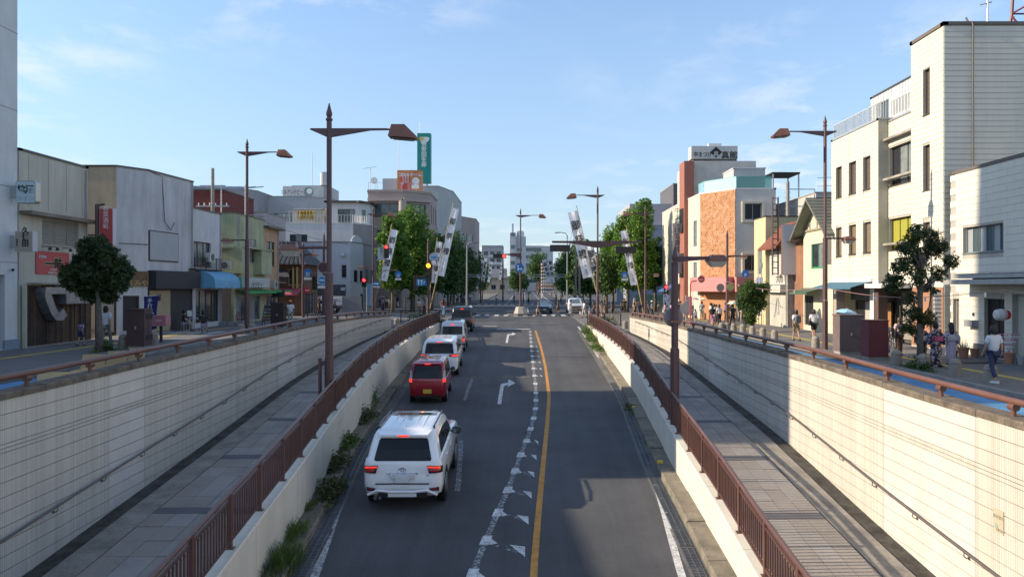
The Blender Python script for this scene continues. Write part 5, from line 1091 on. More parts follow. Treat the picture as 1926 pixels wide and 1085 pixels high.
# ================================================================ POLES, LAMPS, SIGNALS, SIGNS
pole_m = M('pole_brown', (.10, .05, .05), .5, var=.15, scale=2, fine=.05)
lamp_m = M('lamp_hood_brown', (.20, .085, .055), .45, var=.2, scale=4)
lampg = P('lamp_glass', (.45, .42, .38), .3)
SPIRE = [(.085, 0), (.10, .02), (.10, .06), (.065, .09), (.065, .12), (.085, .16), (.09, .22), (.05, .36), (.012, .52)]
def big_head(t, x, z, s, k=1.0):      # trapezoid hood at the end of the arm, s = side
    g = MB(); a_ = [(0, .0), (.38, 0), (.74, -.36), (.70, -.42), (-.08, -.36), (-.06, -.28)]
    R = [[(x+s*p*k, y*(.55 if q > -.1 else 1)*k, z+(q+.08)*k) for p, q in a_] for y in (-.24, .24)]
    g.rings(R if s < 0 else [r[::-1] for r in R]).build('lamp_hood', lamp_m, t)
    g = MB(); g.add([(x+s*.02*k, -.2*k, z-.315*k), (x+s*.62*k, -.2*k, z-.365*k), (x+s*.62*k, .2*k, z-.365*k), (x+s*.02*k, .2*k, z-.315*k)], [(0, 1, 2, 3), (3, 2, 1, 0)]); g.build('lamp_lens', lampg, t)
def low_head(t, x, z, s, k=1.0):
    g = MB(); 
    g.rings([[(x+a_*k*w_, b_*k*w_, z+h) for a_, b_ in ((-1, -1), (1, -1), (1, 1), (-1, 1))] for w_, h in ((.17, .09), (.27, -.04), (.27, -.10))]).build('lamp_hood', lamp_m, t)
    g = MB(); g.rings([[(x+a_*k*w_, b_*k*w_, z+h) for a_, b_ in ((-1, -1), (1, -1), (1, 1), (-1, 1))] for w_, h in ((.25, -.10), (.15, -.25))]).build('lamp_glass', lampg, t)
def tall_lamp(name, label, loc, H, side, armz=None, low=None, arm=2.35, group='tall brown street lamps', steps=True):
    t = thing(name, label, 'street lamp', loc, group=group, world=False); H = H-.5
    g = MB(); h1, h2 = H*.22, H*.50
    for r, z0, z1 in ((.13, 0, h1), (.115, h1, h2), (.075, h2, H)): g.lathe((0, 0, z0), [(r*1.08, 0), (r, .04), (r, z1-z0-.01)], 8)
    g.build('pole', pole_m, t); MB().lathe((0, 0, H), SPIRE, 10).build('spire', pole_m, t)
    az = H-.28; s = side; g = MB()
    g.rings([[(s*x, -.035, az-d), (s*x, .035, az-d), (s*x, .035, az+.06), (s*x, -.035, az+.06)][::s if s > 0 else 1] for x, d in ((-.55, -.02), (-.05, .2), (.05, .2), (1.2, .0), (arm*.72, -.01))]); g.build('arm', pole_m, t)
    MB().tube([(s*1.1, 0, az+.03), (s*arm*.8, 0, az+.03)], .03, 6).build('arm_tube', lamp_m, t); big_head(t, s*arm*.78, az+.08, s)
    if low is not None:
        MB().tube([(0, 0, low), (-s*.95, 0, low)], .045, 6).build('low_arm', pole_m, t); low_head(t, -s*1.12, low, -s)
    return t
def on(x, y): return (x, y, G(x, y))
l1 = tall_lamp('street_lamp', 'tall brown street lamp standing behind the railing of the left ramp, nearest on the left', (-5.68, 21.6, -1.0), 9.35, 1, low=5.15)
MB().box(-.24, -.19, -.3, -.1, 0, 1.95).build('side_panel', pole_m, l1)
tall_lamp('street_lamp', 'tall brown street lamp on the left pavement before the green shop', on(-15.6, 41.7), 10.9, 1, low=5.2, arm=2.3)
tall_lamp('street_lamp', 'tall brown street lamp on the left corner before the white gabled building', on(-14.65, 72), 10.5, 1, low=4.6, arm=1.95)
tall_lamp('street_lamp', 'tall brown street lamp on the right pavement before the cream sided building', (14.55, 35.7, 0), 11.25, -1, low=5.35, arm=2.35)
tall_lamp('street_lamp', 'tall brown street lamp at the head of the right ramp, carrying two signal backs', (6.0, 60, 0), 11.2, -1, arm=2.3)
tall_lamp('street_lamp', 'tall brown street lamp on the right corner before the chestnut trees', (12.5, 76, 0), 11.3, -1, low=4.3, arm=2.0)
def short_post(label, loc, H, side, low, k=1.0, arm=1.2):
    t = thing('lamp_post', label, 'lamp post', loc, group='short brown lamp posts with spire tops', world=False)
    g = MB(); g.lathe((0, 0, 0), [(.14, 0), (.13, .03), (.13, H*.45)], 8); g.lathe((0, 0, H*.45), [(.11, 0), (.10, .03), (.10, H*.55-.5)], 8); g.build('post', pole_m, t)
    MB().lathe((0, 0, H-.5), SPIRE, 10).build('spire', pole_m, t)
    if side: 
        s = side; g = MB(); g.rings([[(s*x, -.03, low-d), (s*x, .03, low-d), (s*x, .03, low+.05), (s*x, -.03, low+.05)][::s if s > 0 else 1] for x, d in ((0, .12), (.8, .05), (arm-.2, .04))]); g.build('arm', pole_m, t); low_head(t, side*arm, low, side, k)
    return t
p1 = short_post('short brown lamp post behind the right ramp railing, carrying a round grey mirror back', (4.33, 21.2, -1.15), 5.3, 1, 4.98)
MB().lathe((0, .17, 3.28), [(.27, -.01), (.28, 0), (.27, .02)], 24, 'y').build('mirror_back', M('mirror_grey', (.24, .20, .20), .6, var=.1), p1); MB().box(-.15, .15, -.14, .14, 3.13, 3.21).build('clamp', lamp_m, p1)
short_post('short brown lamp post on the right pavement beside the round tree', (16.4, 59.6, 0), 7.6, 1, 5.5, .9, 1.35)
short_post('short brown lamp post on the left corner, farther one with blue parking sign', on(-18.6, 62.4), 6.4, 1, 5.3, .8, 1.0)
short_post('short brown lamp post on the left corner, nearer one with round signs', on(-16.2, 60), 7.0, 0, 5)
# signals
sig_m = P('signal_housing', (.035, .025, .022), .5); off = {c: P('lens_off_'+c, v, .3) for c, v in (('red', (.06, .01, .01)), ('yellow', (.07, .05, .01)), ('green', (.01, .05, .04)))}
lit = {'red': P('lens_lit_red', (1, .03, .03), .4, emit=2.6), 'orange': P('lens_lit_orange', (1, .30, .01), .4, emit=3)}
def signal(label, c, n=3, horiz=True, lit_i=None, lit_c='red', s=1.0, face=-1, parent=None, group=None, cat='traffic light'):
    t = thing('traffic_light', label, cat, c, group=group, world=False); w_ = .42*s*(n/3)*1.45; h = .2*s
    if horiz: MB().box(-w_, w_, -.07, .1, -h, h).build('housing', sig_m, t)
    else: MB().box(-h, h, -.07, .1, -w_, w_).build('housing', sig_m, t)
    for i in range(n):
        o_ = (i-(n-1)/2)*w_*2/n; x, z = (o_, 0) if horiz else (0, o_)
        if face < 0:
            idx = lit_i == i; cc = lit[lit_c] if idx else off[('green', 'yellow', 'red')[min(i, 2)] if horiz else ('green', 'red')[i] if n == 2 else ('green', 'yellow', 'red')[i]]
            MB().lathe((x, -.075, z), [(.145*s, 0), (.14*s, .015)], 14, 'y').build('lens', cc, t)
            g = MB(); R = []
            for k in range(9): a_ = math.pi*k/8; R.append([(x+.16*s*math.cos(a_), -.07, z+.16*s*math.sin(a_)), (x+.16*s*math.cos(a_), -.30*s, z+.16*s*math.sin(a_)-.03)])
            g.rings(R, cap=False, closed=False).build('visor', sig_m, t)
    return t
# signal arms on the head-of-ramp lamp
t = thing('signal_arm', 'long brown signal arm on the lamp at the head of the right ramp', 'arm', (6, 60, 6.5))
g = MB(); z = 3+83*60/F
g.rings([[(x, 59.9, z-d), (x, 59.98, z-d), (x, 59.98, z+.16), (x, 59.9, z+.16)] for x, d in ((2.3, .0), (3.8, .02), (6, .42), (8.2, .05), (9.6, .0))]); g.build('beam', pole_m, t)
signal('long dark signal box seen from behind, hung left of the ramp-head lamp', (2.95, 60, 3+73*60/F), s=1.35, face=1, group='signal boxes on the right ramp-head lamp'); 
signal('long dark signal box seen from behind, hung right of the ramp-head lamp', (8.3, 60, 3+70*60/F), s=1.35, face=1, group='signal boxes on the right ramp-head lamp')
# median lamp with arrow sign and red signal
med = tall_lamp('street_lamp', 'tall brown street lamp on the concrete median block in the middle of the crossing', (-.34, 80, .4), 11.1, 1, arm=2.6)
def_ = [(1.25, 0), (1.15, .12), (.75, .9), (.6, .92)]
mb2 = thing('median_block', 'tapered concrete block on a low island at the foot of the median lamp', 'concrete block', (-.34, 80, 0), world=False)
MB().lathe((0, 0, .12), [(.82, 0), (.80, .05), (.55, .72), (.5, .75)], 8).build('block', M('block_pale', (.45, .41, .35), .85, var=.2), mb2); MB().lathe((0, .3, 0), [(1.5, 0), (1.5, .14), (1.4, .15)], 16).build('island', M('island_dark', (.09, .08, .07)), mb2)
g = MB(); g.rings([[(x, 79.9, z_-d), (x, 80.0, z_-d), (x, 80.0, z_+.1), (x, 79.9, z_+.1)] for x, d, z_ in ((-2.8, 0, 6.5), (-1.8, .03, 6.5), (-.34, .4, 6.6))]); g.build('signal_beam', pole_m, None)
bpy.data.objects['signal_beam'].parent = med; bpy.data.objects['signal_beam'].location = (.34, -80, -.4)
signal('red traffic light on the arm of the median lamp', (-2.6, 79.7, 6.35), lit_i=2, s=1.15)
def disc_sign(label, loc, r, fc, name='road_sign', rim=None, glyph=None, gc=None, bar=False, post=0, plate=False, s=-1, gs=1.3, back=False):
    t = thing(name, label, 'road sign', loc, world=False)
    MB().lathe((0, 0, 0), [(r, 0), (r, .03)], 28, 'y').build('disc', rim or fc, t)
    if not back: MB().lathe((0, -.032, 0), [(r*.86, 0), (r*.86, .006)], 28, 'y').build('face', fc, t)
    if bar: MB().box(-r*.6, r*.6, -.05, -.036, -r*.14, r*.14).build('bar', gc or wht, t)
    if glyph: text(glyph, r*gs, gc or wht, (0, -.045, -r*gs*.36), FC, t)
    if plate: MB().box(-r*.95, r*.95, -.03, 0, -r*1.75, -r*1.15).build('plate', wht, t)
    if post: MB().tube([(0, .06, -post), (0, .06, r)], .04, 8).build('post', pole_m, t)
    return t
sblue = P('sign_blue', (.02, .16, .45), .5); sred = P('sign_red_paint', (.50, .03, .04), .5)
ms = thing('road_sign', 'round blue direction sign with white straight and right arrows on the median lamp', 'road sign', (-.45, 79.7, 5.08), world=False)
MB().lathe((0, 0, 0), [(.47, 0), (.47, .03)], 28, 'y').build('disc', sblue, ms)
MB().box(-.2, -.1, -.05, -.035, -.3, .15).add([(-.28, -.045, .12), (-.02, -.045, .12), (-.15, -.045, .34)], [(0, 1, 2)]).build('straight_arrow', wht, ms)
MB().box(-.1, .15, -.05, -.035, -.17, -.07).add([(.13, -.045, -.26), (.13, -.045, .02), (.36, -.045, -.12)], [(0, 1, 2)]).build('right_arrow', wht, ms)
# orange signal post by the left ramp head
sp = short_post('brown post at the head of the left ramp with the orange traffic light', on(-8.0, 62), 6.9, 0, 4); 
signal('traffic light showing orange on the post at the head of the left ramp', tuple(at(806, 511, 61.6)), horiz=False, lit_i=2, lit_c='orange', s=1.25)
disc_sign('pale round sign on the orange signal post, upper of two', tuple(at(816, 484, 61.7)), .38, P('sign_pale_blue', (.30, .42, .55)), rim=P('sign_rim_grey', (.4, .4, .42)), bar=True, gc=sblue)
disc_sign('small red-rimmed white round sign below the pale one on the left signal post', tuple(at(816, 494.5, 61.6)), .24, wht, rim=sred)
bs = thing('road_sign', 'blue lane board with white arrows beside the orange traffic light', 'road sign', tuple(at(793, 531, 61.8)), world=False); MB().box(-.42, .42, 0, .03, -.28, .28).build('board', P('board_blue', (.02, .22, .50)), bs)
for x in (-.25, 0): MB().box(x-.03, x+.03, -.02, 0, -.2, .12).add([(x-.1, -.015, .1), (x+.1, -.015, .1), (x, -.015, .22)], [(0, 1, 2)]).build('arrow', wht, bs)
MB().box(.18, .22, -.02, 0, -.2, .1).box(.22, .34, -.02, 0, .06, .1).build('arrow', wht, bs)
signal('brown side-on signal housing left of the blue lane board', tuple(at(782, 533, 61.9)), horiz=False, s=1.0, face=1)
t = thing('signal_arm', 'short brown arm carrying the side signal and lane board at the left ramp head', 'arm', tuple(at(795, 521, 62))); MB().box(*[at(776, 520, 62).x, at(806, 520, 62).x], 61.95, 62.05, at(0, 522, 62).z, at(0, 518, 62).z).build('beam', pole_m, t)
# left corner signals and signs
signal('red traffic light on the third left lamp pole, before the banner', tuple(at(727, 473, 71.5)), horiz=False, n=3, lit_i=2, s=1.1)
nz = thing('road_sign', 'white vertical plate with characters beside the red light on the left', 'road sign', tuple(at(717, 477, 71.7)), world=False); MB().box(-.35, .35, 0, .03, -.6, .6).build('plate', M('plate_pale', (.42, .46, .46)), nz); text('駅東通り', .28, P('sign_ink_grey', (.1, .12, .14)), (0, -.01, .32), FC, nz, vertical=True)
ds_ = thing('road_sign', 'blue one-way sign with white right arrow and white plate under it', 'road sign', tuple(at(708, 534, 71.4)), world=False); MB().box(-.36, .36, 0, .03, -.17, .19).build('board', sblue, ds_); MB().box(-.25, .08, -.02, 0, -.04, .06).add([(.06, -.015, -.12), (.06, -.015, .14), (.26, -.015, .01)], [(0, 1, 2)]).build('arrow', wht, ds_); MB().box(-.33, .33, 0, .03, -.38, -.22).build('plate', wht, ds_); text('自転車を除く', .11, ink, (0, -.01, -.35), FC, ds_)
signal('small red pedestrian light on the left corner', tuple(at(685, 531, 74)), horiz=False, n=2, lit_i=1, s=1.15)
signal('unlit dark traffic light between the two short left corner posts', tuple(at(592, 532, 59.6)), horiz=False, n=3, s=.9)
disc_sign('blue round cycle and pedestrian sign with plate on the farther short left post', tuple(at(579, 513, 61)), .33, sblue, plate=True, glyph='自', gs=1.2)
disc_sign('white round mirror sign back high on the nearer short left post', tuple(at(608, 503, 59.5)), .46, pole_m, rim=P('rim_pinkish', (.35, .25, .25)), back=False)
disc_sign('blue round no-parking sign with red slash frame and plate beside the tall left lamp', tuple(at(606, 527, 57)), .36, P('sign_blue_mid', (.05, .25, .55)), rim=wht, bar=True, gc=wht, plate=True, post=2.8)
disc_sign('red round no-entry sign on thin post before the parked white van', tuple(at(578, 546, 56)), .26, sred, bar=True, post=2.3)
disc_sign('blue round sign with white figure and plate under the left tree', tuple(at(749, 516, 74)), .33, sblue, plate=True, glyph='自', gs=1.2)
disc_sign('blue round sign and plate on thin pole beside the right banner', tuple(at(1175, 517, 74)), .33, sblue, plate=True, glyph='自', gs=1.2)
disc_sign('red round stop-type sign on a red post before the pink canopy', tuple(at(1319, 525, 62)), .32, sred, rim=wht, glyph='駐停', gs=.55)
disc_sign('red round sign with plate over the far left pavement', tuple(at(856, 524, 118)), .40, sred, plate=True, rim=wht)
disc_sign('small blue round sign on a curved arm before the studio window', tuple(at(1402, 515, 58)), .30, sblue, glyph='P', gs=1.2)
disc_sign('round grey sign back on the short right lamp post, left of it', tuple(at(1355, 541, 59.3)), .32, M('mirror_grey', (.3, .27, .27)), back=True)
disc_sign('round yellow-green sign on the short right lamp post, right of it', tuple(at(1374, 540, 59.4)), .30, M('sign_olive', (.30, .32, .12)), rim=P('rim_pinkish', (.35, .25, .25)))
disc_sign('round grey mirror back on thin pole under the left tree', tuple(at(763, 551, 73)), .42, M('mirror_grey', (.3, .27, .27)), back=True, post=2.4)
rp_ = thing('red_post', 'slim red post with a curved top on the right pavement', 'post', (13.3, 59, 0), world=False); MB().tube([(0, 0, 0), (0, 0, 3.2), (.1, 0, 3.45), (.5, 0, 3.5)], .05, 8).build('post', P('post_red', (.45, .06, .05)), rp_); MB().lathe((0, 0, 0), [(.12, 0), (.1, .05)], 10).build('foot', P('post_red', (.4, .05, .05)), rp_)
signal('small red pedestrian light below the vertical studio sign', tuple(at(1253, 544, 78)), horiz=False, n=2, lit_i=1, s=1.25)
sp2 = thing('thin_pole', 'thin brown pole carrying the right pedestrian light', 'pole', (15.0, 78.3, 0), world=False); MB().tube([(0, 0, 0), (0, 0, 3.6)], .06, 6).build('pole', pole_m, sp2)
tp = thing('thin_pole', 'thin brown bent pole holding the blue sign under the left tree', 'pole', on(-14.3, 74.2), world=False); MB().tube([(.0, 0, 0), (0, 0, 4.0), (.25, 0, 4.35), (1.6, -.1, 4.35)], .05, 6).build('pole', lamp_m, tp)
# grey modern lamps and far poles
for px, d, H, s, lab in ((878, 118, 10.0, 1, 'grey modern street lamp on the far left side of the crossing'), (1067, 118, 11.6, -1, 'grey modern street lamp on the far right side of the crossing')):
    q = at(px, 540, d); t = thing('modern_street_lamp', lab, 'street lamp', (q.x, d, 0), world=False); MB().tube([(0, 0, 0), (0, 0, H-.4), (s*.3, 0, H), (s*1.0, 0, H+.1)], [.16, .09, .08, .06], 8).build('pole', alu, t); MB().obox((s*1.5, 0, H+.08), (.45, 0, .03), (0, .14, 0), (0, 0, .07)).build('lamp_head', P('lamp_grey', (.2, .2, .22)), t)
    b_ = MB().box(min(0, s*5.5), max(0, s*5.5), -.05, .05, 4.6, 4.7).box(min(0, s*5.5), max(0, s*5.5), -.05, .05, 4.95, 5.03); b_.build('sign_arm', alu, t)
for px, d, lab in ((1083, 110, 'tall pale timber pole right of the crossing, left of the pair'), (1090, 108, 'tall brown timber pole right of the crossing, right of the pair'), (946, 150, 'thin far pole in the middle of the far street'), (904, 140, 'thin far pole before the left avenue trees')):
    q = at(px, 540, d); t = thing('pole', lab, 'pole', (q.x, d, 0), world=False); MB().tube([(0, 0, 0), (0, 0, 9.5 if d < 120 else 8)], [.17, .12], 7).build('pole', M('timber_pole', (.24, .19, .15)) if px > 1000 else pole_m, t)
# electric pole with transformers on the left
up = thing('utility_pole', 'concrete utility pole with grey transformers rising behind the cafe', 'utility pole', (-24.6, 58.5, 0), world=False)
MB().tube([(0, 0, 0), (0, 0, 12.4)], [.2, .12], 10).build('pole', conc, up)
for z, w_ in ((11.0, 1.0), (9.4, 1.3), (8.4, 1.1)): MB().box(-w_, w_, -.05, .05, z-.05, z+.05).build('crossarm', alu, up)
for x in (-.55, .55): MB().lathe((x, -.2, 6.6), [(.26, 0), (.28, .05), (.28, .95), (.1, 1.05)], 12).build('transformer', alu, up)
for k in range(6): MB().lathe((-1.1+k*.44, 0, 9.45), [(.05, 0), (.06, .1), (.03, .2)], 6).build('insulator', wht, up)
wr = thing('power_lines', 'thin black power lines running from the utility pole over the left roofs', 'cables', (-24, 58, 9)); cb = P('cable_black', (.02, .02, .02))
for (a_, b_) in (((-25.5, 58.5, 9.5), (-31, 40, 10.5)), ((-24.6, 58.5, 9.5), (-30, 40, 10.2)), ((-23.6, 58.5, 9.5), (-20.3, 87, 8)), ((-24, 58.5, 8.4), (-19.5, 72, 7))):
    a_, b_ = Vector(a_), Vector(b_); MB().tube([a_+(b_-a_)*k/10-Vector((0, 0, .6*math.sin(math.pi*k/10))) for k in range(11)], .018, 4).build('wire', cb, wr)
wr = thing('power_lines', 'thin power lines on the right between the studio, the long grey building and the lamp', 'cables', (24, 55, 9))
for (a_, b_) in (((24.2, 61, 12.0), (36, 50, 12.6)), ((24.2, 61, 11.3), (36, 48, 11.8)), ((24.2, 61, 8.3), (20, 52, 6.5))):
    a_, b_ = Vector(a_), Vector(b_); MB().tube([a_+(b_-a_)*k/10-Vector((0, 0, .5*math.sin(math.pi*k/10))) for k in range(11)], .018, 4).build('wire', cb, wr)
up = thing('utility_pole', 'tall concrete utility pole with step bolts between the studio and the low houses', 'utility pole', (21.6, 60.5, 0), world=False); MB().tube([(0, 0, 0), (0, 0, 11.6)], [.2, .14], 10).build('pole', conc, up)
for z in (11.0, 9.6): MB().tube([(0, 0, z), (2.2, 0, z)], .04, 5).build('crossarm', alu, up)
MB().tube([(2.2, 0, 9.6), (2.2, 0, 11)], .04, 5).build('crossarm', alu, up)
for k in range(16): MB().tube([(-.26, 0, 4+k*.45), (.26, 0, 4+k*.45)], .02, 4).build('step_bolt', alu, up)
# festival string with paper sticks along the right pavement
fs = thing('festival_string', 'thin pinkish festival rope with white paper tassels strung along the right shops', 'rope', (15, 40, 3)); rope = P('rope_pink', (.40, .22, .2))
pts = [(16.0, 59, 3.5), (14.6, 35.7, 2.95), (16.5, 25.5, 2.9), (16, 14, 2.9)]; lst = []
for a_, b_ in zip(pts, pts[1:]):
    a_, b_ = Vector(a_), Vector(b_); lst += [a_+(b_-a_)*k/14-Vector((0, 0, .35*math.sin(math.pi*k/14))) for k in range(14)]
MB().tube(lst, .012, 4).build('rope', rope, fs)
for p in lst[3::4]: MB().obox(p-Vector((0, 0, .1)), (.03, 0, 0), (0, .015, 0), (0, 0, .08)).build('tassel', wht, fs)
# left vertical red sign on a brown pole
vp = thing('sign_pole', 'brown pole with lamp arm holding the vertical red sign by the grey corner building', 'pole', (-20.35, 35.3, .45), world=False); MB().tube([(0, 0, 0), (0, 0, 6.5)], .1, 8).tube([(0, 0, 6.45), (.35, 0, 6.5)], .05, 6).build('pole', pole_m, vp)
vs_ = sign_box('projecting_sign', 'vertical red sign box with white characters beside the brown pole on the left', -20.2, -19.55, 35.2, 35.5, 5.0, 6.75, M('sign_red', (.45, .07, .07)), P('sign_white_case', (.5, .5, .52)))
text('和菜酒処', .28, wht, (-19.88, 35.17, 6.3), FC, vs_, vertical=True); text('一', .4, ink, (-19.88, 35.17, 4.98), FC, vs_, bold=.02)

# ================================================================ NOBORI BANNERS
bam = M('bamboo_pole', (.42, .30, .14), .6, var=.2); cloth = M('banner_cloth', (.88, .88, .88), .8, var=.05, scale=2)
def nobori(px0, py0, px1, py1, wpx, Y, label, chars='御祭禮', mir=1, foot=None, grp='tall festival banners along the street', small='七十七番 商店会'):
    top = at(px0, py0, Y); bot = at(px1, py1, Y); wd = wpx*Y/F; d = (bot-top); Ln = d.length; v = d/Ln; h = Vector((1, 0, 0)); h = (h - v*h.dot(v)).normalized(); base = Vector((top.x, Y, 0))
    t = thing('banner', label, 'banner', (bot.x, Y, 0), group=grp)
    side = mir; edge = top + v*Ln      # pole runs along one edge of the cloth down to the ground
    k = (0-top.z)/v.z if foot is None else foot
    p_top = top - v*.5 - h*side*wd*.5; p_bot = top + v*k - h*side*wd*.5
    MB().tube([p_top, p_bot], [.035, .055], 7).build('pole', bam, t)
    R = []; n = 16
    for i in range(n+1):
        c = top + v*(Ln*i/n); w_ = .05*math.sin(i*1.1+px0)*wd; R.append([c-h*wd/2+Vector((0, w_, 0)), c-h*wd*.17+Vector((0, w_*1.4+.03, 0)), c+h*wd*.17+Vector((0, w_*.6-.03, 0)), c+h*wd/2+Vector((0, -w_, 0))])
    fl = MB().rings(R, cap=False, closed=False).build('cloth', cloth, t)
    ang = math.atan2(h.z, h.x); cs = wd*1.0
    for i, ch in enumerate(chars):
        c = top + v*(Ln*(.16+.22*i)); o = text(ch, cs, ink, (0, 0, 0), FC, t, bold=cs*.012, sx=.84)
        o.data.transform(Matrix.Translation(c+Vector((0, -.12, 0))-v*(-cs*.38)) @ Matrix.Rotation(-ang, 4, 'Y'))
    for i, ch in enumerate(small):
        c = top + v*(Ln*(.74+.028*i)); o = text(ch, wd*.22, ink, (0, 0, 0), FC, t, name='small_lettering'); o.data.transform(Matrix.Translation(c+Vector((0, -.12, 0))) @ Matrix.Rotation(-ang, 4, 'Y'))
    for i in range(0, 14): q = top + v*(Ln*i/13) - h*side*wd*.5; MB().obox(q, (.04, 0, 0), (0, .05, 0), (0, 0, .03)).build('loop', cloth, t)
    return t
nobori(742, 432, 721, 528, 14, 76, 'tall white festival banner leaning before the left tree, nearest the left lamp')
nobori(857, 392, 829, 519, 13, 72, 'tallest white festival banner leaning right of the orange traffic light')
nobori(827, 455, 816, 532, 11, 84, 'narrow white festival banner just behind the tallest left one')
nobori(1077, 398, 1106, 522, 19, 72, 'largest white festival banner before the right lamp pole', mir=-1)
nobori(1108, 462, 1122, 530, 15, 84, 'white festival banner partly behind the largest right one', mir=-1)
nobori(1173, 434, 1193, 536, 13, 74, 'tall white festival banner leaning before the right chestnut trees', mir=-1)
for px0, py0, px1, py1, w_, Y, lab in ((908, 489, 901, 532, 8, 165, 'far white banner on the left avenue, leftmost'), (914, 486, 908, 530, 7, 180, 'far white banner on the left avenue, second'), (924, 492, 919, 531, 5, 200, 'far slim banner on the left avenue, third'), (944, 494, 940, 526, 4, 230, 'farthest slim banner left of the median lamp'),
        (1023, 488, 1034, 530, 8, 150, 'far white banner on the right avenue, leftmost'), (1034, 484, 1040, 532, 8, 150, 'far white banner on the right avenue, second'), (1047, 490, 1052, 531, 6, 160, 'far white banner on the right avenue, third')):
    nobori(px0, py0, px1, py1, w_, Y, lab, small='', mir=-1 if px0 > 1000 else 1)

# ================================================================ BOLLARDS, CABINETS, SMALL THINGS
bol = M('bollard_stone', (.27, .24, .20), .9, var=.2, scale=3, bump=.3, fine=.15)
proto = thing('bollard', 'x', 'bollard', (0, 0, 0), world=False); MB().lathe((0, 0, 0), [(.20, 0), (.195, .36), (.17, .375), (.17, .40), (.19, .41), (.185, .46), (.15, .53), (.09, .575), (.0, .585)], 16).build('stone_post', bol, proto, smooth=False)
BL = [((1863, 719), 'beside the walking man in a white tee'), ((1796, 706), 'second stone bollard from the right edge'), ((1736, 695), 'just right of the near right street tree'), ((1686, 686), 'between the maroon cabinet and the near right tree'), ((1534, 654), 'just left of the tall right lamp'), ((1457, 639), 'rightmost of the row of five'), ((1435, 634), 'second from the right in the row'), ((1415, 630), 'middle one of the row, under the round tree'), ((1397, 626), 'left of the round tree trunk'), ((1380, 624), 'left of the row, near the short lamp post'), ((1368, 622), 'right beside the short lamp post'), ((1357, 622), 'left beside the short lamp post'), ((1176, 618), 'at the mouth of the right ramp'),
      ((232, 655), 'beside the brown cabinet on the left pavement'), ((289, 648), 'right of the brown cabinet on the left pavement'), ((454, 628), 'just left of the tall left lamp'), ((474, 627), 'just right of the tall left lamp'), ((519, 616), 'right of the dark cabinet on the left'), ((746, 614), 'at the mouth of the left ramp'), ((713, 590), 'far left corner before the rail end'), ((694, 589), 'far left corner beside the third lamp')]
for i, ((px, py), lab) in enumerate(BL):
    p = gp(px, py); o = proto if i == 0 else dup(proto, p); o.location = p; o['label'] = 'round-topped stone bollard, ' + lab if 'bollard' not in lab else lab + ', with round top'; o['group'] = 'stone bollards along the pavements'
cabm = M('cabinet_brown', (.085, .045, .04), .6, var=.15, scale=2); cabr = M('cabinet_maroon', (.14, .03, .035), .5, var=.12)
def cabinet(name, label, px, py, w_, d_, h, m_, rot=0, ped=.12, vents=True):
    p = gp(px, py); t = thing(name, label, 'utility cabinet', p, rot, world=False); MB().box(-w_/2, w_/2, -d_/2, d_/2, ped, h).build('cabinet_body', m_, t); MB().box(-w_/2-.03, w_/2+.03, -d_/2-.03, d_/2+.03, h, h+.04).build('top_cover', m_, t)
    MB().box(-w_/2+.03, w_/2-.03, -d_/2+.03, d_/2-.03, -.02, ped).build('pedestal', conc, t)
    if vents:
        for z in (.35, h-.4):
            for k in range(4): MB().box(w_/2, w_/2+.012, -d_/2+.12+k*.15, -d_/2+.2+k*.15, z, z+.22).build('vent', dark, t); 
        MB().box(w_/2, w_/2+.008, -.004, .004, ped+.05, h-.05).build('door_gap', dark, t); MB().box(-.03, .03, -d_/2-.02, -d_/2, h*.5, h*.5+.12).build('handle', alu, t)
cabinet('utility_cabinet', 'brown louvred utility cabinet beside the pink box on the left pavement', 262, 655, .74, .62, 1.62, cabm)
cabinet('utility_cabinet', 'dark utility cabinet beside the magazine rack on the left pavement', 524, 617, .8, .6, 1.55, P('cabinet_dark', (.035, .02, .02)))
cabinet('utility_cabinet', 'tall grey-brown cabinet on a concrete plinth, left of two by the right kerb', 1595, 667, 1.05, .75, 1.75, M('cabinet_mauve', (.15, .11, .10), .55, var=.15), ped=.18)
cabinet('utility_cabinet', 'maroon cabinet on short feet, right of two by the right kerb', 1645, 675, .82, .7, 1.6, cabr, vents=False)
p = gp(303, 643); t = thing('post_box', 'faded pink box on a short grey post on the left pavement', 'post box', p, world=False); MB().box(-.33, .33, -.25, .25, .75, 1.25).build('box', M('faded_pink', (.42, .17, .19), .6), t); MB().tube([(0, 0, 0), (0, 0, .75)], .07, 8).build('post', dark, t); MB().box(-.12, .12, -.26, -.25, .95, 1.05).build('slot_mark', P('slot_grey', (.5, .35, .35)), t)
# soba flag
p = gp(286, 640); t = thing('shop_flag', 'navy blue upright shop flag with white characters 手打そば by the pink box', 'flag', p, world=False); MB().tube([(-.42, 0, 0), (-.42, 0, 2.15)], .015, 6).tube([(-.42, 0, 2.1), (.35, 0, 2.16)], .012, 6).build('flag_pole', wht, t)
R = []
for i in range(9): z = 2.1-i*.2; R.append([(-.40, .03*math.sin(i), z), (-.1, .05*math.sin(i*.8), z), (.28-.01*i, .04*math.sin(i*.9+1), z+.05)])
MB().rings(R, cap=False, closed=False).build('flag_cloth', P('flag_navy', (.02, .02, .16)), t); text('手打', .26, wht, (-.07, -.07, 1.75), FC, t, vertical=True); text('そば', .42, wht, (-.05, -.07, 1.05), FC, t, vertical=True, bold=.01)
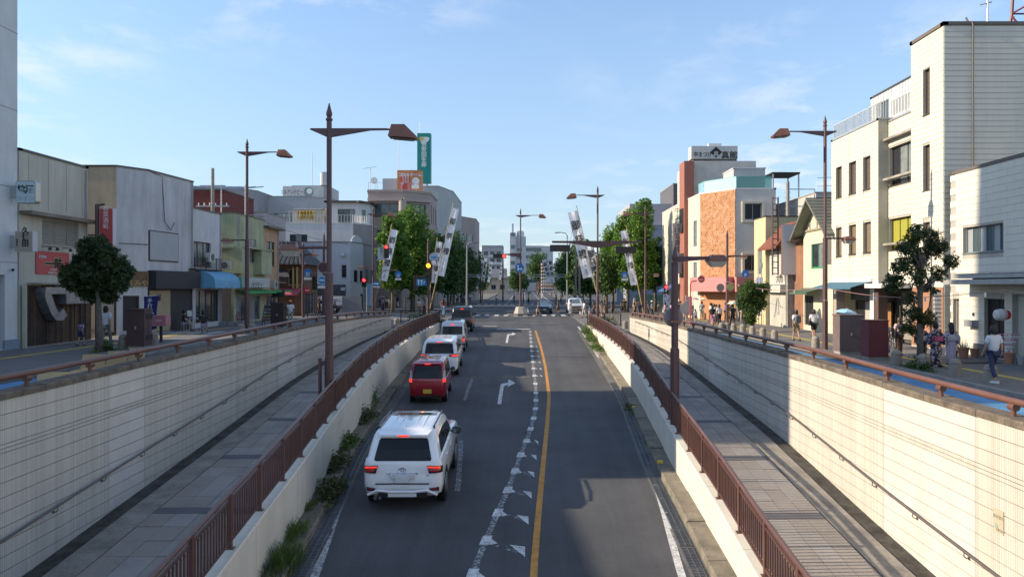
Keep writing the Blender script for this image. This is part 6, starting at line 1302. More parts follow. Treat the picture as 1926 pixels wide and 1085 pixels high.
# pavement boxes on the left lane
cardb = M('cardboard', (.66, .48, .27), .85, var=.1); inkb = P('ink_brown', (.06, .04, .03))
for i, (px, py, w_, d_, h, fl, lab) in enumerate(((112, 724, .80, .65, .42, 0, 'open pale cardboard box nearest the bridge on the left lane, with printed lettering'), (165, 716, .62, .6, .42, 1, 'cardboard box with one raised flap, second from the bridge'), (211, 707, .56, .6, .42, 1, 'cardboard box with raised flap, third from the bridge'), (249, 699, .48, .6, .42, 1, 'cardboard box with raised flap beside the brown cabinet'), (305, 690, .8, .6, .3, 0, 'low flat cardboard box farthest along the left rail'))):
    q = gp(px, py); t = thing('cardboard_box', lab, 'box', (q.x, q.y, G(q.x, q.y)-.11), rad(8), group='cardboard boxes along the left rail', world=False); th = .012
    g = MB(); g.box(-w_/2, w_/2, -d_/2, -d_/2+th, 0, h); g.box(-w_/2, w_/2, d_/2-th, d_/2, 0, h); g.box(-w_/2, -w_/2+th, -d_/2, d_/2, 0, h); g.box(w_/2-th, w_/2, -d_/2, d_/2, 0, h); g.box(-w_/2, w_/2, -d_/2, d_/2, 0, th); g.build('box_walls', cardb, t)
    if fl: g = MB(); g.add([(-w_/2, d_/2, h), (w_/2, d_/2, h), (w_/2, d_/2+.14, h+.38), (-w_/2, d_/2+.14, h+.38)], [(0, 1, 2, 3), (3, 2, 1, 0)]); g.build('flap', cardb, t)
    if i == 0: text('下野宇都宮一の銘菓店', .10, inkb, (0, -d_/2-.004, .12), FC, t, ext=.001)
# magazine rack
p = gp(507, 613); t = thing('magazine_rack', 'black tiered magazine rack lettered びざ on the left pavement', 'rack', p, world=False)
for k in range(5): MB().obox((0, .12*k*.8, .45+k*.2), (.48, 0, 0), (0, .05, 0), (0, .04, .09)).build('tier', P('rack_black', (.02, .02, .02)), t)
for x in (-.46, .46): MB().tube([(x, -.1, 0), (x, .45, 1.45)], .02, 5).tube([(x, .45, 0), (x, .3, 1.0)], .02, 5).build('leg', dark, t)
random.seed(2)
for k in range(4):
    for j in range(5): MB().box(-.42+j*.17, -.30+j*.17, .12*k*.8-.07, .12*k*.8-.055, .42+k*.2, .52+k*.2).build('leaflet', P('leaflet_%d' % random.randrange(4), random.choice([(.4, .15, .1), (.35, .3, .1), (.2, .25, .3), (.4, .38, .35)])), t)
text('びざ', .18, wht, (0, .42, 1.38), FC, t)
bx = thing('flower_planters', 'row of low planters with greenery before the green shop', 'planter', gp(440, 612), world=False)
for k in range(4): MB().box(-1.0+k*.6, -.5+k*.6, -.15, .15, 0, .25).build('planter', M('planter_grey', (.3, .3, .3)), bx)
# sign sandwich on left
t = thing('menu_stand', 'small dark menu sign on a post before the brown old house', 'sign', tuple(on(-19.4, 58.5)), world=False); MB().box(-.5, .5, -.03, .03, 1.75, 2.3).build('board', P('menu_dark', (.03, .05, .05)), t); MB().tube([(0, 0, 0), (0, 0, 1.75)], .06, 6).build('post', dark, t)
# lantern and pots at the cream building
t = thing('paper_lantern', 'round white and red paper lantern hanging by the eatery door', 'lantern', at(1883, 592, 29.5)); c = at(1883, 592, 29.2)
MB().lathe((c.x, c.y, c.z), [(.12, -.26), (.2, -.2), (.24, 0), (.2, .2), (.12, .26)], 16, 'x').build('lantern_body', P('lantern_white', (.6, .58, .55)), t); MB().lathe((c.x+.12, c.y-.1, c.z), [(.20, 0), (.17, .1), (.1, .15)], 14, 'x').build('red_mark', sred, t); MB().tube([(c.x, c.y, c.z+.25), (c.x, c.y, c.z+.75)], .008, 4).build('cord', dark, t)
terr = M('terracotta', (.36, .17, .11), .8, var=.15)
pot_p = [(1812, 674, .22, 'large terracotta pot with spiky leaves by the eatery wall', 1), (1833, 672, .18, 'empty terracotta pot right of the spiky plant', 0), (1795, 672, .14, 'small terracotta pot with dark leaves at the taupe door', 1), (1898, 684, .2, 'pot holding pink paper flower sticks by the eatery window', 2), (1908, 684, .16, 'pale bucket right of the pink flower pot', 0), (1921, 686, .16, 'grey pot at the right edge of the photo', 0)]
lf_m = M('blade_leaf', (.07, .13, .03), .6, var=.3)
for px, py, r, lab, kind in pot_p:
    p = gp(px, py); t = thing('flower_pot', lab, 'plant pot', p, world=False); MB().lathe((0, 0, 0), [(r*.7, 0), (r, r*1.9), (r*1.08, r*1.9), (r*1.08, r*2.15), (r*.9, r*2.15)], 14).build('pot', terr if px not in (1908, 1921) else M('pot_grey', (.3, .31, .32)), t)
    random.seed(int(px))
    if kind == 1:
        g = MB()
        for k in range(34): a_ = random.uniform(0, 6.28); l = random.uniform(.25, .5)*r/.2; w_ = .014; b0 = Vector((math.cos(a_)*r*.5, math.sin(a_)*r*.5, r*2)); d_ = Vector((math.cos(a_)*.35, math.sin(a_)*.35, 1)).normalized(); s_ = Vector((-math.sin(a_), math.cos(a_), 0))*w_; g.add([b0-s_, b0+s_, b0+d_*l], [(0, 1, 2)])
        tag(g.build('leaves', lf_m, t), kind='stuff')
    if kind == 2:
        for k in range(6):
            a_ = -.5+k*.2; MB().tube([(0, 0, r*2), (math.sin(a_)*.75, 0, r*2+.75)], .008, 4).build('stick', P('stick_pink', (.5, .3, .35)), t)
            for j in range(6): q = .25+j*.1; g = MB().lathe((math.sin(a_)*q*1.0, -.02, r*2+q), [(.0, -.04), (.055, 0), (.0, .04)], 6); g.build('paper_flower', P('flower_pink', (.62, .30, .40)) if j % 2 else wht, t)
mt = thing('door_mat', 'dark flat mat on the pavement at the eatery door', 'mat', gp(1850, 682), world=False); MB().box(-.9, .5, -.35, .35, .01, .03).build('mat', M('mat_dark', (.04, .035, .03)), mt)
ssb = thing('stacked_sign', 'narrow sign of stacked white plates beside the dark gap on the right', 'sign', (19.55, 35.1, 0)); 
for k in range(9): MB().box(19.4, 19.75, 34.95, 35.0, 1.0+k*.2, 1.16+k*.2).build('white_plate', wht, ssb)
MB().box(19.38, 19.77, 35.0, 35.04, .3, 2.85).build('back_board', dark, ssb)
# wall plate on right tiles
c_ = (WXR(11)-.012, 11.05); wp = thing('wall_plate', 'small pale information plate fixed on the right tiled wall', 'plate', (c_[0], c_[1], -.9))
q = hit(1880, 980, lambda x, y: 9 if x > WXR(y) else -9)
MB().box(WXR(q.y)-.015, WXR(q.y)-.001, q.y-.11, q.y+.11, q.z-.17, q.z+.17).build('plate_body', M('plate_cream', (.42, .38, .28), .6), wp)
text('駐車禁止', .06, P('plate_ink', (.25, .22, .15)), (WXR(q.y)-.018, q.y, q.z+.06), FW, wp, ext=.001); text('宇都宮市', .04, P('plate_ink', (.25, .22, .15)), (WXR(q.y)-.018, q.y-.02, q.z-.13), FW, wp, ext=.001)
MB().lathe((WXR(q.y)-.02, q.y+.05, q.z-.08), [(.035, 0), (.035, .005)], 12, 'x').build('emblem', P('emblem_green', (.25, .35, .3)), wp)
# ================================================================ TREES AND WEEDS
def leafm(name, c, tr=.35):
    m = bpy.data.materials.new(name); m.use_nodes = True; t = m.node_tree; b = t.nodes['Principled BSDF']; b.inputs['Roughness'].default_value = .5
    g = t.nodes.new('ShaderNodeNewGeometry'); n = t.nodes.new('ShaderNodeTexNoise'); n.inputs['Scale'].default_value = 1.6; n.inputs['Detail'].default_value = 4; t.links.new(g.outputs['Position'], n.inputs[0])
    cr = t.nodes.new('ShaderNodeValToRGB'); cr.color_ramp.elements[0].position = .35; cr.color_ramp.elements[1].position = .68
    cr.color_ramp.elements[0].color = (c[0]*.55, c[1]*.6, c[2]*.6, 1); cr.color_ramp.elements[1].color = (c[0]*1.4, c[1]*1.25, c[2]*.9, 1)
    t.links.new(n.outputs['Fac'], cr.inputs[0]); t.links.new(cr.outputs[0], b.inputs['Base Color'])
    tl = t.nodes.new('ShaderNodeBsdfTranslucent'); t.links.new(cr.outputs[0], tl.inputs[0]); ms_ = t.nodes.new('ShaderNodeMixShader'); ms_.inputs[0].default_value = tr
    t.links.new(b.outputs[0], ms_.inputs[1]); t.links.new(tl.outputs[0], ms_.inputs[2]); t.links.new(ms_.outputs[0], t.nodes['Material Output'].inputs[0]); return m
lf_dark = leafm('leaf_dark', (.05, .09, .034)); lf_rt = leafm('leaf_street', (.06, .095, .03)); lf_mid = leafm('leaf_mid', (.07, .14, .03)); lf_gl = leafm('leaf_bright', (.115, .235, .035), .45); lf_avn = leafm('leaf_avenue', (.065, .14, .035))
barkm = M('bark', (.13, .11, .09), .95, var=.3, scale=6, bump=.8, bscale=20, fine=.3)
def leaves(name, lobes, n, size, mat, parent, seed=1, fan=0, shell=.55, droop=.2, offset=(0, 0, 0)):
    r = np.random.default_rng(seed); lob = np.array(lobes, float); vol = lob[:, 3]**2.2; idx = r.choice(len(lob), n, p=vol/vol.sum())
    d = r.normal(size=(n, 3)); d /= np.linalg.norm(d, axis=1)[:, None]; rr = shell + (1-shell)*r.random(n)**.7
    rr *= 1 + .16*np.sin(d[:, 0]*9+idx)*np.sin(d[:, 2]*8+idx*2)
    c = lob[idx, :3] + d*(lob[idx, 3]*rr)[:, None]
    # orientation: mostly facing outward / up
    nrm = d*.6 + r.normal(size=(n, 3))*.55 + np.array([0, 0, .45]); nrm /= np.linalg.norm(nrm, axis=1)[:, None]
    a = np.cross(nrm, r.normal(size=(n, 3))); a /= np.linalg.norm(a, axis=1)[:, None]; b = np.cross(nrm, a)
    s = size*(.65+.7*r.random(n)); V = []; Fc = []
    if fan:
        k = fan; vs = np.zeros((n, k*3, 3)); 
        for i in range(k):
            an = -1.9 + 3.8*i/(k-1); L_ = s*(1.25 - .3*abs(an)); dirv = a*math.cos(an) + b*math.sin(an); per = -a*math.sin(an) + b*math.cos(an); dr = -nrm*.25
            tip = c + (dirv+dr)*L_[:, None]; m_ = c + dirv*(L_*.62)[:, None]
            vs[:, i*3] = c; vs[:, i*3+1] = m_ + per*(L_*.2)[:, None]; vs[:, i*3+2] = tip
        # leaflet as triangle pair: base, side, tip mirrored
        V = np.zeros((n, k*4, 3))
        for i in range(k):
            an = -1.9 + 3.8*i/(k-1); L_ = s*(1.25 - .3*abs(an)); dirv = a*math.cos(an) + b*math.sin(an); per = -a*math.sin(an) + b*math.cos(an); dr = -nrm*.3
            V[:, i*4] = c; V[:, i*4+1] = c + (dirv*.65)*L_[:, None] + per*(L_*.2)[:, None]; V[:, i*4+2] = c + (dirv+dr)*L_[:, None]; V[:, i*4+3] = c + (dirv*.65)*L_[:, None] - per*(L_*.2)[:, None]
        q = k
    else:
        V = np.zeros((n, 4, 3)); V[:, 0] = c - a*s[:, None]*.5; V[:, 1] = c - b*s[:, None]*.32; V[:, 2] = c + a*s[:, None]*.5 - nrm*(s*.15)[:, None]; V[:, 3] = c + b*s[:, None]*.32; q = 1
    nv = n*q*4; co = V.reshape(-1, 3).astype(np.float32)
    me = bpy.data.meshes.new(name); me.vertices.add(nv); me.vertices.foreach_set('co', co.ravel()); me.loops.add(nv); me.loops.foreach_set('vertex_index', np.arange(nv, dtype=np.int32))
    me.polygons.add(nv//4); me.polygons.foreach_set('loop_start', np.arange(0, nv, 4, dtype=np.int32)); me.polygons.foreach_set('loop_total', np.full(nv//4, 4, dtype=np.int32)); me.update(); me.validate()
    me.materials.append(mat); return link(name, me, parent)
def tree(name, label, loc, trunk, lobes, n, size, mat, seed=1, fan=0, shell=.5, tr=.16, group=None, limbs=6, cat='tree'):
    t = thing(name, label, cat, loc, world=False, group=group); random.seed(seed)
    MB().tube(trunk, [tr*(1-.45*i/(len(trunk)-1)) for i in range(len(trunk))], 9).build('trunk', barkm, t, smooth=True)
    top = Vector(trunk[-1]); mid = Vector(trunk[-2]); lb = sorted(lobes, key=lambda q: -q[3])[:limbs]
    for (x, y, z, r) in lb:
        e_ = Vector((x, y, z)); s_ = mid.lerp(top, random.random()); m_ = s_.lerp(e_, .5)+Vector((random.uniform(-.2, .2), random.uniform(-.2, .2), .15))
        MB().tube([s_, m_, e_], [tr*.42, tr*.25, tr*.1], 6).build('limb', barkm, t, smooth=True)
        for q in range(3):
            d_ = Vector((random.uniform(-1, 1), random.uniform(-1, 1), random.uniform(-.3, 1)))*r*.8; MB().tube([m_.lerp(e_, .6), e_+d_*.5, e_+d_], [tr*.14, tr*.09, .012], 4).build('branch', barkm, t)
    tag(leaves('crown', lobes, n, size, mat, t, seed, fan, shell), kind='stuff'); return t
# near left horse-chestnut style tree (dense, dark)
p = gp(186, 662); s_ = p.y/F
def LB(l, p, ref=(186, 662)): return [(((a_-ref[0])*p.y/F), dy_, (ref[1]-b_)*p.y/F, r*(.80 if ref[0] == 186 else .86)*p.y/F) for a_, b_, r, dy_ in l]
tree('street_tree', 'dense dark-leaved young tree on the left pavement before the timber front', p, [(0, 0, -.1), (.02, 0, .9), (-.03, 0, 2.0), (-.08, 0, 2.6)],
     LB([(182, 515, 44, 0), (148, 520, 32, -.3), (216, 508, 34, .2), (183, 476, 36, 0), (146, 495, 26, .4), (222, 532, 24, 0), (176, 466, 26, -.3), (158, 545, 24, .2), (206, 484, 30, -.3), (136, 535, 16, 0), (196, 553, 22, .3), (236, 512, 16, 0), (190, 455, 16, 0), (134, 510, 14, 0), (175, 562, 12, 0)], p), 6800, .118, lf_dark, 3, fan=5, tr=.14)
p = gp(1731, 694)
tree('street_tree', 'loose dark-leaved street tree with visible limbs on the right pavement, nearest the bridge', p, [(0, 0, -.1), (-.02, 0, 1.4), (.0, 0, 2.7), (.08, 0, 4.2)],
     LB([(1725, 440, 22, 0), (1765, 465, 26, .2), (1700, 465, 22, -.3), (1790, 490, 18, 0), (1740, 485, 24, .4), (1695, 500, 22, 0), (1690, 530, 22, .3), (1720, 520, 20, -.3), (1672, 540, 14, 0), (1765, 515, 18, 0), (1720, 560, 16, .3), (1716, 590, 20, 0), (1738, 600, 20, -.2), (1722, 618, 16, .2), (1750, 545, 12, 0), (1760, 440, 14, .2), (1700, 615, 12, 0)], p, (1731, 694)), 1750, .12, lf_rt, 5, fan=5, tr=.125, shell=.35, limbs=12)
p = gp(1416, 624)
tree('street_tree', 'small round dense street tree beside the short lamp post on the right pavement', p, [(0, 0, -.1), (0, 0, 1.0), (.02, 0, 1.8)],
     LB([(1416, 555, 24, 0), (1400, 550, 18, -.3), (1432, 548, 18, .3), (1414, 580, 20, 0), (1408, 538, 14, 0), (1430, 570, 14, 0), (1412, 600, 12, 0), (1440, 540, 11, 0), (1395, 570, 12, .2)], p, (1416, 624)), 3200, .16, lf_mid, 6, fan=3, tr=.11, limbs=4)
# weeds at the foot of the near right tree
def weed(name, label, loc, n, h, spread, mat, seed, broad=False, cat='weeds', grp='clumps of weeds along the left kerb'):
    random.seed(seed); t = thing(name, label, cat, loc, group=grp, world=False); g = MB()
    for k in range(n):
        b0 = Vector((random.gauss(0, spread*.45), random.gauss(0, spread*(2.6 if broad else 1.5)), 0)); b0.x = max(-spread*.8, min(spread*.9, b0.x)); hh = h*random.uniform(.12, 1.25)*math.exp(-(b0.y/spread/3.2)**2); d_ = Vector((random.uniform(-.5, .5), random.uniform(-.5, .5), 1)); a_ = random.uniform(0, 6.28); s_ = Vector((math.cos(a_), math.sin(a_), 0))
        if broad:
            tip = b0 + d_*hh; g.add([b0-s_*.006, b0+s_*.006, tip], [(0, 1, 2)])
            for q in range(5): c_ = b0 + d_*hh*random.uniform(.25, 1) + Vector((random.uniform(-.1, .1), random.uniform(-.1, .1), 0)); w_ = random.uniform(.018, .06); u_ = Vector((random.uniform(-1, 1), random.uniform(-1, 1), random.uniform(-.3, .6))).normalized()*w_; v_ = u_.cross(Vector((random.uniform(-1, 1), random.uniform(-1, 1), 1))).normalized()*w_*.7; g.quad(c_-u_, c_-v_, c_+u_, c_+v_)
        else:
            m_ = b0 + d_*hh*.6; tip = b0 + d_*hh + Vector((d_.x, d_.y, -.35))*hh*.35; w_ = random.uniform(.005, .011); g.add([b0-s_*w_, b0+s_*w_, m_+s_*w_*.8, m_-s_*w_*.8, tip], [(0, 1, 2, 3), (3, 2, 4)])
    tag(g.build('blades', mat, t), kind='stuff'); return t
wd1 = leafm('weed_green', (.10, .17, .045)); wd2 = leafm('weed_brownish', (.10, .115, .045))
for i, (px, py, n, h, sp, br, lab) in enumerate(((545, 1065, 700, .55, .30, 0, 'tall grassy weed clump nearest the bridge at the left kerb'), (568, 1010, 420, .5, .2, 0, 'grassy weed clump, second from the bridge at the left kerb'), (590, 960, 200, .35, .15, 0, 'thin grassy tuft between the two grass clumps and the dark weeds'), (632, 925, 420, .35, .28, 1, 'low brownish weeds left of the white off-road car'), (648, 875, 380, .40, .25, 1, 'bushy weeds left of the big white car'), (668, 840, 340, .5, .25, 1, 'green weeds beside the mirror of the big white car'), (703, 790, 360, .55, .25, 1, 'leafy weeds against the white wall behind the red car'), (706, 765, 260, .95, .22, 1, 'tallest leafy weed climbing the white wall between the two front cars'))):
    c = hit(px-12, py, lambda x, y: R_(y)+.1); weed('weed_clump', lab, c - Vector((0, 0, .05)), n, h, sp, wd1 if i in (0, 1, 2, 5, 7) else wd2, 20+i, br)
for i, (px, py, lab) in enumerate(((1104, 628, 'leafy shrub at the far end of the right white wall'), (1112, 640, 'low weeds just below the shrub on the right kerb'), (1122, 655, 'small weed tuft on the right kerb beyond the shadow'))):
    c = hit(px, py, lambda x, y: R_(y)+.2); weed('weed_clump', lab, c, 300, .8-.25*i, .35, wd1, 50+i, True, grp='weeds on the right kerb')
c = hit(1188, 768, lambda x, y: R_(y)+.02); weed('weed_clump', 'tiny weeds in the right gutter at the shadow edge', c, 90, .18, .3, wd1, 61, True, grp='weeds on the right kerb')
c = rp(817, 640); weed('weed_clump', 'weeds at the end of the left white wall', Vector((-6.5, 57.3, .1)), 200, .9, .3, wd1, 62, True)
p = gp(1728, 694); weed('weed_clump', 'shoots at the foot of the near right street tree', p, 160, .5, .2, lf_mid, 63, True, grp='shoots at tree feet')
p = gp(196, 660); weed('weed_clump', 'green shoots at the foot of the near left tree', p, 160, .55, .15, wd1, 64, True, grp='shoots at tree feet')
for x, lab in ((6.2, 'clipped low shrub behind the short fence at the right ramp head'), (-8, 'clipped low shrub behind the short fence at the left ramp head')):
    t = thing('low_shrub', lab, 'shrub', (x, 58.1, G(x, 58)), world=False); tag(leaves('foliage', [(-.7, 0, .25, .45), (0, 0, .3, .5), (.7, 0, .25, .45), (.2, .2, .2, .5)], 1500, .10, lf_mid, t, 7), kind='stuff')
# clustered crowns further off: lobes given in metres
def crown(h0, h1, w, k, seed, dense=9, cone=.5):
    random.seed(seed); L_ = [(0, 0, h0+(h1-h0)*q, w*(.72-.38*cone*q)) for q in (.12, .3, .5, .7, .88)]
    for i in range(k):
        f = i/(k-1); z = h0 + (h1-h0)*f; wr = w*(1-cone*f**1.6)*(.55+.45*min(1, f*4))
        for j in range(max(1, int(dense*(1-.6*f)))): a_ = random.uniform(0, 6.28); q = wr*random.uniform(.35, .72); L_.append((math.cos(a_)*q, math.sin(a_)*q, z+random.uniform(-.4, .4), wr*random.uniform(.26, .42)))
    return L_
def gtree(px, Y, h0, h1, w, n, size, mat, seed, label, tr=.22, cone=.5, group='street trees around the crossing'):
    x = (px-985)*Y/F; z = G(x, Y); tree('street_tree', label, (x, Y, z), [(0, 0, -.2), (.05, 0, h0*.5), (0, 0, h0+.8), (.05, 0, (h0+h1)/2)], crown(h0+.4, h1-.5, w*1.12, 7, seed, cone=cone), int(n*1.5), size*.95, mat, seed, 0, .3, tr, group, 5)
gtree(738, 82, 3.0, 11.0, 2.3, 9000, .30, lf_gl, 11, 'bright green street tree left of the crossing, leftmost, behind a banner')
gtree(776, 88, 2.6, 12.3, 3.4, 14000, .30, lf_gl, 12, 'biggest bright green street tree left of the crossing', .35)
gtree(812, 96, 3.0, 10.3, 2.6, 7000, .32, lf_mid, 13, 'street tree left of the crossing, right of the biggest one')
gtree(1152, 92, 3.2, 10.8, 2.4, 7000, .30, lf_gl, 14, 'round bright tree right of the crossing, behind the ramp-head lamp')
gtree(1180, 88, 3.0, 12.0, 2.6, 9000, .30, lf_gl, 15, 'tall bright tree in the middle of the right clump')
gtree(1206, 83, 3.0, 12.8, 2.3, 9500, .28, lf_gl, 16, 'tallest bright tree at the right end of the right clump', .28, .45)
gtree(1232, 90, 3.0, 9.0, 1.9, 4500, .28, lf_mid, 17, 'lower tree at the right edge of the right clump')
gtree(1140, 84, 2.5, 7.0, 1.9, 4000, .28, lf_mid, 21, 'lower tree filling the left edge of the right clump')
av = [(853, 122, 12.0, 3.2), (842, 112, 10.5, 2.6), (868, 138, 10.6, 3.0), (880, 150, 10.6, 3.0), (892, 168, 10.8, 3.2), (900, 190, 10.2, 3.0), (907, 215, 10, 3.2), (1096, 118, 10.2, 2.8), (1080, 135, 10.6, 3.4), (1066, 160, 10.5, 3.3), (1057, 190, 10, 3.2), (1110, 112, 8, 2.4)]
for i, (px, Y, h, w_) in enumerate(av): gtree(px, Y, 2.4, h, w_, 4200, .42, lf_avn if px < 985 or i % 2 else lf_mid, 30+i, 'avenue tree on the far %s, number %s from the crossing' % (('left', ['two', 'one', 'three', 'four', 'five', 'six', 'seven'][i]) if px < 985 else ('right', ['two', 'three', 'four', 'five', 'one'][i-7])), .2, .35, 'avenue trees beyond the crossing')
gtree(1013, 230, 5.5, 12.5, 4.2, 3500, .5, lf_avn, 50, 'broad round tree above the festival lantern tower', .3, .2, 'far trees at the street end')
for i, (px, lab) in enumerate(((966, 'small far tree left of the median lamp pole, left one'), (974, 'small far tree beside the median lamp pole'), (986, 'small far tree right of the median lamp pole'))): gtree(px, 290, 1.5, 9 if i == 0 else 7.5, 2.6, 1500, .5, lf_avn, 55+i, lab, .2, .4, 'far trees at the street end')

# low litter of small weeds and dead leaves along the left gutter
random.seed(77); t = thing('gutter_litter', None, None, (-5, 15, -2)); tag(t, kind='stuff'); g = MB()
for k in range(1500):
    y = random.uniform(11, 40); x = XL(y)+.25+abs(random.gauss(0, .25)) if k % 3 else XR(y)-.3-abs(random.gauss(0, .2)); z = R_(y)+.03+(.15 if (x < XL(y)+.4 or x > XR(y)-.4) else 0); a_ = random.uniform(0, 6.3); q = random.uniform(.01, .03); g.m = random.randrange(3)
    g.add([(x+q*math.cos(a_), y+q*math.sin(a_), z), (x-q*.5*math.sin(a_), y+q*.5*math.cos(a_), z+.012), (x-q*math.cos(a_), y-q*math.sin(a_), z)], [(0, 1, 2)])
tag(g.build('dead_leaves', [P('leaf_dry', (.16, .10, .05)), P('leaf_dry_b', (.10, .07, .04)), wd1], t), kind='stuff')
# ================================================================ VEHICLES (local axes: +Y forward, rear at y = 0)
tyre = P('tyre', (.015, .015, .016), .85); rim = P('wheel_rim', (.35, .36, .38), .3, metal=.8); cglass = P('car_glass', (.008, .009, .010), .06, spec=.35)
blackp = P('black_trim', (.018, .018, .02), .4); chrome = P('chrome', (.6, .6, .62), .12, metal=1)
tail_on = P('brake_light_lit', (1, .03, .015), .3, emit=.9); tail_red = P('tail_lens_red', (.42, .01, .012), .15, coat=.8); tail_sm = P('tail_lens_smoke', (.05, .01, .012), .1, coat=.8); plate_w = P('plate_blank_white', (.62, .62, .63), .6); plate_y = P('plate_blank_yellow', (.62, .42, .05), .6)
head_l = P('headlamp', (.55, .58, .6), .1, coat=.8)
def paint(n, c, metal=0): return P('paint_'+n, c, .28, metal=metal, coat=1.0)
class Car:
    """rings: list of (z, y_rear, y_front, half_width, corner_radius)"""
    def __init__(s, label, cat, rings, pm, Lk='car', gring=None, name='parked_car'):
        s.t = thing(name, label, cat, (0, 0, 0), world=False); s.r = rings; s.pm = pm; g = MB(); R = []
        for z, y0, y1, w_, cr in rings:
            ring = []
            for sx, sy, a0 in ((1, 1, 0), (-1, 1, 90), (-1, -1, 180), (1, -1, 270)):
                for k in range(6): a_ = rad(a0+k*18); ring.append((sx*(w_-cr)+cr*math.cos(a_), ((y1-cr*1.2) if sy > 0 else (y0+cr*.7)) + cr*(1.2 if sy > 0 else .7)*math.sin(a_), z))
            R.append(ring)
        g.rings(R); s.body = g.build('body', pm, s.t)
        me = s.body.data; me.shade_smooth() if hasattr(me, 'shade_smooth') else None
        try: me.set_sharp_from_angle(angle=rad(38))
        except Exception: pass
    def at(s, z):
        for a_, b_ in zip(s.r, s.r[1:]):
            if a_[0] <= z <= b_[0]+1e-9 and b_[0] > a_[0]: k = (z-a_[0])/(b_[0]-a_[0]); return [a_[i]+(b_[i]-a_[i])*k for i in range(5)]
        return s.r[-1]
    def _strips(s, pts, fn, name, mat, parent, flip):
        zs = sorted({min(z for _, z in pts), max(z for _, z in pts), *[z for _, z in pts], *[r[0] for r in s.r if min(z for _, z in pts) < r[0] < max(z for _, z in pts)]})
        g = MB(); rows = []; n = 8
        for z in zs:
            xs_ = []
            for (xa, za), (xb, zb) in zip(pts, pts[1:]+pts[:1]):
                if abs(za-zb) < 1e-9:
                    if abs(za-z) < 1e-9: xs_ += [xa, xb]
                elif min(za, zb)-1e-9 <= z <= max(za, zb)+1e-9: xs_.append(xa+(xb-xa)*(z-za)/(zb-za))
            a_, b_ = min(xs_), max(xs_); rows.append([fn(a_+(b_-a_)*i/n, z) for i in range(n+1)])
        for r0, r1 in zip(rows, rows[1:]):
            for i in range(n): q = (r0[i], r0[i+1], r1[i+1], r1[i]); g.quad(*(q[::-1] if flip else q))
        return g.build(name, mat, parent or s.t)
    def rear(s, pts, name, mat, off_=.008, parent=None):      # polygon (x, z) laid on the rear face
        def fn(x, z): _, y0, y1, w_, cr = s.at(z); d = min(1, max(0, abs(x)-(w_-cr))/cr); return (x, y0 + .7*cr*(1-math.sqrt(1-d*d)) - off_, z)
        return s._strips(pts, fn, name, mat, parent, False)
    def front(s, pts, name, mat, off_=.008, parent=None):
        def fn(x, z): _, y0, y1, w_, cr = s.at(z); d = min(1, max(0, abs(x)-(w_-cr))/cr); return (x, y1 - 1.2*cr*(1-math.sqrt(1-d*d)) + off_, z)
        return s._strips(pts, fn, name, mat, parent, True)
    def side(s, pts, name, mat, off_=.008, parent=None):      # polygon (y, z) on both sides
        for sx in (-1, 1):
            def fn(y, z):
                _, y0, y1, w_, cr = s.at(z); d = min(1, max(0, (y0+.7*cr)-y)/(.7*cr)); d = max(d, min(1, max(0, y-(y1-1.2*cr))/(1.2*cr))); return (sx*(w_-cr*(1-math.sqrt(1-d*d))+off_), y, z)
            o = s._strips(pts, fn, name, mat, parent, sx < 0)
        return o
    def wheels(s, ya, yb, r, w_=.2, hw=None):
        hw = hw or s.at(.6)[3]
        for sx in (-1, 1):
            for y in (ya, yb):
                MB().lathe((sx*(hw-.03), y, r), [(r*1.14, -.05), (r*1.14, .045)] if sx > 0 else [(r*1.14, -.045), (r*1.14, .05)], 24, 'x').build('wheel_arch', blackp, s.t)
                g = MB(); g.lathe((sx*(hw-.10), y, r), [(r*.95, -.1), (r, -.07), (r, .09), (r*.95, .115)], 24, 'x'); wo = g.build('tyre', tyre, s.t); q = MB(); q.lathe((sx*(hw-.10)+(.118 if sx > 0 else -.118), y, r), [(r*.64, -.01), (r*.62, .01), (r*.1, .0)], 16, 'x'); q.build('rim', rim, wo)
    def mirrors(s, y, z, w_=.2, m=None, h=.13):
        hw = s.at(z)[3]
        for sx in (-1, 1):
            g = MB(); c = (sx*(hw+.05+w_/2), y, z+.02); g.rings([[(c[0]+a_*w_/2, y+q, c[2]+b_*h/2) for a_, b_ in ((-.7, -1), (.7, -1), (1, -.3), (1, .6), (.6, 1), (-.6, 1), (-1, .6), (-1, -.3))] for q in (-.07, .03)]); g.rings([[(c[0]+a_*w_*.3, y+.03, c[2]+b_*h*.5) for a_, b_ in ((-1, -1), (1, -1), (1, 1), (-1, 1))], [(c[0]+a_*w_*.2, y+.1, c[2]+b_*h*.3) for a_, b_ in ((-1, -1), (1, -1), (1, 1), (-1, 1))]]); g.tube([(sx*(hw-.05), y, z-.02), (c[0], y, z)], .03, 6)
            mo = g.build('mirror', m or s.pm, s.t); q = MB(); q.quad(*[(c[0]+a_*w_*.42, y-.074, c[2]+b_*h*.38) for a_, b_ in ((-1, -1), (1, -1), (1, 1), (-1, 1))]); q.build('mirror_glass', P('mirror_glass', (.2, .23, .25), .05, metal=.8), mo)
    def place(s, px, py, Y, ang=0, label=None):
        x = (px-985)*Y/F; slope = math.atan2(R_(Y+4)-R_(Y), 4); s.t.location = (x, Y, R_(Y+.6) if Y < 85 else G(x, Y)); s.t.rotation_euler = (slope if Y < 80 else 0, 0, ang)
def S(pts): return [(-x, z) for x, z in pts][::-1]
def shut(s, y, z0, z1, m=None):     # door shut lines
    s.side([(y, z0), (y+.012, z0), (y+.012, z1), (y, z1)], 'door_gap', blackp, .004)
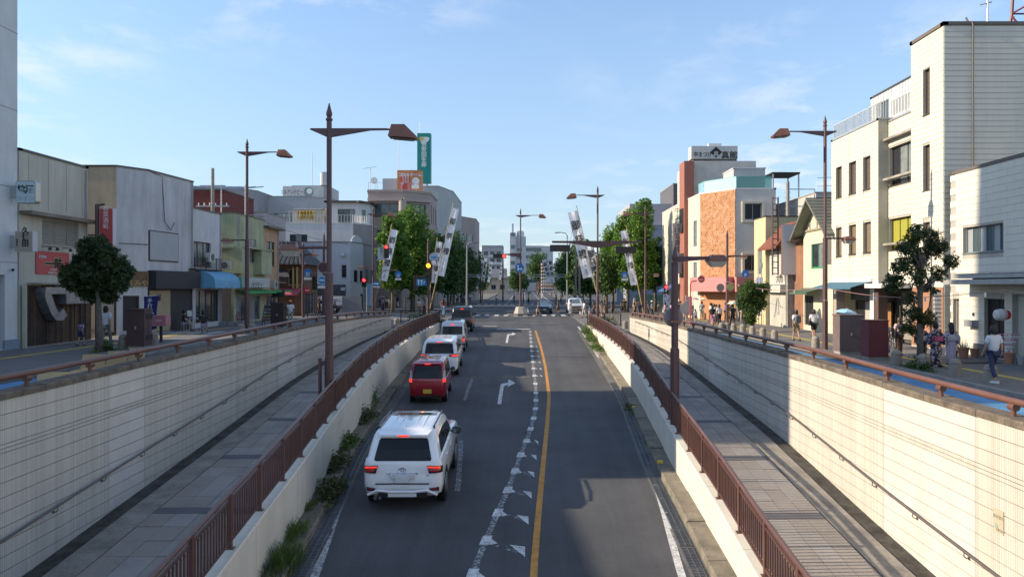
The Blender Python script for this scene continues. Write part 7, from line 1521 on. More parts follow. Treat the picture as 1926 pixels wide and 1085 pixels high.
# --- large white off-road car
W1 = paint('pearl_white', (.78, .79, .80))
c = Car('big white off-road car, rearmost in the queue, with roof rails and lit brake light', 'car', [(.30, .22, 4.75, .86, .25), (.42, .06, 4.9, .955, .28), (.62, .0, 4.93, .975, .28), (.80, .05, 4.9, .98, .25), (.98, .06, 4.86, .985, .22), (1.12, .08, 4.72, .97, .20), (1.22, .10, 4.45, .94, .20), (1.24, .12, 3.55, .90, .18), (1.45, .20, 3.30, .86, .20), (1.72, .34, 3.0, .79, .22), (1.83, .44, 2.85, .73, .24), (1.88, .62, 2.6, .62, .3)], W1)
c.rear([(-.68, 1.20), (.68, 1.20), (.71, 1.24), (.61, 1.66), (.57, 1.70), (-.57, 1.70), (-.61, 1.66), (-.71, 1.24)], 'rear_window', cglass)
g = MB(); g.rings([[(x, y, z) for x, z in ((-w_, z0), (w_, z0), (w_, z0+.05), (-w_, z0+.05))] for w_, y, z0 in ((.60, .22, 1.755), (.68, .55, 1.80))]); sp_ = g.build('roof_spoiler', W1, c.t); MB().box(-.13, .13, .205, .235, 1.762, 1.80).build('brake_light', tail_on, sp_)
for sx in (-1, 1):
    P_ = [(.985, .92), (.985, 1.08), (.60, 1.10), (.66, .91)]; pts = [(sx*x, z) for x, z in P_]; pts = pts if sx > 0 else pts
    tl = c.rear(pts if sx < 0 else pts[::-1], 'tail_light', tail_sm, .03); c.rear([(sx*x, z) for x, z in ((.90, .955), (.90, 1.04), (.69, 1.03), (.70, .955))][::(1 if sx < 0 else -1)], 'red_lens', tail_red, .038, tl)
    c.rear([(sx*x, z) for x, z in ((.93, 1.03), (.93, 1.065), (.62, 1.075), (.63, 1.05))][::(1 if sx < 0 else -1)], 'light_bar', tail_on, .04, tl)
    c.rear([(sx*x, z) for x, z in ((.90, .47), (.90, .58), (.66, .56), (.70, .49))][::(1 if sx < 0 else -1)], 'fog_recess', blackp, .02); c.rear([(sx*x, z) for x, z in ((.86, .53), (.86, .56), (.70, .55), (.72, .53))][::(1 if sx < 0 else -1)], 'fog_lamp', tail_red, .026)
    MB().tube([(sx*.70, .75, 1.90), (sx*.72, 1.5, 1.925), (sx*.71, 2.55, 1.90)], .024, 6).tube([(sx*.70, .78, 1.83), (sx*.70, .78, 1.9)], .03, 6).tube([(sx*.71, 2.5, 1.83), (sx*.71, 2.5, 1.9)], .03, 6).build('roof_rail', P('rail_grey', (.10, .10, .11), .35, metal=.5), c.t)
g = MB(); g.box(-.30, .30, -.03, .05, .80, .90).build('plate_recess', P('recess_white', (.6, .61, .62), .3), c.t)
MB().box(-.165, .165, -.045, -.03, .70, .865).build('number_plate', plate_w, c.t)
MB().box(-.66, .66, -.01, .06, .655, .68).build('lower_trim', blackp, c.t); g = MB()
g.tube([(-.86, .02, .40), (-.60, -.03, .52), (-.3, -.05, .49), (.3, -.05, .49), (.60, -.03, .52), (.86, .02, .40)], .035, 6).build('bumper_chrome', W1, c.t); MB().box(-.60, .60, -.01, .1, .33, .44).build('diffuser', blackp, c.t); MB().box(-.35, .35, -.035, .0, .36, .45).build('skid_panel', W1, c.t)
for x in (-.66, -.55): g = MB(); g.tube([(x, -.06, .335), (x, .15, .335)], .045, 8).build('exhaust_tip', chrome, c.t)
# emblem: two crossed ovals in a ring
g = MB()
def oval(mb, cx_, cz_, rx, rz, y, r=.008, n=22): mb.tube([(cx_+rx*math.cos(2*math.pi*i/n), y, cz_+rz*math.sin(2*math.pi*i/n)) for i in range(n+1)], r, 5, cap=False)
yr = .02; oval(g, 0, .99, .085, .058, yr); oval(g, 0, .99, .032, .055, yr); oval(g, 0, 1.015, .062, .02, yr); g.build('emblem', chrome, c.t)
text('LAND CRUISER', .055, chrome, (0, .035, .905), FC, c.t, sx=2.1); text('ZX', .045, chrome, (.62, .035, .86), FC, c.t, sx=1.4)
c.side([(.55, 1.28), (1.0, 1.27), (1.75, 1.27), (1.85, 1.30), (3.0, 1.30), (2.75, 1.62), (1.7, 1.68), (.75, 1.66)], 'side_window', cglass, .012)
c.side([(1.75, 1.27), (1.83, 1.27), (1.83, 1.68), (1.75, 1.68)], 'window_pillar', blackp, .016)
for y in (.95, 1.95, 3.0): shut(c, y, .5, 1.25)
c.side([(.2, .38), (4.6, .38), (4.6, .46), (.2, .46)], 'sill_trim', chrome, .012)
for sx in (-1, 1):
    for y in (1.15, 2.15): MB().box(sx*.975-.015, sx*.975+.025, y, y+.2, 1.06, 1.09).build('door_handle', W1, c.t)
c.front([(-.75, 1.30), (.75, 1.30), (.60, 1.74), (-.60, 1.74)], 'windscreen', cglass)
g = MB(); g.quad((-.62, 2.1, 1.888), (.62, 2.1, 1.888), (.58, 2.72, 1.872), (-.58, 2.72, 1.872)).build('sunroof', cglass, c.t)
for x in (-.40, -.2, .2, .40): g = MB(); g.rings([[(x-.018, y, z), (x+.018, y, z), (x+.012, y, z+.012), (x-.012, y, z+.012)] for y, z in ((.66, 1.872), (1.3, 1.882), (2.05, 1.882))]); g.build('roof_rib', W1, c.t)
g = MB(); g.rings([[(-.02, .72, 1.88), (.02, .72, 1.88), (.02, .88, 1.88), (-.02, .88, 1.88)], [(-.006, .72, 1.95), (.006, .72, 1.95), (.006, .76, 1.95), (-.006, .76, 1.95)]]); g.build('antenna_fin', W1, c.t)
MB().tube([(0, .085, 1.22), (.2, .12, 1.26), (.42, .14, 1.30)], .01, 5).build('wiper', blackp, c.t)
c.wheels(1.0, 3.85, .40, hw=.97); c.mirrors(3.0, 1.25, .26, blackp, .19); c.t.scale = (.93, .95, .95); c.place(757, 935, 17.0, rad(.3))
# --- small red tall kei car
W2 = paint('red', (.36, .012, .025), .25)
def kei(label, pm, name='car'): return Car(label, 'car', [(.24, .08, 3.3, .64, .2), (.36, .0, 3.38, .72, .22), (.62, .0, 3.40, .737, .22), (.88, .03, 3.36, .737, .18), (.96, .04, 3.2, .73, .16), (.98, .05, 2.85, .71, .15), (1.25, .12, 2.62, .68, .16), (1.52, .22, 2.35, .635, .18), (1.60, .30, 2.2, .57, .2), (1.635, .5, 2.0, .42, .2)], pm)
c = kei('small red car with yellow number plate, second from the rear in the queue', W2)
c.rear([(-.58, .98), (.58, .98), (.55, 1.46), (-.55, 1.46)], 'rear_window', cglass)
for sx in (-1, 1):
    o = -1 if sx > 0 else 1
    tl = c.rear([(sx*x, z) for x, z in ((.725, .84), (.70, 1.28), (.62, 1.28), (.60, 1.0), (.60, .84))][::o], 'tail_light', P('lens_clear', (.5, .42, .42), .15), .02); c.rear([(sx*x, z) for x, z in ((.72, .85), (.715, .97), (.61, .97), (.61, .85))][::o], 'brake_light', tail_on, .028, tl)
    c.rear([(sx*x, z) for x, z in ((.62, .45), (.62, .49), (.5, .49), (.5, .45))][::o], 'reflector', tail_red, .01)
sp_ = MB().rings([[(-.52, .14, 1.52), (.52, .14, 1.52), (.52, .14, 1.56), (-.52, .14, 1.56)], [(-.56, .4, 1.58), (.56, .4, 1.58), (.56, .4, 1.62), (-.56, .4, 1.62)]]).build('roof_spoiler', W2, c.t); MB().box(-.11, .11, .125, .145, 1.525, 1.555).build('brake_light', tail_on, sp_)
MB().box(-.165, .165, -.03, .0, .40, .565).build('number_plate', plate_y, c.t); MB().box(-.25, .25, -.012, .02, .58, .66).build('handle_recess', W2, c.t); MB().lathe((0, .015, .86), [(.04, 0), (.038, .01)], 14, 'y').build('emblem', chrome, c.t); MB().box(-.5, .5, -.01, .05, .25, .32).build('bumper_trim', blackp, c.t); text('HYBRID', .04, chrome, (.42, .005, .70), FC, c.t); text('DAYZ', .045, chrome, (-.45, .005, .84), FC, c.t)
c.side([(.3, 1.0), (2.5, 1.02), (2.2, 1.42), (.45, 1.42)], 'side_window', cglass, .01); c.side([(1.15, 1.0), (1.25, 1.0), (1.25, 1.42), (1.15, 1.42)], 'window_pillar', W2, .014); shut(c, .85, .4, .98); shut(c, 1.85, .4, .98); c.front([(-.62, 1.0), (.62, 1.0), (.54, 1.5), (-.54, 1.5)], 'windscreen', cglass)
for x in (-.3, .3): g = MB(); g.rings([[(x-.015, y, z), (x+.015, y, z), (x+.01, y, z+.01), (x-.01, y, z+.01)] for y, z in ((.5, 1.63), (1.9, 1.635))]); g.build('roof_rib', W2, c.t)
c.wheels(.62, 2.85, .27, hw=.72); c.mirrors(2.35, 1.02, .16, blackp, .13); c.place(804, 755, 29.2, rad(1.5))
# --- white minivan
W3 = paint('white_b', (.74, .75, .76))
def mini(label, pm): return Car(label, 'car', [(.26, .1, 4.55, .80, .22), (.38, .0, 4.72, .88, .26), (.70, .0, 4.75, .90, .28), (.98, .05, 4.65, .90, .22), (1.05, .07, 4.3, .88, .2), (1.07, .09, 3.85, .86, .2), (1.40, .20, 3.35, .81, .22), (1.64, .34, 2.9, .74, .24), (1.71, .48, 2.7, .66, .26), (1.745, .75, 2.4, .5, .3)], pm)
c = mini('white minivan with clear red tail lights, third from the rear in the queue', W3)
c.rear([(-.70, 1.10), (.70, 1.10), (.63, 1.56), (-.63, 1.56)], 'rear_window', cglass)
for sx in (-1, 1):
    o = -1 if sx > 0 else 1
    tl = c.rear([(sx*x, z) for x, z in ((.895, .92), (.88, 1.12), (.45, 1.06), (.50, .95))][::o], 'tail_light', tail_red, .025); c.rear([(sx*x, z) for x, z in ((.87, .97), (.86, 1.05), (.62, 1.03), (.62, .98))][::o], 'brake_light', tail_on, .032, tl)
    c.rear([(sx*x, z) for x, z in ((.75, .42), (.75, .46), (.5, .46), (.5, .42))][::o], 'reflector', tail_red, .01)
sp_ = MB().rings([[(-.60, .22, 1.62), (.60, .22, 1.62), (.60, .22, 1.66), (-.60, .22, 1.66)], [(-.66, .6, 1.70), (.66, .6, 1.70), (.66, .6, 1.74), (-.66, .6, 1.74)]]).build('roof_spoiler', W3, c.t); MB().box(-.12, .12, .20, .225, 1.625, 1.655).build('brake_light', tail_on, sp_)
MB().box(-.35, .35, -.02, .04, .83, .87).build('chrome_bar', chrome, c.t); MB().box(-.165, .165, -.03, .0, .60, .765).build('number_plate', plate_w, c.t); g = MB(); oval(g, 0, .97, .06, .04, .04, .006); oval(g, 0, .97, .022, .038, .04, .006); g.build('emblem', chrome, c.t); MB().box(-.6, .6, -.01, .05, .27, .34).build('bumper_trim', blackp, c.t)
c.side([(.45, 1.12), (3.5, 1.12), (3.1, 1.42), (2.6, 1.56), (.7, 1.54)], 'side_window', cglass, .01); c.side([(1.35, 1.12), (1.43, 1.12), (1.43, 1.55), (1.35, 1.55)], 'window_pillar', blackp, .014); c.side([(2.35, 1.12), (2.43, 1.12), (2.43, 1.55), (2.35, 1.55)], 'window_pillar', blackp, .014); shut(c, 1.1, .4, 1.05); shut(c, 2.2, .4, 1.05); c.front([(-.76, 1.12), (.76, 1.12), (.62, 1.6), (-.62, 1.6)], 'windscreen', cglass)
g = MB(); g.quad((-.5, .9, 1.752), (.5, .9, 1.752), (.5, 2.3, 1.752), (-.5, 2.3, 1.752)).build('roof_panel', W3, c.t)
for x in (-.42, -.15, .15, .42): g = MB(); g.rings([[(x-.015, y, z), (x+.015, y, z), (x+.01, y, z+.01), (x-.01, y, z+.01)] for y, z in ((.8, 1.752), (2.4, 1.752))]); g.build('roof_rib', W3, c.t)
c.wheels(.85, 3.7, .32, hw=.88); c.mirrors(3.4, 1.12, .18, blackp, .13); c.place(826, 702, 35.5, rad(1.5))
# --- silver boxy small van and black boxy car ahead
W4 = paint('silver_white', (.55, .57, .58), .3); W5 = paint('black', (.012, .013, .016))
def boxy(label, pm): return Car(label, 'car', [(.26, .06, 3.3, .66, .18), (.38, .0, 3.38, .73, .2), (.75, .0, 3.40, .738, .2), (.98, .02, 3.34, .735, .16), (1.02, .03, 2.9, .725, .14), (1.35, .07, 2.65, .69, .14), (1.66, .13, 2.35, .65, .15), (1.74, .2, 2.2, .60, .16), (1.78, .4, 2.0, .45, .18)], pm)
for lab, pm, px, Y, k in (('silver-white boxy small van, fourth from the rear in the queue', W4, 851, 44.2, 1.0), ('black boxy small car at the head of the queue', W5, 869, 55.2, 1.06)):
    c = boxy(lab, pm); c.rear([(-.60, 1.04), (.60, 1.04), (.58, 1.52), (-.58, 1.52)], 'rear_window', cglass)
    for sx in (-1, 1):
        o = -1 if sx > 0 else 1; tl = c.rear([(sx*x, z) for x, z in ((.73, .62), (.73, .95), (.60, .95), (.60, .62))][::o], 'tail_light', tail_red, .02); c.rear([(sx*x, z) for x, z in ((.72, .65), (.72, .78), (.62, .78), (.62, .65))][::o], 'brake_light', tail_on if k == 1 else tail_red, .028, tl)
    MB().box(-.11, .11, .09, .115, 1.60, 1.64).build('brake_light', tail_on, c.t); MB().box(-.165, .165, -.03, .0, .62, .785).build('number_plate', plate_y if k == 1 else plate_w, c.t); MB().box(-.55, .55, -.01, .05, .27, .36).build('bumper_trim', blackp, c.t)
    c.side([(.25, 1.05), (2.7, 1.05), (2.3, 1.55), (.3, 1.55)], 'side_window', cglass, .01); c.side([(1.1, 1.05), (1.2, 1.05), (1.2, 1.55), (1.1, 1.55)], 'window_pillar', pm, .014); shut(c, 1.0, .4, 1.0); shut(c, 1.95, .4, 1.0); c.front([(-.62, 1.05), (.62, 1.05), (.56, 1.6), (-.56, 1.6)], 'windscreen', cglass)
    MB().lathe((0, .3, 1.76), [(.008, 0), (.004, .25)], 5).build('antenna', blackp, c.t)
    c.wheels(.6, 2.85, .29, hw=.72); c.mirrors(2.5, 1.1, .16, pm if k == 1 else blackp, .14); c.t.scale = (k, k, k); c.place(px, 0, Y, rad(1.2))
# --- oncoming cars waiting beyond the zebra
W6 = paint('navy', (.02, .035, .055), .3)
c = Car('dark blue sedan facing the bridge beyond the zebra crossing', 'car', [(.22, .1, 4.6, .78, .25), (.36, .0, 4.72, .88, .3), (.62, .0, 4.75, .90, .32), (.82, .05, 4.6, .90, .3), (.92, .12, 4.2, .87, .3), (.95, .35, 3.25, .83, .25), (1.20, .8, 2.75, .74, .22), (1.38, 1.25, 2.35, .64, .2), (1.43, 1.5, 2.1, .5, .2)], W6)
c.front([(-.74, .97), (.74, .97), (.60, 1.34), (-.60, 1.34)], 'windscreen', P('screen_reflect', (.10, .14, .17), .1)); c.front([(-.45, .42), (.45, .42), (.5, .68), (-.5, .68)], 'grille', blackp); c.front([(-.165, .40), (.165, .40), (.165, .53), (-.165, .53)], 'number_plate', plate_w, .05); MB().box(-.55, .55, 4.70, 4.75, .38, .42).build('chrome_strip', chrome, c.t)
for sx in (-1, 1): c.front([(sx*x, z) for x, z in ((.50, .66), (.86, .70), (.86, .78), (.52, .74))][::sx], 'headlight', head_l, .02)
c.side([(.6, .97), (2.95, .97), (2.55, 1.3), (1.2, 1.3)], 'side_window', cglass, .01); c.wheels(.95, 3.75, .33, hw=.88); c.mirrors(2.9, .98, .16, None, .12)
x = (1024-985)*84.5/F; c.t.location = (x, 88.6, 0); c.t.rotation_euler = (0, 0, math.pi)
c = mini('white minivan facing the bridge beyond the zebra crossing', W3); c.front([(-.78, 1.12), (.78, 1.12), (.64, 1.6), (-.64, 1.6)], 'windscreen', P('screen_reflect', (.10, .14, .17), .1)); c.front([(-.5, .55), (.5, .55), (.62, .85), (-.62, .85)], 'grille', P('grille_grey', (.10, .10, .11), .4)); c.front([(-.7, .34), (.7, .34), (.66, .5), (-.66, .5)], 'lower_grille', blackp); c.front([(-.165, .38), (.165, .38), (.165, .52), (-.165, .52)], 'number_plate', plate_y, .05)
for sx in (-1, 1): c.front([(sx*x, z) for x, z in ((.55, .78), (.87, .80), (.87, .95), (.57, .88))][::sx], 'headlight', head_l, .02)
c.side([(.45, 1.12), (3.5, 1.12), (3.1, 1.42), (2.6, 1.56), (.7, 1.54)], 'side_window', cglass, .01); c.wheels(.85, 3.7, .32, hw=.88); c.mirrors(3.4, 1.12, .18, None, .13); x = (1083-985)*85/F; c.t.location = (x, 89.5, 0); c.t.rotation_euler = (0, 0, math.pi)
# --- parked white van in the lot, side-on, nose to the right, and a car behind it
c = boxy('white boxy small van parked side-on in the lot on the left', W4); c.front([(-.62, 1.05), (.62, 1.05), (.56, 1.6), (-.56, 1.6)], 'windscreen', cglass)
c.side([(.2, 1.05), (1.0, 1.05), (1.0, 1.52), (.25, 1.52)], 'side_window', cglass, .01); c.side([(1.08, 1.05), (1.85, 1.05), (1.85, 1.52), (1.08, 1.52)], 'side_window', cglass, .01); c.side([(1.93, 1.05), (2.75, 1.05), (2.4, 1.52), (1.93, 1.52)], 'side_window', cglass, .01); shut(c, 1.04, .4, 1.02); shut(c, 1.9, .4, 1.02)
for sx in (-1, 1): c.front([(sx*x, z) for x, z in ((.45, .75), (.72, .78), (.72, .92), (.45, .9))][::sx], 'headlight', head_l, .02)
c.wheels(.6, 2.85, .29, hw=.72); c.mirrors(2.5, 1.1, .16, None, .14); c.t.scale = (1.12, 1.12, 1.05); x = (541-985)*76/F; c.t.location = (x, 76, G(x, 76)-.05); c.t.rotation_euler = (0, 0, rad(-88))
c = Car('dark small car half hidden behind the parked white van', 'car', [(.26, .1, 3.7, .7, .2), (.4, 0, 3.8, .8, .25), (.8, 0, 3.8, .8, .25), (.9, .1, 3.4, .78, .2), (.95, .15, 2.9, .74, .2), (1.4, .5, 2.2, .62, .2), (1.46, .8, 2, .5, .2)], W5); c.side([(.5, .97), (2.8, .97), (2.2, 1.36), (.8, 1.36)], 'side_window', cglass, .01); c.wheels(.7, 3.0, .3, hw=.79); x = (575-985)*79.5/F; c.t.location = (x, 79.5, G(x, 79.5)-.05); c.t.rotation_euler = (0, 0, rad(-88))
# bicycle parts used for a couple of parked bicycles
def bicycle(label, loc, rz, cm, cat='bicycle'):
    t = thing('bicycle', label, cat, loc, rz, world=False)
    for y in (0, 1.05):
        g = MB(); n = 20; g.tube([(0, y+.32*math.cos(2*math.pi*i/n), .33+.32*math.sin(2*math.pi*i/n)) for i in range(n+1)], .017, 5, cap=False); wo = g.build('wheel', tyre, t); q = MB()
        for k in range(8): a_ = math.pi*k/8; q.tube([(0, y-.3*math.cos(a_), .33-.3*math.sin(a_)), (0, y+.3*math.cos(a_), .33+.3*math.sin(a_))], .003, 3)
        tag(q.build('spokes', chrome, wo), kind='stuff')
    fr_ = MB(); fr_.tube([(0, 0, .33), (0, .45, .30), (0, .35, .75), (0, 0, .33)], .014, 6).tube([(0, .45, .30), (0, .90, .72)], .017, 6).tube([(0, .35, .72), (0, .92, .75)], .014, 6).tube([(0, .90, .85), (0, 1.05, .33)], .014, 6); fr_.build('frame', cm, t)
    MB().rings([[(-.03, .15, .80), (.03, .15, .80), (.03, .15, .84), (-.03, .15, .84)], [(-.07, .40, .80), (.07, .40, .80), (.07, .40, .85), (-.07, .40, .85)]]).build('saddle', blackp, t); MB().tube([(-.25, .78, 1.0), (-.1, .90, 1.0), (.1, .90, 1.0), (.25, .78, 1.0)], .012, 6).tube([(0, .9, .85), (0, .9, 1.0)], .013, 6).build('handlebar', chrome, t); return t
p = gp(425, 610); 
bicycle('red bicycle parked beside the planters before the green shop', gp(452, 612), rad(35), P('bike_red', (.4, .03, .03)))
bicycle('silver bicycle parked before the grey roller shutter on the right', gp(1683, 656), rad(-15), P('bike_silver', (.4, .42, .43)))
# ================================================================ PEOPLE
skin = P('skin', (.42, .25, .17), .6); hairm = P('hair_black', (.012, .010, .010), .5); hair_br = P('hair_brown', (.07, .03, .015), .5)
def skinmesh(name, V, E, Rr, sub=1, root=0):
    me = bpy.data.meshes.new(name); me.from_pydata(V, E, []); o = bpy.data.objects.new(name, me); COL.objects.link(o)
    m = o.modifiers.new('s', 'SKIN'); m.use_smooth_shade = True; sv = me.skin_vertices[0].data
    for i, r in enumerate(Rr): sv[i].radius = r if isinstance(r, tuple) else (r, r); sv[i].use_root = (i == root)
    if sub: sm_ = o.modifiers.new('d', 'SUBSURF'); sm_.levels = sub
    return o
def bake(objs):
    dg = bpy.context.evaluated_depsgraph_get(); out_ = []
    for o in objs: me = bpy.data.meshes.new_from_object(o.evaluated_get(dg)); me.name = o.name; out_.append(me)
    for o in objs: bpy.data.objects.remove(o)
    return out_
# joints for a 1.72 m figure facing +Y
def pose(kind):
    J = dict(pel=(0, 0, .93), sp=(0, .0, 1.08), ch=(0, .01, 1.28), nk=(0, .01, 1.44), hd=(0, .03, 1.54), ht=(0, .03, 1.67))
    if kind == 'sit':
        J = {k: (v[0], v[1], v[2]-.47) for k, v in J.items()}; L_ = {}
        for s, n in ((-1, 'l'), (1, 'r')):
            L_.update({n+'h': (s*.09, 0, .44), n+'k': (s*.12, .42, .48), n+'a': (s*.12, .44, .09), n+'t': (s*.13, .58, .04), n+'s': (s*.17, 0, .93), n+'e': (s*.21, .10, .68), n+'w': (s*.14, .32, .58), n+'f': (s*.12, .40, .56)})
        J.update(L_); return J
    st = {'walk': .20, 'walk2': -.17, 'stand': .05, 'phone': .04, 'run': .38}[kind]; kn = {'walk': .06, 'walk2': .05, 'stand': .01, 'phone': .01, 'run': .1}[kind]
    for s, n in ((-1, 'l'), (1, 'r')):
        f = st*s; J.update({n+'h': (s*.09, 0, .90), n+'k': (s*.095, f*.5+kn, .49), n+'a': (s*.10, f, .09 + (.05 if f < -.1 else 0)), n+'t': (s*.12, f+.15, .035 if f > -.1 else .05), n+'s': (s*.18, 0, 1.39), n+'e': (s*.215, -f*.35-.01, 1.13), n+'w': (s*.215, -f*.6+.06, .89), n+'f': (s*.20, -f*.65+.10, .80)})
    if kind == 'phone': J.update({'re': (.23, .05, 1.13), 'rw': (.12, .28, 1.22), 'rf': (.08, .32, 1.28)})
    return J
VN = ['pel', 'sp', 'ch', 'nk', 'hd', 'ht', 'lh', 'lk', 'la', 'lt', 'rh', 'rk', 'ra', 'rt', 'ls', 'le', 'lw', 'lf', 'rs', 're', 'rw', 'rf']
EE = [('pel', 'sp'), ('sp', 'ch'), ('ch', 'nk'), ('nk', 'hd'), ('hd', 'ht'), ('pel', 'lh'), ('lh', 'lk'), ('lk', 'la'), ('la', 'lt'), ('pel', 'rh'), ('rh', 'rk'), ('rk', 'ra'), ('ra', 'rt'), ('ch', 'ls'), ('ls', 'le'), ('le', 'lw'), ('lw', 'lf'), ('ch', 'rs'), ('rs', 're'), ('re', 'rw'), ('rw', 'rf')]
RB = dict(pel=(.13, .10), sp=(.125, .09), ch=(.14, .10), nk=.05, hd=(.075, .09), ht=(.06, .07), lh=.085, lk=.055, la=.038, lt=.035, ls=.055, le=.040, lw=.028, lf=.035)
for k in ('h', 'k', 'a', 't', 's', 'e', 'w', 'f'): RB['r'+k] = RB['l'+k]
def sub_skin(name, J, verts, edges, R, root): return skinmesh(name, [J[v] for v in verts], [(verts.index(a_), verts.index(b_)) for a_, b_ in edges], [R[v] for v in verts], 1, verts.index(root))
KINDS_ = ['walk', 'walk2', 'stand', 'phone', 'sit']; TM = {}; jobs = []
for kd in KINDS_:
    J = pose(kd); jobs.append((kd+'_body', sub_skin('body', J, VN, EE, RB, 'pel')))
    # tee shirt: torso and upper arms
    J2 = dict(J); 
    for n in 'lr': a_, b_ = Vector(J[n+'s']), Vector(J[n+'e']); J2[n+'e'] = tuple(a_.lerp(b_, .8))
    J2['nk'] = tuple(Vector(J['ch']).lerp(Vector(J['nk']), .62)); J2['pel'] = tuple(Vector(J['pel'])+Vector((0, 0, -.02)))
    vs = ['pel', 'sp', 'ch', 'nk', 'ls', 'le', 'rs', 're']; jobs.append((kd+'_shirt', sub_skin('shirt', J2, vs, [('pel', 'sp'), ('sp', 'ch'), ('ch', 'nk'), ('ch', 'ls'), ('ls', 'le'), ('ch', 'rs'), ('rs', 're')], dict(pel=(.175, .13), sp=(.16, .12), ch=(.165, .125), nk=(.085, .08), ls=.085, le=.075, rs=.085, re=.075), 'pel')))
    for nm, cut in (('trousers', .97), ('shorts', None)):
        J3 = dict(J)
        for n in 'lr':
            if cut: J3[n+'a'] = tuple(Vector(J[n+'k']).lerp(Vector(J[n+'a']), .93))
            else: J3[n+'k'] = tuple(Vector(J[n+'h']).lerp(Vector(J[n+'k']), .85))
        vs = ['pel', 'lh', 'lk', 'rh', 'rk'] + (['la', 'ra'] if cut else []); eg = [('pel', 'lh'), ('lh', 'lk'), ('pel', 'rh'), ('rh', 'rk')] + ([('lk', 'la'), ('rk', 'ra')] if cut else [])
        jobs.append((kd+'_'+nm, sub_skin(nm, J3, vs, eg, dict(pel=(.145, .11), lh=.098, rh=.098, lk=.07 if cut else .10, rk=.07 if cut else .10, la=.06, ra=.06), 'pel')))
for (k, _), me in zip(jobs, bake([o for _, o in jobs])): TM[k] = me
def ringmesh(name, prof_, n=14):     # (z, rx, ry, cy)
    g = MB(); g.rings([[(rx*math.cos(2*math.pi*i/n), cy+ry*math.sin(2*math.pi*i/n), z) for i in range(n)] for z, rx, ry, cy in prof_]); me = bpy.data.meshes.new(name); me.from_pydata(g.v, [], g.f)
    me.shade_smooth() if hasattr(me, 'shade_smooth') else None
    return me
TM['skirt'] = ringmesh('skirt', [(.22, .26, .22, 0), (.5, .21, .18, 0), (.85, .17, .135, 0), (1.02, .14, .11, 0)])
TM['robe'] = ringmesh('robe', [(.10, .17, .17, .02), (.4, .18, .16, .01), (.75, .19, .15, 0), (.98, .175, .14, 0), (1.2, .18, .135, 0), (1.36, .16, .11, 0), (1.43, .08, .075, 0)])
TM['sash'] = ringmesh('sash', [(.98, .182, .150, 0), (1.0, .188, .158, 0), (1.17, .19, .158, 0), (1.19, .182, .150, 0)])
TM['hair'] = ringmesh('hair', [(1.48, .07, .05, -.04), (1.53, .092, .085, -.005), (1.60, .10, .108, .01), (1.68, .092, .10, .01), (1.73, .06, .065, .01), (1.745, .02, .02, .01)])
TM['hair_long'] = ringmesh('hair', [(1.22, .07, .025, -.10), (1.36, .10, .045, -.085), (1.5, .105, .075, -.03), (1.60, .105, .11, .01), (1.68, .095, .10, .01), (1.735, .06, .065, .01), (1.75, .02, .02, .01)])
TM['cap'] = ringmesh('cap', [(1.62, .105, .14, .03), (1.63, .105, .118, .01), (1.70, .095, .105, .01), (1.755, .05, .06, .01)])
shoe_m = P('shoe_dark', (.03, .03, .032), .6); shoe_w = P('shoe_white', (.6, .6, .6), .6)
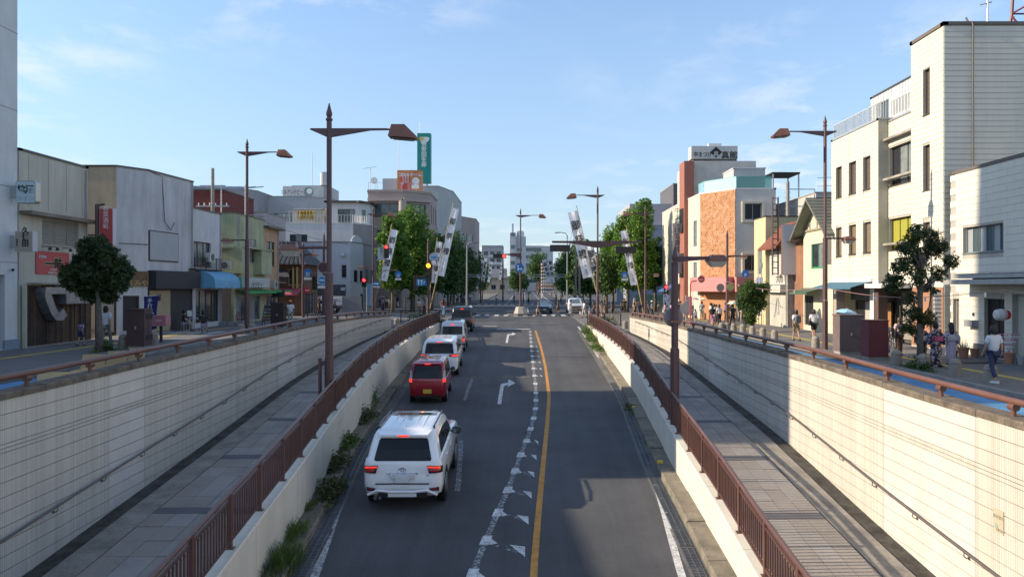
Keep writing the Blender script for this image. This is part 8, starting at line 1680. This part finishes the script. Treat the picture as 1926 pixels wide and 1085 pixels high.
def person(label, p, h=1.70, face=0, kd='walk', top=(.6, .6, .6), bot=(.03, .03, .035), low='trousers', hair='hair', hm=None, robe=None, sash=None, bag=None, cap=None, shoes=None, group=None, pat=None):
    t = thing('person', label, 'person', p, face, world=False, group=group); k = h/1.72; t.scale = (k, k, k)
    def add(key, nm, m): 
        me = TM[key]; 
        if not me.materials: me.materials.append(skin)
        o = link(nm, me, t); setmats(o, [m]); return o
    add(kd+'_body', 'body', skin); J = pose(kd); dz = -.47 if kd == 'sit' else 0
    if robe:
        rm = pat or P('robe_%02d%02d%02d' % tuple(int(c*99) for c in robe), robe, .8); add('robe', 'robe', rm); add('sash', 'sash', P('sash_%02d%02d%02d' % tuple(int(c*99) for c in sash), sash, .7))
        for s in (-1, 1):
            g = MB(); g.rings([[(s*(.14+.0), y, z) for y, z in ((-.09, 1.38), (.09, 1.38), (.09, 1.30), (-.09, 1.30))], [(s*.27, y, z) for y, z in ((-.13, 1.22), (.15, 1.22), (.15, .86), (-.13, .86))], [(s*.31, y, z) for y, z in ((-.12, 1.16), (.14, 1.16), (.14, .86), (-.12, .86))]]); g.build('sleeve', rm, t)
        g = MB(); g.obox((0, -.17, 1.1), (.11, 0, 0), (0, .05, 0), (0, 0, .07)); g.rings([[(x, -.17+d, 1.1+z) for z, d in ((-.09, -.03), (.09, -.03), (.09, .03), (-.09, .03))] for x in (-.17, -.04, .04, .17)]); g.build('obi_bow', P('sash_%02d%02d%02d' % tuple(int(c*99) for c in sash), sash, .7), t)
    else:
        add(kd+'_shirt', 'shirt', pat or P('cloth_%02d%02d%02d' % tuple(int(c*99) for c in top), top, .8))
        bm2 = P('cloth_%02d%02d%02d' % tuple(int(c*99) for c in bot), bot, .8)
        if low == 'skirt': add('skirt', 'skirt', bm2)
        else: add(kd+'_'+low, low, bm2)
    def at_z(key, nm, m): o = add(key, nm, m); o.location = (0, 0, dz); return o
    if cap: at_z('hair', 'hair', hm or hairm); at_z('cap', 'cap', P('cap_%02d%02d%02d' % tuple(int(c*99) for c in cap), cap, .7))
    else: at_z(hair, 'hair', hm or hairm)
    for n in 'lr':
        a_, b_ = Vector(J[n+'a']), Vector(J[n+'t']); MB().rings([[(a_.x+dx_, a_.y-.09, z+b_.z-.035) for dx_, z in ((-.04, 0), (.04, 0), (.035, .09), (-.035, .09))], [(b_.x+dx_, b_.y-.02, z+b_.z-.035) for dx_, z in ((-.05, 0), (.05, 0), (.04, .06), (-.04, .06))], [(b_.x+dx_, b_.y+.04, z+b_.z-.035) for dx_, z in ((-.035, 0), (.035, 0), (.03, .035), (-.03, .035))]]).build('shoe', shoes or shoe_m, t)
    g = MB()
    for s in (-1, 1): g.obox((s*.033, .118, 1.585+dz), (.012, 0, 0), (0, .004, 0), (0, 0, .006))
    g.build('eyes', hairm, t); MB().add([(-.012, .112, 1.54+dz), (.012, .112, 1.54+dz), (0, .14, 1.545+dz), (0, .115, 1.585+dz)], [(0, 1, 2), (0, 2, 3), (1, 3, 2)]).build('nose', skin, t); MB().box(-.022, .022, .105, .118, 1.508+dz, 1.516+dz).build('mouth', P('lips', (.3, .08, .07)), t)
    if bag:
        c, wh = bag; bmm = P('bag_%02d%02d%02d' % tuple(int(q*99) for q in c), c, .6); bb_ = thing('bag', 'bag carried by the ' + label[:60].split(',')[0], 'bag', p, face, world=False); bb_.scale = (k, k, k); 
        lab = {'back': 'backpack worn by the ', 'side': 'shoulder bag hanging beside the ', 'hand': 'hand-held bag carried by the '}[wh]; bb_['label'] = ' '.join((lab + label).split()[:14])
        x, y, z, a_, b_, c_ = {'back': (0, -.20, 1.22, .14, .07, .2), 'side': (-.25, -.03, .98, .05, .12, .13), 'hand': (.27, .06, .62, .06, .12, .14)}[wh]
        g = MB(); g.rings([[(x+a_*u, y+b_*v, z+c_*q) for u, v in ((-1, -1), (1, -1), (1, 1), (-1, 1))] if abs(q) < .9 else [(x+a_*u*.75, y+b_*v*.75, z+c_*q) for u, v in ((-1, -1), (1, -1), (1, 1), (-1, 1))] for q in (-1, -.8, .7, 1)]).build('bag_body', bmm, bb_)
        if wh == 'side': MB().tube([(x, y, z+.12), (-.15, .02, 1.42), (-.02, -.1, 1.45)], .012, 4).build('strap', bmm, bb_)
        if wh == 'hand': MB().tube([(x, y-.06, z+.13), (x, y, z+.22), (x, y+.06, z+.13)], .01, 4).build('handle', bmm, bb_)
        if wh == 'back':
            for s in (-1, 1): MB().tube([(s*.1, -.17, 1.4), (s*.1, .0, 1.47), (s*.1, .14, 1.3), (s*.12, -.1, 1.05)], .014, 4).build('strap', bmm, bb_)
    return t
def umbrella(label, p, hgt, c, tilt=0, r=.5):
    t = thing('umbrella', label, 'umbrella', p, 0, world=False); g = MB(); n = 16; prof_ = [(r, 0), (r*.8, .1), (r*.45, .19), (.01, .24)]
    R = []
    for q, z in prof_: R.append([(q*(1 if i % 2 else .96)*math.cos(2*math.pi*i/n)+.1, q*(1 if i % 2 else .96)*math.sin(2*math.pi*i/n), hgt-.24+z) for i in range(n)])
    g.rings(R, cap=False).build('canopy', P('umb_%02d%02d%02d' % tuple(int(q*99) for q in c), c, .6), t); MB().tube([(.1, 0, hgt-.75), (.1, 0, hgt+.05)], .009, 5).build('shaft', alu, t); t.rotation_euler = (0, tilt, 0); return t
def pattern(name, a_, b_, sc_=22, th_=.5):
    m = bpy.data.materials.new(name); m.use_nodes = True; t = m.node_tree; tcn = t.nodes.new('ShaderNodeTexCoord'); v = t.nodes.new('ShaderNodeTexNoise'); v.inputs['Scale'].default_value = sc_; v.inputs['Detail'].default_value = 1; t.links.new(tcn.outputs['Object'], v.inputs['Vector'])
    cr = t.nodes.new('ShaderNodeValToRGB'); cr.color_ramp.interpolation = 'CONSTANT'; cr.color_ramp.elements[0].color = (*a_, 1); cr.color_ramp.elements[1].color = (*b_, 1); cr.color_ramp.elements[1].position = th_; t.links.new(v.outputs['Fac'], cr.inputs[0]); t.links.new(cr.outputs[0], t.nodes['Principled BSDF'].inputs['Base Color']); return m
def PP(px, py, label, **k): q = gp(px, py); return person(label, q, **k), q
UP, DN, LT, RT = 0, math.pi, math.pi/2, -math.pi/2      # away, towards us, left, right
WT_, BK, GY, NV = (.62, .62, .64), (.02, .02, .022), (.2, .2, .21), (.03, .04, .09)
PP(1869, 720, 'man in a white tee and black trousers walking away beside the nearest right bollard', h=1.78, face=.15, top=WT_, bot=NV, shoes=shoe_w)
y_l = pattern('yukata_lilac', (.42, .38, .50), (.36, .32, .44), 14); y_n = pattern('yukata_navy', (.02, .02, .05), (.45, .35, .38), 10, .54); y_b = pattern('yukata_black', (.012, .012, .015), (.4, .4, .38), 14, .6)
PP(1789, 686, 'woman in a pale lilac yukata with a grey-white sash', h=1.62, face=-.2, kd='stand', robe=(.4, .36, .48), sash=(.42, .42, .44), pat=y_l, hair='hair_long')
PP(1760, 690, 'woman in a navy flowered yukata with a pink sash', h=1.68, face=.1, kd='walk2', robe=(.02, .02, .05), sash=(.50, .10, .2), pat=y_n, bag=((.45, .42, .38), 'hand'))
PP(1735, 682, 'woman in a black yukata with a white sash, half behind the street tree', h=1.55, face=.2, kd='stand', robe=(.01, .01, .01), sash=(.5, .5, .46), pat=y_b)
PP(1692, 668, 'woman in a pale pink top and brown trousers with a black shoulder bag', h=1.66, face=.1, kd='stand', top=(.50, .38, .38), bot=(.14, .08, .05), hm=hair_br, bag=(BK, 'side'))
PP(1664, 671, 'woman in a light blue long skirt with long brown hair beside the maroon cabinet', h=1.55, face=-.2, kd='stand', top=(.55, .56, .58), bot=(.20, .34, .50), low='skirt', hair='hair_long', hm=hair_br)
_, q = PP(1578, 655, 'person in a plaid shirt under the light blue umbrella behind the grey cabinet', h=1.62, face=.3, kd='stand', top=(.45, .36, .32), bot=(.3, .32, .4)); umbrella('light blue umbrella held above the grey cabinet on the right', q, 1.98, (.30, .52, .68), .15, .55)
PP(1601, 657, 'dark-haired person just right of the blue umbrella', h=1.55, face=.3, kd='stand', top=BK)
PP(1498, 641, 'man in a white tee and khaki shorts wearing a backpack', h=1.72, face=.1, top=WT_, bot=(.22, .17, .10), low='shorts', bag=((.12, .12, .13), 'back'), kd='walk2')
PP(1531, 640, 'man in a white tee and black shorts with a crossbody bag', h=1.74, face=0, top=WT_, bot=BK, low='shorts', kd='walk', bag=(BK, 'side'))
# around the pink canopy
rows = [(1340, 614, 'woman with long black hair in a black top and pink trousers', BK, (.50, .25, .30), 'trousers', 'hair_long', UP), (1353, 613, 'person in a white tee and black trousers beside the pink-trousered woman', WT_, BK, 'trousers', 'hair', UP), (1378, 616, 'person in black under the white umbrella by the round tree', BK, BK, 'trousers', 'hair', UP), (1401, 615, 'person in black with a pale hat behind the round tree', BK, BK, 'trousers', 'hair', UP), (1320, 601, 'man in a grey shirt and grey trousers before the studio door', (.28, .32, .33), (.16, .2, .22), 'trousers', 'hair', UP),
        (1300, 603, 'person in navy near the red post', (.08, .06, .2), (.06, .06, .1), 'trousers', 'hair', UP), (1290, 598, 'woman in a beige dress left of the red post', (.5, .45, .4), (.45, .4, .36), 'skirt', 'hair_long', LT), (1333, 596, 'person in dark brown in the studio doorway', (.10, .05, .04), (.08, .05, .04), 'trousers', 'hair', DN), (1308, 607, 'child in a pale top beside the red post', WT_, (.2, .2, .3), 'shorts', 'hair', UP), (1365, 604, 'person in violet behind the short lamp post', (.2, .12, .25), BK, 'trousers', 'hair', RT), (1277, 599, 'woman in beige under the vertical studio sign', (.42, .35, .3), (.3, .25, .2), 'skirt', 'hair_long', DN),
        (1239, 600, 'man in a brown patterned shirt walking before the green screen', (.26, .18, .14), (.3, .24, .2), 'shorts', 'hair', RT), (1226, 600, 'cyclist in a grey shirt with a white cap', (.22, .2, .2), (.04, .05, .07), 'trousers', 'cap', RT), (1219, 597, 'person in dark blue behind the cyclist', NV, BK, 'trousers', 'hair', RT), (1203, 603, 'person in navy at the foot of the right banner pole', NV, (.1, .1, .12), 'trousers', 'hair', UP), (1193, 602, 'person in brown left of the right banner pole', (.16, .08, .05), BK, 'trousers', 'hair', LT), (1175, 588, 'person in black under the right trees', BK, BK, 'trousers', 'hair', DN),
        (1262, 597, 'person in white beside the blue and white poster', WT_, (.3, .1, .3), 'skirt', 'hair_long', UP), (1151, 600, 'person in a dark brown shirt at the head of the right ramp', (.08, .04, .035), (.06, .05, .05), 'shorts', 'hair', LT), (1137, 596, 'person in black carrying a white bag near the ramp-head lamp', BK, (.2, .17, .15), 'shorts', 'hair', LT), (1116, 594, 'woman in a black dress left of the ramp-head lamp', BK, BK, 'skirt', 'hair_long', LT), (1099, 597, 'man in white crossing before the white minivan', WT_, (.5, .48, .45), 'trousers', 'hair', LT), (1092, 598, 'child in a black top crossing before the minivan', BK, WT_, 'shorts', 'hair', LT), (1109, 596, 'child in blue and pink near the ramp-head lamp', (.1, .25, .5), (.5, .3, .35), 'skirt', 'hair', LT),
        (1073, 594, 'woman in a white yukata crossing before the minivan', WT_, WT_, 'skirt', 'hair', RT), (1050, 594, 'person in dark brown crossing between the two oncoming cars', (.07, .04, .04), (.06, .04, .04), 'shorts', 'hair', LT), (1013, 594, 'person in navy with a white bag crossing before the dark sedan', NV, (.12, .12, .13), 'shorts', 'hair', LT), (1046, 571, 'person in a green vest on the far right corner', (.15, .35, .08), (.2, .15, .1), 'trousers', 'hair', LT), (1055, 571, 'person in grey on the far right corner', (.25, .28, .3), BK, 'trousers', 'cap', LT), (1020, 563, 'person in white in the middle of the far crossing', WT_, WT_, 'skirt', 'hair', DN),
        (967, 569, 'person in black walking left of the median lamp', BK, BK, 'trousers', 'hair', LT), (985, 569, 'person in teal bending beside the median lamp', (.05, .25, .28), BK, 'trousers', 'hair', RT), (994, 570, 'person in yellow and black under a black umbrella', (.6, .55, .03), BK, 'skirt', 'hair', RT), (934, 571, 'person in a white shirt standing in the far lanes', WT_, (.18, .16, .16), 'trousers', 'hair', UP), (907, 566, 'person in dark clothes bending far left of the lanes', BK, NV, 'trousers', 'hair', RT),
        (788, 592, 'man in a cream tee and brown shorts left of the orange signal post', (.55, .48, .38), (.30, .18, .10), 'shorts', 'hair', UP), (798, 593, 'woman in grey and black beside the cream-tee man', (.2, .2, .2), BK, 'skirt', 'hair_long', LT), (834, 595, 'woman in a brown top and wide blue jeans', (.22, .07, .04), (.18, .30, .45), 'trousers', 'hair_long', UP), (716, 584, 'person in navy under the pink umbrella', NV, (.2, .05, .04), 'trousers', 'hair', UP), (727, 582, 'man in a cream shirt beside the pink umbrella', (.45, .4, .36), BK, 'trousers', 'hair', UP), (734, 583, 'person in grey carrying a white bag under the left tree', (.3, .3, .3), BK, 'skirt', 'hair', UP), (741, 581, 'person in pale clothes under the black umbrella', (.5, .5, .5), (.45, .45, .45), 'trousers', 'hair', UP), (757, 575, 'person in blue with a yellow cap', (.12, .2, .4), BK, 'trousers', 'ycap', UP),
        (787, 572, 'person in dark clothes under the pale umbrella', BK, BK, 'trousers', 'hair', UP), (630, 590, 'woman seated low holding a white bag before the parking wall', (.1, .09, .09), BK, 'shorts', 'hair_long', RT), (600, 597, 'person in dark clothes half behind the tall left lamp', (.07, .04, .03), BK, 'trousers', 'hair', RT)]
for i in range(12): rows.append((836+i*4.2+(i % 3), 572-(i % 4), 'pedestrian in %s on the far left corner, %s from the left' % (['black', 'navy', 'grey', 'white', 'dark brown', 'black and white'][i % 6], ['first', 'second', 'third', 'fourth', 'fifth', 'sixth', 'seventh', 'eighth', 'ninth', 'tenth', 'eleventh', 'twelfth'][i]), [BK, NV, GY, WT_, (.1, .05, .04), WT_][i % 6], [BK, GY, BK, NV, BK, BK][i % 6], 'trousers', 'hair', [UP, LT, RT, DN][i % 4]))
tops = [('white', WT_), ('black', BK), ('navy', NV), ('grey', GY), ('cream', (.5, .44, .36)), ('pale blue', (.3, .4, .52)), ('brown', (.2, .1, .06)), ('pink', (.5, .28, .3))]; bots = [('black', BK), ('navy', NV), ('beige', (.4, .33, .25)), ('grey', (.2, .2, .2))]
random.seed(12); k = 0
for zone, n, xs_, ys_ in (('on the pavement before the pink canopy', 13, (1262, 1420), (592, 612)), ('under the right chestnut trees', 9, (1128, 1255), (578, 602)), ('under the left street trees', 10, (694, 802), (572, 586)), ('waiting at the far left corner', 8, (806, 850), (566, 578))):
    for i in range(n): a_, b_ = tops[(k*3+i) % 8], bots[(k+i+i//8) % 4]; sk = (i % 3 == 1); rows.append((random.uniform(*xs_), random.uniform(*ys_), 'pedestrian in %s top and %s %s %s' % (a_[0], b_[0], 'skirt' if sk else 'trousers', zone), a_[1], b_[1], 'skirt' if sk else 'trousers', 'hair_long' if sk else 'hair', random.choice([UP, DN, LT, RT])))
    k += 1
kk = ['walk', 'stand', 'walk2', 'stand', 'phone']
for i, (px, py, lab, tp_, bt, lw, hr_, fc) in enumerate(rows):
    child = 'child' in lab; kw = {}
    if hr_ == 'cap': kw['cap'] = (.6, .6, .58)
    elif hr_ == 'ycap': kw['cap'] = (.65, .5, .05)
    else: kw['hair'] = hr_
    if 'white bag' in lab: kw['bag'] = ((.6, .6, .6), 'hand')
    crossing = 'cross' in lab or 'walk' in lab
    PP(px, py, lab, h=1.15 if child else (1.25 if 'seated low' in lab else 1.60+.12*((i*7) % 5)/4), face=fc+.3*math.sin(i), kd='walk' if crossing else ('stand' if lw == 'skirt' else kk[i % 5]), top=tp_, bot=bt, low=lw, group='passers-by around the crossing', **kw)
for px, py, lab, c, hh in ((1303, 603, 'pinkish-white umbrella near the red post', (.55, .40, .42), 2.1), (1378, 616, 'white umbrella beside the round street tree', (.55, .52, .46), 2.0), (1324, 600, 'white umbrella before the studio door', (.6, .58, .52), 2.1), (716, 584, 'pink umbrella under the left tree', (.45, .28, .38), 1.9), (740, 581, 'black umbrella under the left tree', BK, 2.1), (786, 572, 'pale blue-white umbrella left of the orange signal post', (.42, .45, .55), 2.1), (994, 570, 'black umbrella right of the median lamp', BK, 2.1)): q = gp(px, py); umbrella(lab, q, hh, c)
# cyclist's bicycle and posters near the crossing
bicycle('bicycle of the grey-shirted cyclist near the right trees', gp(1232, 603), RT, P('bike_silver', (.4, .42, .43)))
t = thing('poster_banner', 'small upright pinkish shop banner near the red post', 'banner', gp(1296, 606), world=False); MB().box(-.25, .25, -.01, .01, .6, 2.2).build('cloth', pattern('banner_pink', (.55, .45, .45), (.5, .25, .3), 9), t); MB().tube([(-.28, 0, 0), (-.28, 0, 2.3)], .015, 5).build('banner_pole', wht, t)
t = thing('poster_banner', 'tall white and blue poster board beside the pedestrian light', 'board', gp(1254, 600), world=False); MB().box(-.3, .3, -.03, .03, .3, 2.3).build('board', pattern('poster_blue', (.5, .52, .55), (.15, .25, .5), 7), t)
t = thing('poster_banner', 'pale blue shop banner at the left corner building', 'banner', gp(697, 588), world=False); MB().box(-.4, .4, -.01, .01, .8, 3.2).build('cloth', pattern('banner_blue', (.12, .3, .5), (.4, .25, .2), 6, .58), t); MB().tube([(-.42, 0, 0), (-.42, 0, 3.3)], .02, 5).build('banner_pole', wht, t)
t = thing('notice_board', 'dark diamond notice sign before the studio side street', 'sign', gp(1288, 606), world=False); MB().obox((0, 0, 1.2), (.3, 0, .3), (0, .02, 0), (-.3, 0, .3)).build('board', P('board_pale', (.4, .38, .36)), t); MB().tube([(0, .03, 0), (0, .03, 1.2)], .03, 5).build('post', dark, t)
# left side near people
PP(199, 656, 'man in a white tee and grey trousers walking away behind the near left tree', h=1.76, face=.0, top=(.58, .60, .64), bot=(.20, .20, .19), shoes=shoe_w)
PP(152, 650, 'small child in a purple patterned top and navy skirt before the timber front', h=1.10, face=-.2, kd='walk', top=(.15, .10, .18), bot=(.03, .04, .12), low='shorts', pat=pattern('child_top', (.10, .07, .14), (.35, .3, .4), 16))
PP(546, 615, 'person in a white tee with an orange cap beside the dark cabinet', h=1.70, face=.1, kd='stand', top=WT_, bot=(.35, .36, .30), cap=(.62, .20, .02))
for px, py, fc, lab, c in ((346, 622, -1.2, 'man in a black tee seated at the cafe table, leftmost', BK), (359, 613, -2.6, 'person in dark clothes seated behind the cafe table, second from left', (.06, .05, .05)), (371, 612, 2.8, 'person in a grey patterned top seated behind the cafe table, third from left', (.14, .14, .14)), (383, 625, .3, 'man in a black printed tee seated with his back to us at the cafe table', BK)):
    q = gp(px, py); PP(px, py, lab, h=1.68, face=fc, kd='sit', top=c, bot=(.22, .23, .28) if px in (346, 383) else BK, low='shorts')
    st_ = thing('stool', 'metal stool under the ' + lab, 'stool', q, fc, world=False); MB().lathe((0, 0, .38), [(.17, 0), (.17, .03)], 14).build('seat', alu, st_)
    st_['label'] = 'metal stool under the %s seated person from the left' % ['first', 'second', 'third', 'fourth'][(346, 359, 371, 383).index(px)]
    for a_ in (0, 1.57, 3.14, 4.71): MB().tube([(.12*math.cos(a_), .12*math.sin(a_), .38), (.17*math.cos(a_), .17*math.sin(a_), 0)], .012, 4).build('leg', alu, st_)
q = gp(366, 621); t = thing('cafe_table', 'small round cafe table between the seated people', 'table', q, world=False); MB().lathe((0, 0, .68), [(.32, 0), (.32, .03)], 18).build('table_top', alu, t); MB().tube([(0, 0, 0), (0, 0, .68)], .03, 8).lathe((0, 0, 0), [(.2, 0), (.18, .02)], 12).build('pedestal', alu, t)
q = gp(357, 624); t = thing('menu_stand', 'small white menu card on a thin stand before the seated people', 'menu stand', q, world=False); MB().tube([(0, 0, 0), (0, 0, 1.0)], .02, 5).build('post', alu, t); MB().obox((0, -.03, 1.05), (.13, 0, 0), (0, .01, .02), (0, -.03, .14)).build('card', wht, t)
